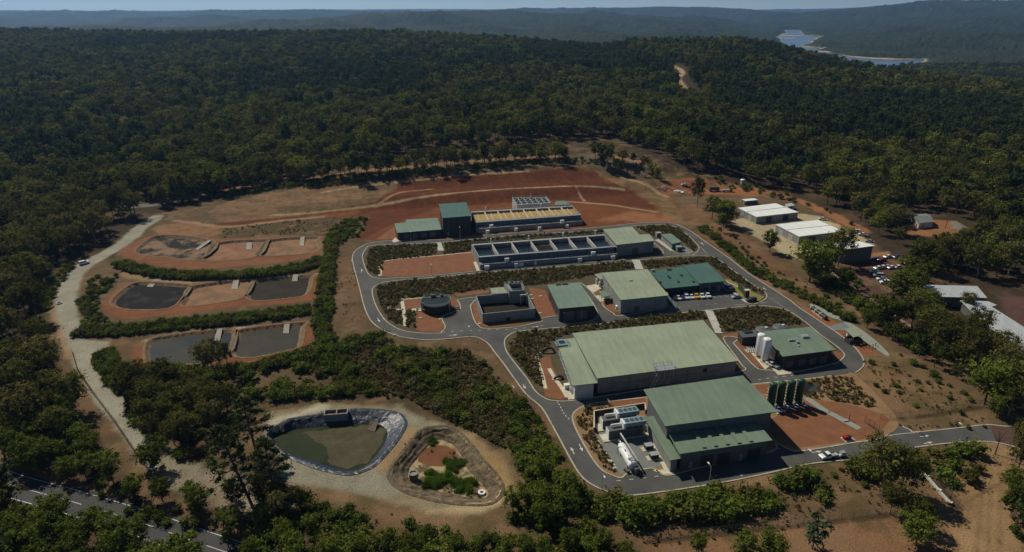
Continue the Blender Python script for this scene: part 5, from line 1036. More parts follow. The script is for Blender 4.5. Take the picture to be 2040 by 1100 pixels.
# ------------------------------------------------------------------ buildings, tanks and equipment
DIRS = {'front': (S13, -C13), 'back': (-S13, C13), 'left': (-C13, -S13), 'right': (C13, S13)}
def edge(Wp, side):
    Wp = ccw(Wp); d = np.array(DIRS[side]); best = None
    for i in range(len(Wp)):
        a, b = Wp[i], Wp[(i+1) % len(Wp)]; e = b-a; L = np.linalg.norm(e)
        if L < .5: continue
        n = np.array([e[1], -e[0]])/L; sc_ = n@d+.004*L
        if n@d > .6 and (best is None or (L > best[3])): best = (a, b, n, L)
    return best
class Bld:
    def __init__(s, name, label, cat, roof, z, rm, wm, oh=.9, thick=.28, group=None, base=0., gable=None, wall=True, fascia='trim_green', slope=0.):
        P = ccw(atp(roof, z)); s.P = P; s.z = z; c = P.mean(0); s.t = thing(name, label, cat, (c[0], c[1], base), group)
        s.W = offset(P, -oh); s.base = base; s.add_roof(P, z, rm, thick, gable, fascia)
        if wall: MB().prism(s.W, base, z-thick, 0, top=False).build('wall', M[wm], s.t)
    def add_roof(s, P, z, rm, thick=.28, gable=None, fascia='trim_green'):
        b = MB()
        if gable:   # gable = ridge ends at fractions of the two end walls
            q = ccw(P); n = len(q); k = gable[0]; up = gable[1]
            r0 = (q[k]+q[(k+1) % n])/2; r1 = (q[(k+2) % n]+q[(k+3) % n])/2; a, b1, c, d = [q[(k+j) % n] for j in range(4)]
            v = [(*a, z), (*b1, z), (*c, z), (*d, z), (*r0, z+up), (*r1, z+up)]; lo = [(x, y, zz-thick) for x, y, zz in v]
            b.add(v+lo, [(1, 2, 5, 4), (3, 0, 4, 5), (0, 1, 4), (2, 3, 5), (7, 6, 9, 8), (0, 6, 7, 1), (1, 7, 8, 2), (2, 8, 9, 3), (3, 9, 6, 0)]); o = b.build('roof', M[rm], s.t)
        else:
            b.prism(P, z-.07, z, 0, True); o = b.build('roof', M[rm], s.t)
            f = MB(); O = P; I = offset(P, -.06); ring_strip(f, O, I, z-thick, z-.072); f.prism(I, z-thick-.02, z-thick+.02, 0, True, True)
            f.build('fascia', M[fascia], o)
        return o
    def opening(s, side, f, w, h, z0=0., m='door', name='door', proud=.07):
        e = edge(s.W, side)
        if not e: return
        a, b_, n, L = e; t = (b_-a)/L; c = a+t*(L*f); P = [c-t*w/2-n*.03, c+t*w/2-n*.03, c+t*w/2+n*proud, c-t*w/2+n*proud]
        return MB().prism(P, s.base+z0, s.base+z0+h, 0, True, True).build(name, M[m], s.t)
    def downpipes(s, side, n):
        e = edge(s.W, side)
        if not e: return
        a, b_, nn, L = e
        for k in range(n):
            p = a+(b_-a)*((k+.5)/n)+nn*.12; MB().box(p, .14, .14, s.base, s.z-.3, A13).build('downpipe', M['wall_metal'], s.t)
    def roofbox(s, px, sx, sy, h, m='steel', a=A13, name='roof_vent'):
        p = at(*px, s.z); b = MB(); b.box(p, sx, sy, s.z-.01, s.z+h, a); b.box(p, sx+.2, sy+.2, s.z+h, s.z+h+.08, a); return b.build(name, M[m], s.t)
def ring_strip(b, O, I, z0, z1):
    n = len(O); b.add([(x, y, z0) for x, y in O]+[(x, y, z1) for x, y in O], [(i, (i+1) % n, n+(i+1) % n, n+i) for i in range(n)])
def railing(b, P, z, closed=True, h=1.05, r=.035, post=2.5):
    P = [np.array(p) for p in P]; seq = P+[P[0]] if closed else P
    for a, c in zip(seq[:-1], seq[1:]):
        for zz in (z+h, z+h*.55): b.tube([(*a, zz), (*c, zz)], r, 4)
        L = np.linalg.norm(c-a); n = max(1, int(L/post))
        for k in range(n+1): p = a+(c-a)*k/n; b.tube([(*p, z), (*p, z+h)], r, 4)
def quad(P, u, v): return P[0]*(1-u)*(1-v)+P[1]*u*(1-v)+P[2]*u*v+P[3]*(1-u)*v   # BL BR FR FL
def lay(P, u0, u1, v0, v1): return [quad(P, u0, v0), quad(P, u1, v0), quad(P, u1, v1), quad(P, u0, v1)]
def cellbank(label, top, zt, n, split, fill, fillm, fz, cabs, lift=0.):
    P = atp(top, zt); c = P.mean(0); t = thing('filter_tank', label, 'filter tank', (c[0], c[1], 0)); 
    b = MB(); e = .012; d = .03; wt = zt
    # outer walls
    b.prism(lay(P, 0, 1, 0, d), 0, wt); b.prism(lay(P, 0, 1, 1-d, 1), 0, wt); b.prism(lay(P, 0, e/2, d, 1-d), 0, wt); b.prism(lay(P, 1-e/2, 1, d, 1-d), 0, wt)
    b.build('wall', M['concrete_wall'], t)
    for k in range(1, n):
        u = k/n; MB().prism(lay(P, u-e/3.4, u+e/3.4, d, 1-d), 0, wt+.05).build('divider', M['concrete_pale'] if fill == 'media' else M['concrete'], t)
    if split:
        for k in range(n): u = (k+.42)/n; MB().prism(lay(P, u-e/6, u+e/6, .16, 1-d), 0, wt-.35).build('partition', M['concrete_pale'], t)
    for k in range(n): MB().prism(lay(P, k/n+e/2, (k+1)/n-e/2, d, 1-d), 0, fz).build(fill, M[fillm if not isinstance(fillm, list) else fillm[k % len(fillm)]], t)
    # launder channel along the back of every cell
    MB().prism(lay(P, 0, 1, -.10, -.005), 0, wt-.15).build('channel', M['concrete'], t)
    # lower gallery in front, with its roof walkway
    G = lay(P, .0, 1., 1.005, 1.24); MB().prism(G, 0, 2.6).build('gallery', M['concrete_wall'], t)
    # dark open bay between gallery roof and tank rim
    m = MB(); 
    for k in range(2*n+1): m.box(quad(P, .005+.99*k/(2*n), 1.012), .25, .18, 2.5, wt-.25, A13)
    m.build('pipe_bay', M['pipe_black'], t)
    m = MB(); m.prism(lay(P, 0, 1, 1.002, 1.06), wt-.2, wt-.05, 0, True, True); m.build('walkway', M['steel'], t)
    m = MB(); railing(m, [quad(P, 0, 1.055), quad(P, 1, 1.055)], wt-.05, False, 1.05, .04, 2.2); railing(m, [quad(P, 0, -.09), quad(P, 1, -.09)], wt, False, 1.05, .04, 2.2); m.build('handrail', M['steel'], t)
    m = MB(); 
    for j in (3.2, 3.9): m.tube([(*quad(P, .02, 1.03), j), (*quad(P, .98, 1.03), j)], .16, 6)
    m.build('header_pipe', M['steel_blue'], t)
    for k in range(n): 
        u = (k+.5)/n; m = MB(); m.tube([(*quad(P, u, 1.02), 3.4), (*quad(P, u, 1.2), 3.2), (*quad(P, u, 1.2), 2.5)], .14, 6); m.box(quad(P, u+.02, 1.16), .8, .5, 2.5, 3.3, A13); m.build('valve', M['pipe_blue'], t)
    for (px, zz, s_) in cabs:
        p = at(*px, zz); m = MB(); m.box(p, 2.1*s_, 1.1, zz-1., zz+.9, A13); m.box(p+np.array([-.0, -.62, 0]), 1.8*s_, .06, zz-.8, zz+.7, A13); m.build('control_cabinet', M['white_paint'], t)
    for u in (.14, .42, .68, .93): m = MB(); q = quad(P, u, -.06); m.tube([(*q, wt-.2), (*q, wt+2.2)], .28, 8); m.lathe((*q, wt+2.2), [(.45, 0), (.4, .35), (.05, .5)], 8); m.build('vent_pipe', M['white_paint'], t)
    return t, P
def lamp(px, top, lab):
    b0 = gat(*px); 
    hs = np.arange(3, 12, .1); d = b0[1]*CP-(hs+b0[2]-H)*SP; yy = 550-F*(b0[1]*SP+(hs+b0[2]-H)*CP)/d; h = float(hs[np.argmin(abs(yy-top))])
    t = thing('street_lamp', lab, 'street lamp', b0, 'lamp posts along the plant roads'); x, y, z = b0
    m = MB(); m.tube([(x, y, z), (x, y, z+h*.6), (x, y, z+h)], [.13, .10, .07], 8); m.cyl((x, y), .3, z, z+.12, 10); m.build('pole', M['steel'], t)
    a = random.choice((A13+math.pi/2, A13-math.pi/2)); m = MB(); m.tube([(x, y, z+h-.1), (x+.6*math.cos(a), y+.6*math.sin(a), z+h+.25), (x+1.3*math.cos(a), y+1.3*math.sin(a), z+h+.3)], .05, 6); m.build('arm', M['steel'], t)
    m = MB(); m.box((x+1.5*math.cos(a), y+1.5*math.sin(a)), .8, .35, z+h+.22, z+h+.38, a); m.build('lamp_head', M['white_paint'], t)
CARM = {}
def paint(c):
    k = 'car_%s' % (c,)
    if k not in M:
        col = {'white': (.72, .73, .72), 'silver': (.34, .36, .38), 'blue': (.03, .07, .22), 'dark': (.03, .033, .04), 'yellow': (.65, .40, .02), 'red': (.18, .02, .02), 'green': (.05, .10, .06)}[c]; M[k] = mat('car_paint_'+c, col, .3, .05, 1, 0, 0, .5)
    return M[k]
def profile_mesh(name, prof, w, m, wt=None):
    """extrude a side profile (x, z) across the width, narrowing the top"""
    n = len(prof); vs = []; top = max(z for _, z in prof); lo = min(z for _, z in prof)
    for s in (-1, 1):
        for x, z in prof:
            k = 1-(.16 if wt is None else wt)*max(0, (z-lo)/(top-lo)-.45); vs.append((x, s*w/2*k, z))
    fs = [tuple(range(n-1, -1, -1)), tuple(range(n, 2*n))]+[(i, (i+1) % n, n+(i+1) % n, n+i) for i in range(n)]
    me = bpy.data.meshes.new(name); me.from_pydata(vs, [], fs); me.materials.append(m); me.update()
    bm = bmesh.new(); bm.from_mesh(me); bmesh.ops.recalc_face_normals(bm, faces=bm.faces); bm.to_mesh(me); bm.free(); return me
def carkit(kind, col):
    k = (kind, col)
    if k in CARM: return CARM[k]
    pm = paint(col); out = {}
    if kind == 'car':
        out['body'] = profile_mesh('body', [(-2.2, .35), (2.2, .35), (2.25, .7), (2.1, .85), (1.1, .95), (-1.6, 1.0), (-2.2, .95), (-2.25, .6)], 1.78, pm, .1)
        out['cabin'] = profile_mesh('cabin', [(1.15, .93), (.45, 1.42), (-1.0, 1.45), (-1.75, .98)], 1.6, M['glass'], .5); out['roof'] = profile_mesh('roof', [(.4, 1.43), (.25, 1.49), (-.8, 1.51), (-1.0, 1.46)], 1.24, pm, 0)
    elif kind == 'wagon':
        out['body'] = profile_mesh('body', [(-2.35, .4), (2.35, .4), (2.4, .8), (2.2, 1.0), (1.15, 1.12), (-2.35, 1.12), (-2.4, .7)], 1.86, pm, .1)
        out['cabin'] = profile_mesh('cabin', [(1.2, 1.1), (.55, 1.72), (-2.2, 1.75), (-2.33, 1.1)], 1.72, M['glass'], .35); out['roof'] = profile_mesh('roof', [(.5, 1.73), (.3, 1.8), (-2.1, 1.82), (-2.22, 1.75)], 1.45, pm, 0)
    else:
        out['body'] = profile_mesh('body', [(-.5, .45), (2.5, .45), (2.55, .85), (2.35, 1.02), (1.35, 1.12), (-.5, 1.12)], 1.85, pm, .1)
        out['cabin'] = profile_mesh('cabin', [(1.4, 1.1), (.8, 1.66), (-.3, 1.7), (-.48, 1.1)], 1.7, M['glass'], .4); out['roof'] = profile_mesh('roof', [(.75, 1.67), (.6, 1.75), (-.25, 1.77), (-.35, 1.7)], 1.42, pm, 0)
        b = MB(); b.box((-1.6, 0), 2.15, 1.85, .72, .82); b.box((-1.6, .9), 2.15, .06, .82, 1.15); b.box((-1.6, -.9), 2.15, .06, .82, 1.15); b.box((-2.65, 0), .06, 1.85, .82, 1.15)
        out['tray'] = tmesh('tray', b, M['steel'] if col == 'white' else pm)
    w = MB(); w.tube([(0, -.12, 0), (0, .12, 0)], .34, 12); out['wheel'] = tmesh('wheel', w, M['tyre']); CARM[k] = out; return out
def vehicle(kind, col, px, heading, label, group, name=None, z=0.06):
    p = gat(*px) if len(px) == 2 else np.array(px); K = carkit(kind, col)
    t = thing({'car': 'parked_car', 'wagon': 'parked_wagon', 'ute': 'parked_pickup'}[kind] if name is None else name, label, {'car': 'car', 'wagon': 'car', 'ute': 'pickup'}[kind], (p[0], p[1], p[2]+z), group); t.rotation_euler = (0, 0, heading)
    for n, me in K.items():
        if n == 'wheel':
            for sx in (-1.4, 1.45):
                for sy in (-.8, .8): o = bpy.data.objects.new('wheel', me); C.objects.link(o); o.parent = t; o.location = (sx, sy, .34)
        else: o = bpy.data.objects.new(n, me); C.objects.link(o); o.parent = t
    return t
def fence(px, label, h=1.9, wires=7, post=3.2, name='chain_fence'):
    L = [gat(*q) for q in px]; c = L[len(L)//2]; t = thing(name, label, 'fence', c); m = MB(); w = MB()
    for a, b_ in zip(L[:-1], L[1:]):
        d = b_-a; ln = np.linalg.norm(d[:2]); n = max(1, int(ln/post))
        for k in range(n+1): q = a+d*k/n; m.tube([(q[0], q[1], q[2]-.3), (q[0], q[1], q[2]+h+.1)], .045, 5)
        for k in range(wires): zz = .15+h*k/(wires-1)-.1; w.tube([(a[0], a[1], a[2]+zz), (b_[0], b_[1], b_[2]+zz)], .022, 3)
    m.build('post', M['fence'], t)['kind'] = 'stuff'; w.build('mesh', M['fence'], t)
def structures():
    # --- the largest hall
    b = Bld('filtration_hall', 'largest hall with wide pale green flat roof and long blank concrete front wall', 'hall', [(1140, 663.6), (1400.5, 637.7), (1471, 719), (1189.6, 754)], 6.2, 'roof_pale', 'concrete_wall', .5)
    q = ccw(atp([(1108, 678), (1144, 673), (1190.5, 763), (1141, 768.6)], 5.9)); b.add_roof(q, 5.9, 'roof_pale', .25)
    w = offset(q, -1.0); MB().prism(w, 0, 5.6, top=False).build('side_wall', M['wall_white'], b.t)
    for f in (.1, .22, .36, .5, .64, .78, .9): b.opening('front', f, .10, 5.6, .2, 'wall_metal', 'panel_joint', .04)
    b.opening('front', .30, 1.0, 2.1, 0, 'door', 'door'); b.opening('front', .50, 1.0, 2.1, 0, 'door', 'door'); b.opening('front', .5, 40, .12, 3., 'wall_metal', 'panel_joint', .05); b.opening('front', .77, 1.4, 1.4, 3.2, 'dark_void', 'louvre')
    g = at(1322, 733, 6.5); m = MB(); 
    for dx in (-3.2, 0, 3.2):
        for dy in (-2, 1.2): m.tube([(g[0]+dx, g[1]+dy+dx*.22, 3.0 if dy < 0 else 6.5), (g[0]+dx, g[1]+dy+dx*.22, 8.3)], .07, 4)
    m.box((g[0], g[1]-.6), 6.8, 3.6, 6.9, 7.02, A13); ca = [(g[0]+x*C13-y*S13, g[1]-.6+x*S13+y*C13) for x, y in ((-3.4, -1.8), (3.4, -1.8), (3.4, 1.8), (-3.4, 1.8))]; railing(m, ca, 7.0, True, 1.1, .05, 1.2); m.build('roof_platform', M['steel'], b.t)
    m = MB(); m.tube([(g[0]-.5, g[1]-1.5, 7), (g[0]-4.5, g[1]-5.2, 1)], .12, 4); m.tube([(g[0]-1.5, g[1]-1.5, 7), (g[0]-5.5, g[1]-5.2, 1)], .12, 4); m.build('stair', M['steel'], b.t)
    g = at(1112, 682, 6.2); m = MB(); m.box((g[0]+1, g[1]-1), 4.2, 3.5, 6.2, 6.32, A13); railing(m, [(g[0]-1, g[1]+1), (g[0]+3, g[1]+1.8), (g[0]+3.6, g[1]-2), (g[0]-.5, g[1]-3)], 6.3, True, 1.1, .05, 1.); m.box((g[0]+1, g[1]), 2, 1.2, 6.32, 7.2, A13); m.build('corner_platform', M['steel_blue'], b.t)
    e = edge(w, 'left'); a, b_, n, L = e
    for k in range(9): p = a+(b_-a)*(k+.3)/9.3+n*.3; MB().tube([(*p, 0), (*p, 5.8)], .16, 6).build('riser_pipe', M['steel'], b.t)
    m = MB()
    for k in range(2): m.tube([(*(a+n*.35+(b_-a)*.02), 2.2+2*k), (*(a+n*.35+(b_-a)*.95), 2.2+2*k)], .14, 6)
    m.build('pipe_rack', M['steel_blue'], b.t)
    for px, r in (((1092, 704), 2.4), ((1113, 757), 1.6)):
        p = at(*px); t = thing('black_pipe_bend', 'large black pipe bend rising out of the gravel at the hall\'s %s west corner' % ('north' if r > 2 else 'south'), 'pipe bend', p); m = MB()
        m.tube([(p[0]-r+r*(1-math.cos(k*.314)), p[1]+r*.4*math.sin(k*.15), -.2+r*.9*math.sin(k*.314)) for k in range(11)], .42, 10); m.build('pipe', M['pipe_black'], t); m = MB(); m.box((p[0]-r, p[1]), 1.3, 1.3, 0, .3, A13); m.build('footing', M['concrete'], t)
    for k, (px, lab) in enumerate((((1129, 774), 'pale square pump cabinet on the slab at the hall\'s south west corner'), ((1140, 780), 'steel pump skid right of the pale pump cabinet'))):
        p = at(*px); t = thing('pump_unit', lab, 'pump', p); m = MB(); m.box(p, 1.8, 1.5, KT, 1.7, A13); m.build('housing', M['white_paint'] if k == 0 else M['steel'], t); m = MB(); m.tube([(p[0]+.5, p[1]-.6, .6), (p[0]+2, p[1]-1.4, .6), (p[0]+2, p[1]-1.4, .1)], .15, 6); m.build('pipe', M['pipe_black'], t)
    # --- chemical building by the gate: high roof, side annex, low front roof with five ridge vents
    b = Bld('chemical_building', 'green building beside the white tank, its lower front roof carrying five ridge vents', 'hall', [(1282, 776), (1480, 748), (1550, 820), (1325, 849)], 9.8, 'roof_green', 'wall_metal', 1.3)
    q = ccw(atp([(1283.6, 831), (1305.5, 828), (1355.6, 913.5), (1334.5, 917.5)], 4.6)); b.add_roof(q, 4.6, 'roof_green'); MB().prism(offset(q, -.7), 0, 4.3, top=False).build('annex_wall', M['concrete_wall'], b.t)
    q = ccw(atp([(1331, 862), (1506, 838), (1539, 877), (1354, 904.5)], 6.2)); lr = b.add_roof(q, 6.2, 'roof_green'); w = offset(q, -.9); MB().prism(w, 0, 5.9, top=False).build('front_wall', M['wall_metal'], b.t)
    for p0, p1 in (((1378, 851), (1403, 889)), ((1400.6, 848), (1426, 886)), ((1423.5, 845), (1449.5, 882.5)), ((1445.6, 842), (1473, 880)), ((1467.6, 838.5), (1496.5, 876.5))):
        A = at(*p0, 6.8)[:2]; B_ = at(*p1, 6.8)[:2]; d = (B_-A)/np.linalg.norm(B_-A); n = np.array([-d[1], d[0]]); m = MB()
        for s0, s1 in ((-.42, .42),): m.prism([A+n*s0, B_+n*s0, B_+n*s1, A+n*s1], 6.21, 6.5, 0, True)
        m.prism([A-d*.1-n*.55, B_+d*.15-n*.55, B_+d*.15+n*.55, A-d*.1+n*.55], 6.5, 6.58, 0, True, True); v = m.build('ridge_vent', M['roof_green'], lr)
    e = edge(w, 'front'); a, b_, n, L = e; t_ = (b_-a)/L
    for f, ww, hh, mm, nm in ((.12, 1.1, 2.2, 'door', 'door'), (.30, 4, 3.6, 'wall_dark', 'roller_door'), (.50, 4, 3.6, 'wall_dark', 'roller_door'), (.70, 1.1, 2.2, 'door', 'door'), (.85, 4, 3.6, 'wall_dark', 'roller_door')):
        c = a+t_*L*f; MB().prism([c-t_*ww/2-n*.02, c+t_*ww/2-n*.02, c+t_*ww/2+n*.06, c-t_*ww/2+n*.06], 0, hh, 0, True).build(nm, M[mm], b.t)
    b.downpipes('right', 4); b.opening('right', .5, 4, 4, 0, 'wall_dark', 'roller_door'); b.opening('left', .75, 1.2, 2.2, 0, 'door', 'door')
    # --- building behind the white silos
    b = Bld('dosing_building', 'square green roofed building beside the two white silos', 'building', [(1520, 660), (1616, 651), (1665, 697), (1560, 710.4), (1536, 685)], 5.5, 'roof_green', 'wall_dark', .9)
    b.roofbox((1580, 679), .6, 3.6, .6, 'steel', R(98)); b.roofbox((1588, 683), .9, .9, .7); b.roofbox((1603, 672), 1.6, 2.4, .7, 'steel', R(98)); b.roofbox((1591, 690), .5, .5, .3)
    for f in (.15, .4, .62, .85): b.opening('front', f, 2.6, 2.8, 0, 'wall_metal', 'roller_door')
    for px, lab in (((1523, 656), 'grey round water tank with domed lid nearest the white silos'), ((1557, 651), 'grey round water tank behind the ridge of the green roof')):
        p = at(*px, 4.6); t = thing('water_tank', lab, 'water tank', (p[0], p[1], 0), 'grey round tanks'); m = MB(); m.lathe((p[0], p[1], 0), [(3.3, 0), (3.3, 4.3), (3.2, 4.5), (1.6, 4.85), (0.1, 5.0)], 36); m.build('shell', M['tank_dark'], t, True)
        m = MB(); m.box((p[0]+.8, p[1]+.5), .8, .8, 4.8, 5.3); m.build('hatch', M['white_paint'], t); m = MB(); m.tube([(p[0]-.8, p[1]+.4, 4.7), (p[0]-.8, p[1]+.4, 5.4)], .15, 6); m.build('vent_pipe', M['white_paint'], t)
        m = MB(); 
        for k in range(1, 5): m.lathe((p[0], p[1], k*.85), [(3.33, 0), (3.36, .06), (3.33, .12)], 36)
        m.build('hoop', M['steel'], t)
    b = Bld('switch_room', 'small dark cube building with skylight left of the white silos', 'building', [(1469, 660), (1503, 657.5), (1509, 670), (1479, 672.5)], 3.6, 'tank_dark', 'wall_dark', .3, fascia='wall_dark'); m = MB(); p = at(1489, 661.5, 3.6); m.box(p, 3.2, 2.4, 3.6, 4.0, A13); m.build('skylight', M['dark_void'], b.t); b.opening('left', .5, 1, 2.1, 0, 'brick', 'door')
    for px, lab in (((1518, 665), 'rear white cylindrical silo beside the square green roof'), ((1530, 674), 'front white cylindrical silo, nearest the concrete slab')):
        p = at(*px, 9.4); t = thing('white_silo', lab, 'silo', (p[0], p[1], KT), 'white silos'); x, y = p[0], p[1]
        m = MB(); m.lathe((x, y, 0), [(1.45, 1.1), (1.5, 1.4), (1.5, 8.9), (1.3, 9.25), (.8, 9.45), (.05, 9.5)], 32); m.build('shell', M['white_paint'], t, True)
        for k in range(4): a = k*math.pi/2+.6; MB().tube([(x+1.2*math.cos(a), y+1.2*math.sin(a), KT), (x+1.2*math.cos(a), y+1.2*math.sin(a), 1.5)], .12, 6).build('leg', M['steel'], t)
        m = MB(); m.cyl((x, y), 1.8, KT, KT+.25, 20); m.build('plinth', M['concrete_pale'], t)
        m = MB(); 
        for s in (-.2, .2): m.tube([(x-1.55, y+s, .3), (x-1.55, y+s, 9.2)], .035, 4)
        for k in range(20): m.tube([(x-1.55, y-.2, .5+k*.43), (x-1.55, y+.2, .5+k*.43)], .025, 3)
        m.build('ladder', M['steel'], t)
    p = at(1497, 700); t = thing('vaporiser_skid', 'low steel pipe skid on the pale slab left of the rear silo', 'pipe skid', p); m = MB(); 
    for k in range(5): m.tube([(p[0]-1.8+k*.8, p[1]-.8, KT), (p[0]-1.8+k*.8, p[1]-.8, 1.3), (p[0]-1.4+k*.8, p[1]+1.2, 1.3), (p[0]-1.4+k*.8, p[1]+1.2, KT)], .1, 5)
    m.build('pipework', M['steel'], t); m = MB(); m.box(p, 4.6, 2.4, KT, .35, A13); m.build('base', M['concrete'], t)
    # --- four green columns
    labs = ['first green filter column, tucked beside the eave of the high green roof', 'second green filter column from the high roof', 'third green filter column from the high roof', 'last green filter column, farthest from the building']
    for k, px in enumerate(((1542, 762), (1560, 759.5), (1579, 757), (1597.6, 754.5))):
        p = at(*px, 9.2); x, y = p[:2]; t = thing('filter_column', labs[k], 'filter column', (x, y, KT), 'green filter columns')
        m = MB(); m.lathe((x, y, 0), [(1.15, 1.0), (1.25, 1.3), (1.25, 8.4), (1.1, 8.85), (.7, 9.1), (.05, 9.2)], 28); m.build('shell', M['tank_green'], t, True)
        for j in range(4): a = j*math.pi/2+.4; MB().tube([(x+1.0*math.cos(a), y+1.0*math.sin(a), KT), (x+1.0*math.cos(a), y+1.0*math.sin(a), 1.6)], .12, 5).build('leg', M['tank_green'], t)
        m = MB(); m.box((x, y), 2.9, 2.9, KT, .45, A13); m.build('plinth', M['concrete_pale'], t)
        m = MB(); m.tube([(x-1.4, y-.3, .4), (x-1.4, y-.3, 7.6), (x-.6, y-.3, 8.6)], .10, 6); m.tube([(x-1.35, y+.3, .4), (x-1.35, y+.3, 6)], .07, 5)
        for j in range(6): m.box((x-1.4, y), .4, .7, 1.2+j*1.1, 1.3+j*1.1)
        m.build('riser_pipe', M['concrete_pale'], t)
        dx, dy = .55, -1.5
        m = MB(); m.tube([(x, y, 1), (x+dx, y+dy, 1.0), (x+3*dx, y+2.9*dy, .95)], .42, 10); m.tube([(x+2*dx, y+2*dy, 1.0), (x+2*dx+1.2, y+2*dy+.5, 1.0), (x+2*dx+1.2, y+2*dy+.5, .2)], .22, 8); m.lathe((x+1.6*dx, y+1.6*dy, 1.0), [(.5, 0), (.5, .6), (.2, 1.0)], 10); m.build('valve_manifold', M['pipe_blue'], t)
    p = at(1553, 822); t = thing('blue_pump', 'dark blue pump on a pale slab under the corner of the high green roof', 'pump', p); m = MB(); m.tube([(p[0]-.6, p[1]+1, .8), (p[0]+.5, p[1]-1.2, .8)], .55, 10); m.build('motor', M['pipe_blue'], t); m = MB(); m.box(p, 1.6, 3.4, KT, .4, R(-65)); m.build('base', M['concrete_pale'], t)
    p = at(1612, 779); t = thing('dark_shelter', 'dark triangular shelter behind the last green column', 'shelter', p); m = MB(); m.add([(p[0]-3, p[1]-2, KT), (p[0]+3, p[1]-1, KT), (p[0]+2, p[1]+2.5, KT), (p[0]-3, p[1]+2, KT), (p[0]-2.6, p[1]+.5, 2.2), (p[0]+2.4, p[1]+1.5, 1.6)], [(0, 1, 5, 4), (2, 3, 4, 5), (1, 2, 5), (3, 0, 4)]); m.build('shell', M['tank_dark'], t); m = MB(); m.tube([(p[0]+2, p[1]+2, 1.6), (p[0]+3.6, p[1]+1, .9)], .12, 5); m.build('pale_post', M['concrete_pale'], t)
    p = at(1691, 838); t = thing('standpipe', 'thin black standpipe on the red ground past the columns', 'standpipe', p); m = MB(); m.tube([(p[0], p[1], 0), (p[0], p[1], 2.2)], .12, 6); m.build('pipe', M['pipe_black'], t); m = MB(); m.box((p[0]-1.2, p[1]-.5), 1.6, .6, 0, .5, A13); m.build('base', M['concrete'], t)
    # --- small green roofs in the middle row
    b = Bld('workshop', 'square green roofed building between the open concrete basin and the pale hall', 'building', [(1090, 567.5), (1155, 562.5), (1183, 609), (1113, 615)], 6.15, 'roof_mid', 'wall_dark', .5)
    for f in (.3, .7): b.opening('front', f, 4.2, 4.2, 0, 'wall_metal', 'roller_door')
    for f in (.2, .5, .8): b.opening('left', f, .15, 5, .3, 'wall_metal', 'panel_joint')
    b.roofbox((1113, 568), .3, 2.4, .35, 'wall_dark', R(98)); b.roofbox((1126, 567), .3, 2.4, .35, 'wall_dark', R(98)); b.opening('left', .88, 1.1, 2.2, 0, 'door', 'door')
    b = Bld('control_hall', 'tall pale green roofed hall at the west end of the car park', 'hall', [(1198, 543.5), (1290, 536.5), (1332, 588.5), (1236, 598)], 6.6, 'roof_pale', 'concrete_wall', .45)
    b.roofbox((1256, 559.5), 1.4, .9, .35); b.opening('front', .35, 2.4, 2.8, 0, 'wall_metal', 'roller_door'); b.opening('front', .08, 1, 2.1, 0, 'door', 'door'); b.opening('left', .35, .2, 5.8, .2, 'wall_metal', 'panel_joint'); b.opening('left', .12, 1.2, 2.2, 0, 'door', 'door')
    for f in (.2, .5, .75): b.opening('front', f, .1, 5.8, .3, 'wall_metal', 'panel_joint')
    q = ccw(atp([(1184, 546.5), (1199, 544), (1206, 556), (1196, 556.5)], 4.2)); b.add_roof(q, 4.2, 'roof_pale', .2)
    p = at(1192, 566); 
    q = ccw(atp([(1193, 580.5), (1205.5, 579), (1217, 588.6), (1198, 592.7)], 3.0)); b.add_roof(q, 3.0, 'roof_mid', .2)
    for x, y in offset(q, -.3): MB().tube([(x, y, 0), (x, y, 2.8)], .09, 5).build('porch_post', M['steel'], b.t)
    for px in ((1191, 560), (1188, 566), (1194, 572)): p = at(*px); m = MB(); m.tube([(p[0], p[1], 0), (p[0], p[1], 2.6)], .45, 8); m.build('dust_pipe', M['white_paint'], b.t)
    p = at(1230, 616); m = MB(); m.lathe((p[0], p[1], 0), [(.9, 0), (.9, 1.6), (.1, 1.9)], 14); m.build('gas_tank', M['white_paint'], b.t)
    t = thing('screen_wall', 'slanted grey screen wall between the pale hall and the parked cars', 'screen', at(1337, 606)); a = at(1327, 596)[:2]; c = at(1347, 618)[:2]; m = MB(); d = (c-a)/np.linalg.norm(c-a); n = np.array([-d[1], d[0]])*.1
    m.prism([a-n, c-n, c+n, a+n], 0, 2.4); m.build('panel', M['steel_blue'], t); m = MB(); [m.box(a+(c-a)*k/8, .2, .2, 0, 2.7, A13) for k in range(9)]; m.build('post', M['steel'], t)
    b = Bld('office_block', 'low office with dark teal roof behind the row of parked cars', 'office', [(1294, 540), (1361, 531), (1397, 568), (1325, 575)], 4.4, 'roof_teal', 'wall_dark', 1.2)
    for px in ((1333, 538), (1331, 551), (1334, 554), (1357, 549), (1315, 563), (1351, 562), (1381, 562)): b.roofbox(px, .9 if px[1] > 540 else 2.2, .9, .4, 'wall_dark')
    b.roofbox((1301, 541), 1.4, .6, 1.0, 'steel'); 
    for f in (.15, .35, .55, .75): b.opening('front', f, 2.4, 1.3, 1., 'glass', 'window')
    b.opening('front', .9, 1.8, 2.3, 0, 'glass', 'door')
    b = Bld('laboratory_block', 'laboratory with dark green roof at the east end of the car park', 'laboratory', [(1361, 529.5), (1410, 524), (1446, 560), (1392, 565)], 5.0, 'roof_dark', 'wall_metal', .9)
    for f in (.3, .6): b.opening('front', f, 2.2, 1.2, 1.1, 'glass', 'window')
    b.opening('front', .85, 1.2, 2.2, 0, 'door', 'door'); b.downpipes('front', 3)
    # --- upper rows
    b = Bld('pump_hall', 'pale green L shaped roof at the east end of the dark water cells', 'hall', [(1200.7, 457), (1259.4, 452), (1274, 467.4), (1293.4, 466.3), (1304.7, 479.7), (1228.5, 488)], 6.6, 'roof_pale', 'concrete_wall', .45)
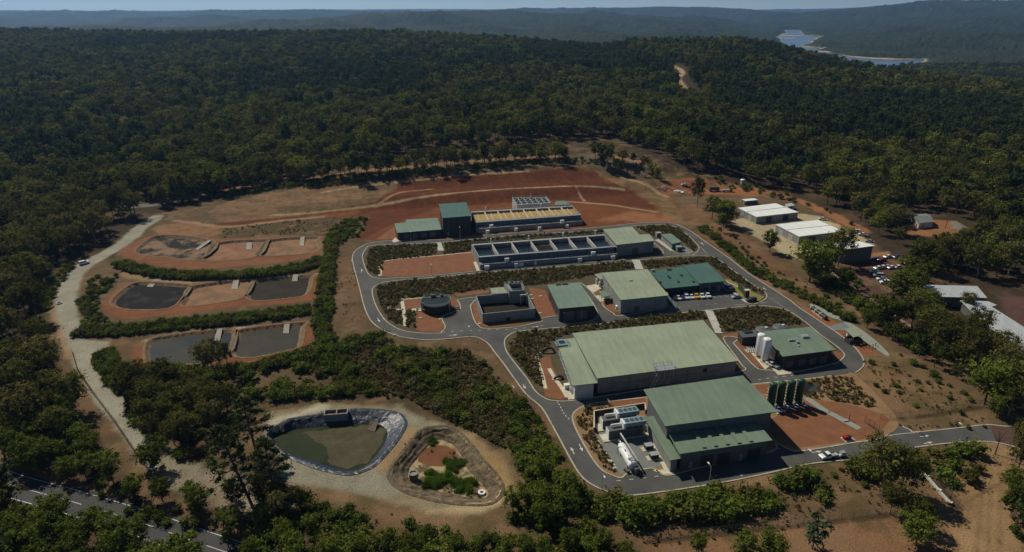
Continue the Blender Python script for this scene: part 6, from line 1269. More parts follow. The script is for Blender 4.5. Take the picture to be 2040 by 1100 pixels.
    b.opening('front', .5, 3.4, 3.6, 0, 'wall_metal', 'roller_door'); b.opening('front', .85, 1, 2.1, 0, 'door', 'door')
    for px in ((1273, 461), (1275, 465)): p = at(*px, 6); m = MB(); m.tube([(p[0], p[1], 5), (p[0], p[1], 7.6)], .25, 7); m.build('flue', M['white_paint'], b.t)
    b = Bld('substation_kiosk', 'small narrow green roofed kiosk on the corner of the loop road', 'kiosk', [(1316, 467.4), (1336.6, 465), (1358, 482), (1338.7, 486)], 3.4, 'roof_mid', 'concrete_wall', .35)
    for f in (.3, .7): b.opening('front', f, 1.6, 2.3, 0, 'wall_metal', 'door')
    for px, lab, mm in (((1352, 500), 'grey ventilated switch cabinet in front of the narrow kiosk', 'steel_blue'), ((1311, 472), 'small grey box behind the narrow kiosk', 'steel')):
        p = at(*px); t = thing('switch_cabinet', lab, 'cabinet', p); m = MB(); m.box(p, 2.8, 2.4, KT, 2.5, A13); m.build('housing', M[mm], t); m = MB(); m.box(p, 3.0, 2.6, 2.5, 2.62, A13); m.build('lid', M['steel'], t); m = MB(); m.box((p[0]+.28, p[1]-1.23), 2.2, .06, .4, 2.2, A13); m.build('door', M['wall_metal'], t)
    b = Bld('inlet_tower', 'tall dark walled building with teal green roof west of the yellow media cells', 'tower building', [(874, 406.4), (929, 403), (939, 430), (881, 434.5)], 10.5, 'roof_dark', 'wall_dark', .35)
    for f in (.2, .4, .6, .8): b.opening('front', f, .14, 9.5, .3, 'wall_metal', 'panel_joint')
    b.opening('front', .7, 4, 4.2, 0, 'brick', 'roller_door'); b.opening('front', .18, 1, 2.1, 0, 'door', 'door')
    b = Bld('blower_house', 'low mid green roof with stepped edge left of the tall dark building', 'building', [(785.8, 445.4), (808, 443), (808.7, 437.7), (871.7, 434), (880, 457), (791, 464)], 4.4, 'roof_mid', 'wall_dark', .4)
    for f in (.2, .4, .6, .8): b.opening('front', f, 3, 3, 0, 'wall_metal', 'roller_door')
    b.opening('left', .5, 1.2, 2.2, 0, 'door', 'door')
    cellbank('long filter tank with seven cells of dark water in front of the pale green hall', [(940.5, 488.5), (1205, 468.5), (1226, 490), (953, 511)], 5.4, 7, False, 'water', ['water_dark', 'water_dark', 'water_dark', 'sludge_black', 'water_dark', 'water_dark', 'water_dark'], 3.4,
             [((1010, 518), 3.4, 1), ((970, 533), 1.2, 1.1), ((1028, 528), 1.1, .9), ((1038, 526.5), 1.1, 1.1), ((1066, 524), 1.1, .6), ((1155, 518), 1.1, 1.), ((1182, 505), 3.4, 1), ((1221, 513), 1.1, 1.)])
    cellbank('long filter tank with split cells of yellow media below the red bank', [(939, 423), (1142, 411), (1157, 427), (947, 442)], 5.4, 8, True, 'media', 'media', 4.2,
             [((979, 451), 3.4, 1.), ((971.6, 462), 1.1, .9), ((1028.5, 457.5), 1.1, .8), ((1075, 455.5), 1.1, .8), ((1120, 441.5), 3.4, 1), ((1130, 451), 1.1, .8)])
    # flocculation block behind the yellow cells
    P = atp([(1020.4, 394), (1087.8, 392.4), (1097, 404), (1030, 408)], 6.5); c = P.mean(0); t = thing('mixing_tank', 'raised concrete block of small mixing cells behind the yellow media cells', 'mixing tank', (c[0], c[1], 0)); m = MB()
    for u0, u1, v0, v1 in ((0, 1, 0, .06), (0, 1, .94, 1), (0, .02, .06, .94), (.98, 1, .06, .94), (.02, .98, .32, .36), (.02, .98, .63, .67)): m.prism(lay(P, u0, u1, v0, v1), 0, 6.5)
    for k in range(1, 6): m.prism(lay(P, k/6-.006, k/6+.006, .06, .32), 0, 6.4); m.prism(lay(P, k/6-.006, k/6+.006, .36, .63), 0, 6.4); m.prism(lay(P, k/6-.006, k/6+.006, .67, .94), 0, 6.4)
    m.build('wall', M['concrete'], t); m = MB(); m.prism(lay(P, .02, .98, .06, .94), 0, 5.); m.build('water', M['water_dark'], t)
    m = MB(); railing(m, lay(P, 0, 1, 0, 1), 6.5, True, 1.1, .06, 2); 
    for k in range(6): p = quad(P, (k+.5)/6, .34); m.box(p, 1.2, .9, 6.5, 7.2, A13); p = quad(P, (k+.5)/6, .65); m.box(p, 1., .8, 6.5, 7.1, A13)
    m.build('mixer_drive', M['steel_blue'], t); m = MB(); p = quad(P, .55, 0); m.tube([(*p, 6), (*p, 9)], .25, 7); m.build('vent_pipe', M['white_paint'], t)
    b = Bld('sampling_shed', 'small pale green lean-to roof right of the raised mixing block', 'shed', [(1107, 400.5), (1123.4, 400), (1137.4, 407.5), (1104, 409)], 4.2, 'roof_mid', 'concrete_wall', .3)
    # --- open basin
    P = atp([(947.6, 589.4), (1049, 581.6), (1066.5, 614.7), (961, 625.7)], 4.3); c = P.mean(0); t = thing('open_basin', 'open rectangular concrete basin with high pale walls, nearly empty', 'basin', (c[0], c[1], 0)); m = MB()
    for u0, u1, v0, v1 in ((0, 1, 0, .022), (0, 1, .978, 1), (0, .017, .022, .978), (.983, 1, .022, .978)): m.prism(lay(P, u0, u1, v0, v1), 0, 4.3)
    m.build('wall', M['concrete_wall'], t); m = MB(); m.prism(lay(P, .017, .983, .022, .978), 0, .35); m.build('floor', M['sludge_dark'], t)
    m = MB(); q = quad(P, .48, 1.01); m.box(q, 1.6, .3, .3, 1.5, A13); m.build('hatch', M['dark_void'], t)
    m = MB(); q = quad(P, .9, .16); m.prism(lay(P, .84, .975, .03, .2), 3.9, 4.6, 0, True, True); [m.box(quad(P, u, v), .25, .25, .3, 3.9, A13) for u, v in ((.85, .19), (.965, .19))]; m.build('platform', M['concrete_pale'], t)
    for u in (.3, .62): m = MB(); m.tube([(*quad(P, u, .55), .3), (*quad(P, u, .55), 1.3)], .12, 5); m.build('mixer_post', M['steel'], t)
    Q = atp([(1004, 566), (1039, 564), (1045, 578), (1014.5, 580.5)], 6.0); c = Q.mean(0); t = thing('basin_tower', 'square concrete tower with open top at the back of the empty basin', 'concrete tower', (c[0], c[1], 0)); m = MB()
    for u0, u1, v0, v1 in ((0, 1, 0, .06), (0, 1, .94, 1), (0, .05, .06, .94), (.95, 1, .06, .94), (.05, .25, .06, .94)): m.prism(lay(Q, u0, u1, v0, v1), 0, 6.0)
    m.build('wall', M['concrete_wall'], t); m = MB(); m.prism(lay(Q, .25, .95, .06, .94), 0, 4.5); m.build('water', M['water_dark'], t); m = MB(); railing(m, lay(Q, 0, 1, 0, 1), 6.0, True, 1.1, .05, 1.5); [m.box(quad(Q, u, .03),   .8, .8, 6.0, 6.8, A13) for u in (.3, .6, .8)]; m.build('handrail', M['steel'], t)
    b = Bld('basin_pump_room', 'low pale green roof tucked against the back wall of the empty basin', 'pump room', [(976, 574), (1003, 572), (1012, 584), (981, 585.5)], 4.6, 'roof_pale', 'concrete_wall', .3)
    # --- round digester
    p = at(868, 600, 3.8); t = thing('digester_tank', 'large round black green open tank with railed bridge west of the empty basin', 'round tank', (p[0], p[1], KT)); x, y = p[:2]; r = 6.3
    m = MB(); m.lathe((x, y, 0), [(r, KT), (r, 3.8), (r-.15, 3.8), (r-.15, 2.2)], 48); m.build('shell', M['digester'], t); m = MB(); m.cyl((x, y), r-.16, 2.0, 2.4, 48); m.build('water', M['sludge_dark'], t)
    m = MB(); m.lathe((x, y, 0), [(r+.02, 1.6), (r+.1, 1.65), (r+.1, 1.8), (r+.02, 1.85)], 48); m.lathe((x, y, 0), [(r+.02, 3.65), (r+.14, 3.7), (r+.14, 3.82), (r, 3.82)], 48); m.build('hoop', M['digester'], t)
    m = MB(); railing(m, [(x+r*math.cos(k*math.pi/14), y+r*math.sin(k*math.pi/14)) for k in range(28)], 3.8, True, 1.1, .05, 3); m.build('handrail', M['steel'], t)
    m = MB(); m.box((x-.9, y+4.2), 10.4, 1.4, 3.84, 4.0, A13); m.box((x-1.5, y+4.2), 2, 1.2, 4.0, 5.0, A13); m.box((x+2.0, y+5.0), 1, 1, 4.0, 4.7, A13); m.build('bridge', M['tank_dark'], t)
    m = MB(); m.tube([(x+6.0, y-3.2, .2), (x+6.0, y-3.2, 4.5)], .15, 6); m.tube([(x+6.9, y-.5, 1.2), (x+9.6, y+.1, 1.2), (x+9.6, y+.1, .2)], .3, 8); m.build('pipework', M['steel'], t)
    p = at(836, 618); t = thing('pump_slab', 'pumps and pipes on a pale slab at the foot of the round black tank', 'pump slab', p); m = MB(); m.box(p, 7, 3, KT, .35, A13); m.build('base', M['concrete_pale'], t)
    for k in range(3): m = MB(); q = (p[0]-1.6+k*1.9, p[1]+.2+k*.3); m.tube([(q[0], q[1], .8), (q[0]+1.1, q[1]+.2, .8)], .35, 8); m.tube([(q[0]+.5, q[1], .8), (q[0]+.5, q[1]-1.2, .8), (q[0]+.5, q[1]-1.2, .3)], .15, 6); m.build('pump', M['steel'], t)
    m = MB(); q = (p[0]+4.2, p[1]+1.2); m.box(q, 1.2, 2.2, KT, 2.4, A13); m.build('panel_box', M['concrete_pale'], t)
    p = at(847, 612)
    # --- generator yard
    for k, (px, lab) in enumerate((((1201, 858), 'rear generator container with teal radiator bank on its roof'), ((1213, 879), 'front generator container with teal radiator bank, beside the white tank'))):
        p = at(*px)[:2]; a = A13+R(1); ux = np.array([math.cos(a), math.sin(a)]); uy = np.array([-ux[1], ux[0]]); t = thing('generator_container', lab, 'generator', (p[0], p[1], KT), 'generators in the western yard')
        L_, W_, H_ = 10.8, 2.7, 3.4; rect = lambda x0, x1, y0, y1: [p+ux*x0+uy*y0, p+ux*x1+uy*y0, p+ux*x1+uy*y1, p+ux*x0+uy*y1]
        MB().prism(rect(0, L_, 0, W_), KT+.3, H_).build('body', M['wall_metal'], t); MB().prism(rect(-.12, 0, .1, W_-.1), KT+.3, H_+.05).build('end_door', M['white_paint'], t); MB().prism(rect(-1.8, L_+1, -.6, W_+.6), 0, KT+.29).build('plinth', M['concrete_pale'], t)
        m = MB(); m.prism(rect(5.0, 11.6, -.1, W_+.2), H_+.55, H_+1.9, 0, True, True); m.build('radiator', M['steel_blue'], t)
        m = MB(); [m.tube([(*(p+ux*x+uy*yy), H_), (*(p+ux*x+uy*yy), H_+.55)], .09, 4) for x in (5.2, 7.4, 9.4, 10.7) for yy in (.1, W_-.1)]; m.build('frame', M['steel'], t)
        m = MB(); [m.lathe((*(p+ux*(6+1.5*j)+uy*W_/2), H_+1.9), [(.6, 0), (.6, .16), (.5, .16), (.5, .02)], 14) for j in range(4)]; m.build('fan', M['tank_dark'], t)
        m = MB(); m.tube([(*(p+ux*1.2+uy*1.9), H_+.7), (*(p+ux*4.4+uy*1.9), H_+.7)], .36, 10); m.build('silencer', M['white_paint'], t); m = MB(); m.prism(rect(4.4, 5.0, -.1, W_+.1), H_, H_+2.0); m.build('radiator_end', M['white_paint'], t)
        m = MB(); [m.prism(rect(x, x+1.5, -.05, 0.0), .9, 2.6) for x in (1, 3.4, 5.8, 8.2)]; m.build('louvre', M['tank_dark'], t)
    A = at(1238, 889, 1.9); B_ = at(1261, 928, 1.9); d = (B_-A)/np.linalg.norm(B_-A); t = thing('fuel_tank', 'long white horizontal cylindrical tank lying in the generator yard', 'tank', ((A+B_)/2*np.array([1, 1, 0])))
    m = MB(); pts = [A-d*.62, A-d*.55, A-d*.4, A-d*.2, A, A+d*.15, B_-d*.15, B_, B_+d*.2, B_+d*.4, B_+d*.55, B_+d*.62]; m.tube([tuple(q) for q in pts], [.05, .5, .9, 1.15, 1.26, 1.28, 1.28, 1.26, 1.15, .9, .5, .05], 32); m.build('shell', M['white_paint'], t, True)
    for f in (.18, .8): q = A+(B_-A)*f; m = MB(); m.box(q, 2.1, .6, KT, 1.3, math.atan2(d[1], d[0])+math.pi/2); m.build('saddle', M['concrete'], t)
    q = A+(B_-A)*.86; m = MB(); m.box(q, 1.5, 1.6, 3.15, 3.3, R(-60)); railing(m, [(q[0]-.8, q[1]-.8), (q[0]+.8, q[1]-.8), (q[0]+.8, q[1]+.8), (q[0]-.8, q[1]+.8)], 3.3, True, .9, .04, .8); m.tube([(q[0]+1.6, q[1]-.4, KT), (q[0]+1.2, q[1]+.2, 3.3)], .06, 4); m.tube([(q[0]+2.1, q[1]-.2, KT), (q[0]+1.7, q[1]+.4, 3.3)], .06, 4); m.build('manway', M['steel'], t)
    q = B_+d*.6; m = MB(); m.box((q[0]+.6, q[1]-.4), 1.4, 1.2, KT, 2.0, R(-60)); m.box((q[0]-1.8, q[1]+.3), 1.6, .9, KT, .9, R(-60)); m.build('fill_station', M['tank_dark'], t)
    A = at(1236, 863, 3.0); B_ = at(1271, 919, 3.0); t = thing('cable_bridge', 'straight raised steel conduit running past the white horizontal tank', 'conduit bridge', (A+B_)/2*np.array([1, 1, 0])); m = MB(); d = (B_-A)/np.linalg.norm(B_-A); n = np.array([-d[1], d[0], 0])*.22
    m.prism([(A-n)[:2], (B_-n)[:2], (B_+n)[:2], (A+n)[:2]], 2.9, 3.1, 0, True, True); m.build('tray', M['concrete'], t)
    for f in (.03, .35, .68, .97): q = A+(B_-A)*f; m = MB(); m.tube([(q[0], q[1], KT), (q[0], q[1], 2.9)], .08, 5); m.build('post', M['steel'], t)
    for px, lab in (((1292, 895), 'upper grey transformer box between the white tank and the building'), ((1302.5, 913), 'lower grey transformer box between the white tank and the building')):
        p = at(*px); t = thing('transformer_box', lab, 'transformer', p, 'transformer boxes'); m = MB(); m.box(p, 2.3, 1.6, .3, 1.6, A13); m.build('housing', M['wall_dark'], t); m = MB(); m.box(p, 2.5, 1.8, 1.6, 1.72, A13); m.build('lid', M['steel'], t); m = MB(); m.box((p[0]-.3, p[1]-.1), 3.6, 2.1, KT, .3, A13); m.build('base', M['concrete_pale'], t)
    t = thing('retaining_wall', 'dark stepped retaining wall round the back of the generator yard', 'wall', at(1222, 826)); m = MB(); 
    Lw = [at(*q)[:2] for q in ((1183, 862), (1183, 828), (1284, 812), (1286, 826))]
    for a, c in zip(Lw[:-1], Lw[1:]): d = (c-a)/np.linalg.norm(c-a); n = np.array([-d[1], d[0]])*.15; m.prism([a-n, c-n, c+n, a+n], 0, 1.7)
    m.build('wall', M['bank_brown'], t); m = MB()
    for a, c in zip(Lw[:-1], Lw[1:]): d = (c-a)/np.linalg.norm(c-a); n = np.array([-d[1], d[0]])*.2; m.prism([a-n, c-n, c+n, a+n], 1.7, 1.82, 0, True, True)
    m.build('coping', M['concrete_pale'], t)
    # --- east side of the loop road
    Q = ccw(atp([(1681, 655), (1698.7, 653), (1718, 667.6), (1700, 672)], 3.2)); c = Q.mean(0); t = thing('canopy', 'small pale green canopy over pumps beside the concrete spillway', 'canopy', (c[0], c[1], 0)); MB().prism(Q, 3.1, 3.2, 0, True, True).build('roof', M['roof_pale'], t)
    for q in offset(Q, -.3): MB().tube([(*q, 0), (*q, 3.1)], .1, 5).build('post', M['steel'], t)
    for px, lab, mm, sx, sy, h in (((1690, 673), 'white round topped dosing unit under the edge of the small canopy', 'white_paint', 1.8, 1.6, 2.2), ((1699, 682), 'black fenced pump enclosure in front of the small canopy', 'fence', 5.0, 2.8, 1.9)):
        p = at(*px); t = thing('dosing_unit' if mm != 'fence' else 'pump_enclosure', lab, 'pump unit', p); m = MB(); 
        if mm == 'fence':
            q = [(p[0]+x*C13-y*S13, p[1]+x*S13+y*C13) for x, y in ((-2.6, -1.6), (2.6, -1.6), (2.6, 1.6), (-2.6, 1.6))]; 
            for a, c_ in zip(q, q[1:]+q[:1]): a = np.array(a); c_ = np.array(c_); d = (c_-a)/np.linalg.norm(c_-a); n = np.array([-d[1], d[0]])*.04; m.prism([a-n, c_-n, c_+n, a+n], .1, h)
        else: m.lathe((p[0], p[1], 0), [(.9, .2), (.9, 1.9), (.6, 2.2), (.05, 2.3)], 16)
        m.build('shell', M[mm], t); m = MB(); [m.tube([(p[0]-1.5+j*.7, p[1]-.6, .1), (p[0]-1.5+j*.7, p[1]-.6, 1.1+.2*(j % 2)), (p[0]-1.2+j*.7, p[1]+.8, 1.1)], .14, 5) for j in range(5)]; m.build('pipework', M['wood'], t)
    p = at(1730, 692); t = thing('valve_cluster', 'rusty valve stems in the red gravel at the tip of the spillway', 'valves', p); 
    for j in range(5): m = MB(); q = (p[0]-3+j*1.5, p[1]+.9*math.sin(j*2)); m.tube([(q[0], q[1], 0), (q[0], q[1], 1.3)], .12, 5); m.lathe((q[0], q[1], 1.2), [(.35, 0), (.35, .06)], 10); m.build('valve_stem', M['wood'], t)
    A = at(1617, 612, .9); B_ = at(1646, 634, .9); t = thing('surge_vessel', 'fat dark horizontal pipe with pale bands along the loop road', 'pipe', (A+B_)/2*np.array([1, 1, 0])); m = MB(); m.tube([tuple(A), tuple(B_)], .85, 14); m.build('pipe', M['pipe_black'], t)
    for f in (.05, .35, .66): q = A+(B_-A)*f; m = MB(); d = (B_-A)/np.linalg.norm(B_-A); m.tube([tuple(q-d*.25), tuple(q+d*.25)], 1.0, 14); m.build('band', M['concrete'], t)
    m = MB(); q = (A+B_)/2; m.box(q, 8, 1.8, 0, .2, math.atan2(*(B_-A)[1::-1])); m.build('base', M['concrete_pale'], t)
    # --- white sheds east
    Gs = 'white roofed sheds'
    b = Bld('storage_shed', 'northern white roofed shed with dark south wall', 'shed', [(1470, 414), (1545.5, 405), (1591, 422.6), (1507.7, 432)], 4.4, 'roof_white', 'concrete_wall', .15, gable=None, group=Gs, fascia='roof_white')
    b2 = Bld('storage_shed', 'middle white roofed shed with roller doors on its west end', 'shed', [(1545.5, 447.4), (1629.4, 438.4), (1681, 460.4), (1592.7, 471)], 4.6, 'roof_white', 'concrete_wall', .15, gable=None, group=Gs, fascia='roof_white')
    for bb in (b, b2):
        for f in (.25, .65): bb.opening('left', f, 4, 3.4, 0, 'steel', 'roller_door')
        for f in (.3, .7): bb.opening('front', f, 4, 3.4, 0, 'wall_dark', 'roller_door')
        c0, c1 = [at(*q, bb.z)[:2] for q in (((1487, 422), (1567, 413)) if bb is b else ((1567, 458), (1655, 449)))]; m = MB(); n = np.array([.0, .25]); m.prism([c0-n, c1-n, c1+n, c0+n], bb.z, bb.z+.12); m.build('ridge_cap', M['roof_grey'], bb.t)
    b = Bld('stores_block', 'two storey grey block with white roof above the east car park', 'building', [(1650.6, 488.8), (1712, 481), (1743, 489.5), (1688, 496.6)], 7.8, 'roof_white', 'wall_metal', .5, group=Gs, fascia='roof_white')
    for f in (.25, .5, .75): b.opening('front', f, 1.6, .7, 4.6, 'glass', 'window')
    b = Bld('site_container', 'small pale container behind the northern white shed', 'container', [(1478, 397), (1503, 395), (1510, 398.3), (1485, 400.7)], 2.7, 'roof_white', 'wall_metal', .05, fascia='roof_grey'); b.opening('left', .5, 1, 2, 0, 'door', 'door')
    b = Bld('tool_shed', 'little pale lean-to east of the northern white shed', 'shed', [(1564, 407), (1577, 404.5), (1584, 409), (1570, 411.5)], 2.6, 'roof_grey', 'wall_white', .1, fascia='roof_grey'); b.opening('front', .5, 1.2, 2, 0, 'dark_void', 'door')
    b = Bld('house', 'pale house with grey gabled roof in a red earth yard among the trees', 'house', [(1814, 428), (1845, 425.5), (1861, 442), (1831, 445)], 3.4, 'roof_house', 'wall_white', .5, gable=(1, 1.6), fascia='roof_grey')
    for f in (.2, .4, .6, .8): b.opening('left', f, 1.1, 1.2, .9, 'glass', 'window')
    b.opening('front', .3, 1, 2.1, 0, 'door', 'door')
    b = Bld('visitor_building', 'long pale blue-white roof half hidden by the gums, the farther of two', 'building', [(1818, 590), (1838, 567), (1947, 570), (1967, 593.5)], 5, 'roof_grey', 'wall_metal', .8, fascia='roof_grey'); b.opening('front', .5, 3, 2.2, 0, 'glass', 'window'); b.opening('front', .8, 1.2, 2.2, 0, 'door', 'door')
    b = Bld('administration_building', 'longest pale roof running out of the picture, east of the red road', 'building', [(1913, 598), (1968, 600), (1986, 607.5), (1976, 611), (2120, 702), (2120, 752), (2040, 697), (1971, 653), (1935, 620)], 4.6, 'roof_grey', 'wall_metal', .8, fascia='roof_grey'); b.opening('left', .3, 3, 1.4, 1, 'glass', 'window'); b.opening('left', .6, 3, 1.4, 1, 'glass', 'window')
    # --- bits and pieces
    p = at(1474, 589); t = thing('bin_enclosure', 'green screen panel with square brown brick pier on the lawn', 'screen', p); m = MB(); a = at(1470, 576)[:2]; c = at(1482, 588)[:2]; d = (c-a)/np.linalg.norm(c-a); n = np.array([-d[1], d[0]])*.12; m.prism([a-n, c-n, c+n, a+n], KT, 3.0); m.build('panel', M['tank_green'], t); m = MB(); q = at(1486.5, 592); m.box(q, 1.9, 1.4, 0, 3.3, A13); m.build('pier', M['brick'], t); m = MB(); m.box(q, 2.3, 1.8, 3.3, 3.5, A13); m.build('cap', M['concrete_pale'], t)
    p = at(1689, 876); t = thing('red_skip', 'small red open box on a concrete pad beside the exit road', 'skip', p); m = MB(); m.box((p[0]-.4, p[1]), 2.3, 1.1, .3, 1.35, A13); m.build('box', M['red_paint'], t); m = MB(); m.box(p, 3.4, 2.4, KT, .3, A13); m.build('base', M['concrete_pale'], t); m = MB(); m.box((p[0]+.2, p[1]-.1), 1.4, .8, 1.35, 1.42, A13); m.build('lid', M['pipe_black'], t)
    for px, lab in (((1058, 589), 'red gravel beside the basin\'s north east corner'), ((1077, 591), 'red gravel at the workshop\'s back corner'), ((1061, 596), 'red gravel by the basin\'s east wall'), ((1076, 625), 'red gravel south east of the basin'), ((955, 646), 'red gravel at the basin\'s south west corner'), ((838, 634), 'red gravel south of the digester'), ((877, 637), 'drive edge south of the digester'), ((786, 668), 'outer kerb below the digester'), ((1068, 661), 'heath bank behind the largest hall'), ((1197, 647), 'kerb below the workshop')):
        p = at(*px); t = thing('pit_cover', 'pale concrete pit cover on the '+lab, 'pit cover', (p[0], p[1], KT), 'pit covers'); m = MB(); m.box(p, 1.2, 1.0, KT, .36, A13); m.build('frame', M['concrete_pale'], t); m = MB(); m.box(p, .8, .6, .36, .42, A13); m.build('lid', M['concrete'], t)
    LP = [((1198.5, 975.6), 945, 'lamp post on the outer bend south of the white tank'), ((1412, 968), 931, 'lamp post in front of the five ridge vents'), ((1601, 927), 893, 'lamp post by the red skip, south kerb'), ((1913, 877), 851, 'lamp post on the exit road outside the gate'), ((1412, 583), 565, 'lamp post in the car park before the laboratory'), ((917, 477), 455, 'lamp post in front of the tall dark building'),
          ((819, 481), 461, 'lamp post in front of the low stepped roof'), ((860, 549), 530, 'lamp post beside the empty red rectangle'), ((936, 677), 655, 'lamp post at the drive west of the basin'), ((767, 656), 640, 'lamp post on the bend below the digester'), ((1158, 638), 618, 'lamp post in front of the workshop'), ((1230, 904), 876, 'lamp post inside the generator yard'), ((1121, 640), 622, 'lamp post on the drive beside the workshop wall'), ((703, 543), 522, 'lamp post on the outer kerb west of the red rectangle'), ((1330, 607), 588, 'lamp post at the corner of the pale hall')]
    for px, tp, lab in LP: lamp(px, tp, lab)
    # --- vehicles
    pk = 'cars parked before the office'; hd = R(97)
    for px, k, c, lab in (((1344, 596), 'car', 'dark', 'dark car half in shade at the west end of the office row'), ((1350.5, 595.5), 'car', 'white', 'white hatchback next to the dark car in the office row'), ((1359, 594.8), 'car', 'blue', 'blue car in the office row'), ((1367, 594), 'wagon', 'white', 'white wagon right of the blue car in the office row'), ((1377, 593.2), 'car', 'white', 'white car left of the yellow one'), ((1386.5, 592.3), 'ute', 'yellow', 'yellow pickup in the office row'), ((1397.5, 592), 'ute', 'white', 'white pickup right of the yellow one'), ((1409, 591), 'ute', 'white', 'white pickup at the east end of the office row')): vehicle(k, c, px, hd-math.pi, lab, pk)
    for px, k, c, lab in (((1453, 581), 'wagon', 'dark', 'dark grey wagon by the lawn edge'), ((1448, 575.5), 'wagon', 'blue', 'blue wagon in the shade of the laboratory'), ((1467, 594), 'car', 'silver', 'silver sedan alone beside the lawn'), ((1496, 600.5), 'wagon', 'dark', 'black four wheel drive beside the brick pier')): vehicle(k, c, px, A13+R(178), lab, 'cars beside the lawn')
    a = at(1630, 918); c = at(1670, 911); hr = math.atan2(*(a-c)[1::-1]); vehicle('ute', 'white', (1649, 912), hr, 'white pickup on the exit road towing a trailer', None)
    p = at(1676, 909); t = thing('trailer', 'small dark trailer behind the white pickup on the exit road', 'trailer', (p[0], p[1], .06)); t.rotation_euler = (0, 0, hr)
    for nm, f in (('bed', lambda m: (m.box((0, 0), 2.2, 1.6, .55, .65), m.box((0, .8), 2.2, .06, .65, 1.05), m.box((0, -.8), 2.2, .06, .65, 1.05), m.box((-.2, 0), 1.4, 1.2, .65, 1.5))), ('drawbar', lambda m: m.tube([(1.1, 0, .5), (2.2, 0, .5)], .06, 5)), ('wheel', lambda m: m.tube([(0, -.95, .33), (0, -.75, .33)], .33, 12)), ('wheel', lambda m: m.tube([(0, .75, .33), (0, .95, .33)], .33, 12))):
        m = MB(); f(m); o = bpy.data.objects.new(nm, tmesh(nm, m, M['tyre'] if nm == 'wheel' else M['steel'])); C.objects.link(o); o.parent = t
    vehicle('wagon', 'white', (168, 526), R(48), 'white wagon parked on the gravel road under the forest edge', None)
    ec = 'cars in the east car park'; h2 = R(185)
    for k, (px, c) in enumerate((((1741, 543), 'white'), ((1749, 551), 'white'), ((1756, 558), 'white'), ((1763, 565), 'white'))): vehicle('wagon' if k % 2 else 'car', c, px, h2-R(8), ['white car at the top of the slanting row in the east car park', 'second white car down the slanting row, a wagon', 'third white car down the slanting row', 'white wagon at the bottom of the slanting row'][k], ec)
    for k, (px, c) in enumerate((((1749, 536), 'white'), ((1758, 534.5), 'white'), ((1767, 533.5), 'silver'), ((1775, 535), 'white'), ((1744, 518), 'blue'), ((1757, 520), 'red'), ((1768, 513.5), 'white'), ((1786, 513.5), 'blue'), ((1788, 534), 'white'), ((1810, 527), 'white'), ((1832, 526), 'white'))):
        vehicle('car', c, px, h2+R(12), ['white car first in the upper group of the east car park', 'white car second in the upper group of the east car park', 'silver car in the upper group of the east car park', 'white car half under the tree right of the silver one', 'blue car in the shadow of the two storey block', 'dark red car right of the blue one in shadow', 'white car at the red bank behind the block', 'blue car farthest up the east car park', 'white car showing between tree crowns right of the upper group', 'white car deep under the trees in the east car park', 'white car in the gap of the trees, easternmost of all'][k], ec)
    for px, k, c, h_, lab in (((1704, 463), 'wagon', 'white', R(150), 'white wagon at the yard edge right of the middle shed'), ((1719, 470), 'ute', 'white', R(150), 'white pickup behind the wagon at the yard edge'), ((1639, 438.5), 'ute', 'white', R(160), 'white pickup between the two large sheds'), ((1364, 370), 'ute', 'white', R(170), 'white pickup alone on the red dirt yard'), ((1538, 730), 'ute', 'white', R(120), 'white pickup parked on the slab in front of the silos'), ((1732, 483), 'car', 'silver', R(150), 'small silver car behind the two storey block')): vehicle(k, c, px, h_, lab, None)
    for px, lab, c in (((1421, 381), 'dark truck with a box body in the red dirt yard', 'dark'), ((1447, 382), 'green flat truck right of the dark truck in the dirt yard', 'green')):
        p = gat(*px); t = thing('parked_truck', lab, 'truck', p); t.rotation_euler = (0, 0, R(8)); pm = paint(c)
        for nm, f, mm in (('cab', lambda m: (m.box((3.0, 0), 1.8, 2.3, .7, 2.7), m.box((3.92, 0), .06, 2.0, 1.6, 2.5)), pm), ('cargo_box', lambda m: m.box((-.6, 0), 5.2, 2.4, .95, 3.2 if c == 'dark' else 1.6), M['tank_dark'] if c == 'dark' else M['steel']), ('chassis', lambda m: m.box((.3, 0), 7, 1.2, .6, .94), M['pipe_black'])):
            m = MB(); f(m); o = bpy.data.objects.new(nm, tmesh(nm, m, mm)); C.objects.link(o); o.parent = t
        w = MB(); w.tube([(0, -.15, 0), (0, .15, 0)], .48, 12); wm = tmesh('wheel', w, M['tyre'])
        for x in (-2.2, 2.9):
            for y in (-1, 1): o = bpy.data.objects.new('wheel', wm); C.objects.link(o); o.parent = t; o.location = (x, y, .48)
    p = gat(1479, 367); t = thing('portable_toilet', 'pale portable toilet cabin at the back of the red dirt yard', 'toilet cabin', p); m = MB(); m.box(p, 2.6, 2.4, p[2], p[2]+3.2, A13); m.build('cabin', M['steel'], t); m = MB(); m.lathe((p[0], p[1], p[2]+3.2), [(1.7, 0), (1.3, .35), (.05, .5)], 8); m.build('roof', M['white_paint'], t); m = MB(); m.box((p[0]+.2, p[1]-1.25), 1.2, .08, p[2]+.2, p[2]+2.4, A13); m.build('door', M['door'], t)
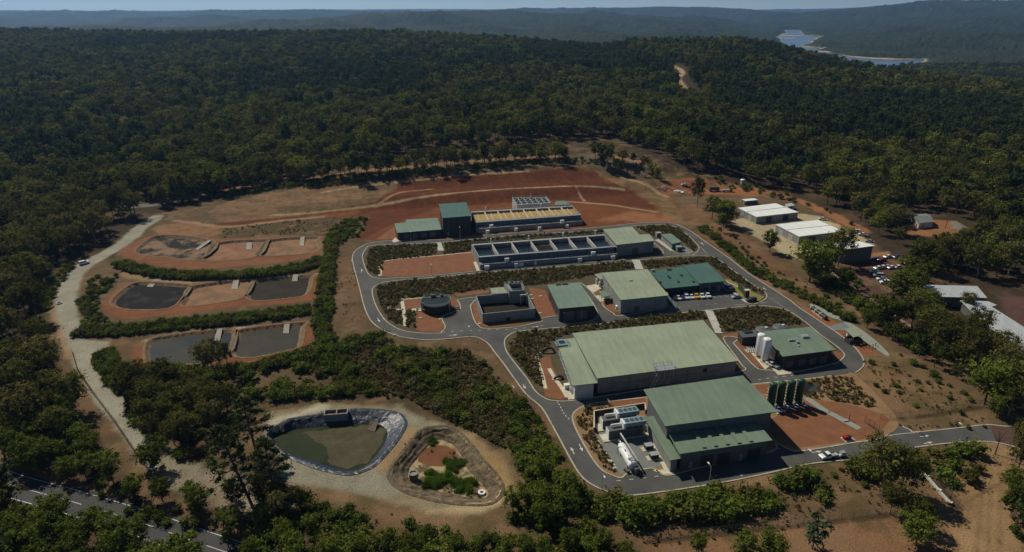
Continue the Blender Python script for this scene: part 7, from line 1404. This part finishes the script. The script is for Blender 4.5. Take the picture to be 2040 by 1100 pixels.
    for px, lab, mm, n, sp in (((1353, 383), 'heap of broken white panels in the red dirt yard', 'white_paint', 16, 3.2), ((1318, 376), 'line of grey scrap and pipes along the edge of the dirt yard', 'steel', 22, 5.5), ((1258, 330), 'pile of dark boulders in the clearing at the forest edge', 'tank_dark', 30, 5)):
        p = gat(*px); t = thing({'white_paint': 'panel_heap', 'steel': 'scrap_heap', 'tank_dark': 'boulder_pile'}[mm], lab, 'heap', p); m = MB()
        for k in range(n):
            q = (p[0]+random.gauss(0, sp*.5), p[1]+random.gauss(0, sp*.3)-(.5*(k/n-.5)*sp if mm == 'steel' else 0)); zz = p[2]+max(0, random.gauss(.5, .4)); s_ = random.uniform(.5, 1.6)
            if mm == 'tank_dark': m.lathe((*q, zz-.4), [(s_*.7, 0), (s_, s_*.4), (s_*.6, s_*.9), (.05, s_*1.1)], 6)
            else: m.box(q, s_*2, s_*(.4 if mm == 'steel' else 1.2), zz, zz+.15+.2*random.random(), random.random()*3)
        m.build('pieces', M[mm], t)
    # --- fences and walls
    fence([(1290, 1077), (1476, 1056), (1549, 1049), (1700, 1031.5), (1783, 1020)], 'long chain fence across the bare strip at the lower edge')
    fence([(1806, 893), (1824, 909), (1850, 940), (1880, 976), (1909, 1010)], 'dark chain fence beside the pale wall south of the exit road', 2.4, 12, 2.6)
    fence([(1754, 836), (1850, 826), (1951, 809)], 'chain fence on the dry slope above the exit road', 2., 9, 3)
    fence([(1722, 842), (1740, 856), (1758, 872)], 'dark gate fence where the exit road leaves the plant', 2.6, 14, 1.5)
    fence([(143, 700), (155, 740), (185, 785), (230, 845), (270, 905), (305, 952)], 'dark chain fence along the lower side of the gravel road', 2., 10, 3)
    t = thing('low_wall', 'thin pale concrete wall stepping downhill beside the dark fence', 'wall', at(1846, 951)); L = [at(*q)[:2] for q in ((1797, 898), (1808, 908), (1819, 922), (1846, 951), (1870, 979.5), (1892, 1004))]; m = MB(); m.ribbon(np.array(L), -.35, .35, .55, closed=False, thick=.6); m.build('wall', M['concrete'], t); m = MB(); [m.box(q, 1., 1., .55, .75, R(-50)) for q in L[1:]]; m.build('coping', M['concrete_pale'], t)
    for px, lab in (((118, 605), 'white flat object beside the track west of the gravel road'), ((304, 933), 'pale round trough on the verge under the round gum')):
        p = gat(*px); t = thing('water_trough', lab, 'trough', p); m = MB(); m.lathe(tuple(p), [(1.0, 0), (1.1, .6), (.95, .6), (.9, .3)], 16); m.build('rim', M['white_paint'], t); m = MB(); m.cyl(p, .92, p[2]+.2, p[2]+.35, 16); m.build('water', M['water_dark'], t)
    p = at(1822, 861); t = thing('road_sign', 'white sign board on a post at the gate of the exit road', 'sign', p); m = MB(); m.tube([(p[0], p[1], 0), (p[0], p[1], 3)], .06, 6); m.build('post', M['steel'], t); m = MB(); m.box(p, .9, .06, 1.9, 3.0, R(20)); m.build('board', M['steel'], t)
    p = gat(1883, 455); t = thing('utility_pole', 'dark wooden pole standing in the house yard', 'pole', p); m = MB(); m.tube([tuple(p), (p[0]+.8, p[1], p[2]+9)], [.2, .14], 7); m.build('post', M['wood'], t); m = MB(); m.box((p[0]+.75, p[1]), 2.2, .12, p[2]+8.3, p[2]+8.5); m.build('crossarm', M['wood'], t)
# ------------------------------------------------------------------ light, air and camera
def sky_and_camera():
    sc = bpy.context.scene; w = bpy.data.worlds.new('World'); sc.world = w; w.use_nodes = True; nt = w.node_tree; bg = nt.nodes['Background']
    el, azx, azy = R(46), -.70, .714
    sk = nt.nodes.new('ShaderNodeTexSky'); sk.sky_type = 'NISHITA'; sk.sun_disc = False; sk.sun_elevation = el; sk.sun_rotation = math.atan2(azx, azy); sk.altitude = 300; sk.air_density = .5; sk.dust_density = 0.; sk.ozone_density = 1.
    nt.links.new(sk.outputs[0], bg.inputs['Color']); bg.inputs['Strength'].default_value = SKY
    s = bpy.data.lights.new('sun', 'SUN'); s.energy = SUN; s.angle = R(.5); s.color = (1, .92, .77); o = bpy.data.objects.new('sun', s); C.objects.link(o)
    d = Vector((azx*math.cos(el), azy*math.cos(el), math.sin(el))); o.rotation_euler = d.to_track_quat('Z', 'Y').to_euler(); o.location = (-200, 200, 300)
    cam = bpy.data.cameras.new('camera'); cam.sensor_width = 36; cam.lens = 36*F/2040; cam.clip_end = 80000; cam.clip_start = .5; oc = bpy.data.objects.new('camera', cam); C.objects.link(oc)
    oc.location = (0, 0, H); oc.rotation_euler = (math.pi/2-PITCH, 0, 0); sc.camera = oc
    sc.view_settings.view_transform = 'Standard'; sc.view_settings.look = 'None'; sc.view_settings.exposure = EXPO; sc.view_settings.gamma = 1
    sc.cycles.max_bounces = 4; sc.cycles.diffuse_bounces = 2; sc.cycles.glossy_bounces = 2; sc.cycles.transmission_bounces = 2; sc.cycles.volume_bounces = 0; sc.cycles.transparent_max_bounces = 4; sc.cycles.use_denoising = True; sc.cycles.caustics_reflective = False; sc.cycles.caustics_refractive = False
    if HAZE:
        b = MB(); b.box((0, 9000), 56000, 22000, -180, 520); h = b.build('haze', (m := bpy.data.materials.new('haze'))); struct(h, 'stuff')
        m.use_nodes = True; n = m.node_tree.nodes; n.remove(n['Principled BSDF']); v = n.new('ShaderNodeVolumePrincipled'); v.inputs['Color'].default_value = HAZEC; v.inputs['Density'].default_value = HAZE; v.inputs['Anisotropy'].default_value = .35
        m.node_tree.links.new(v.outputs[0], n['Material Output'].inputs['Volume'])
SKY, SUN, EXPO = .066, 4.0, .03
HAZE, HAZEC = 5.2e-5, (.28, .56, 1., 1)
ground(); far_terrain(); plant_ground(); ponds(); 
if 'structures' in globals(): structures()
vegetation(); sky_and_camera()
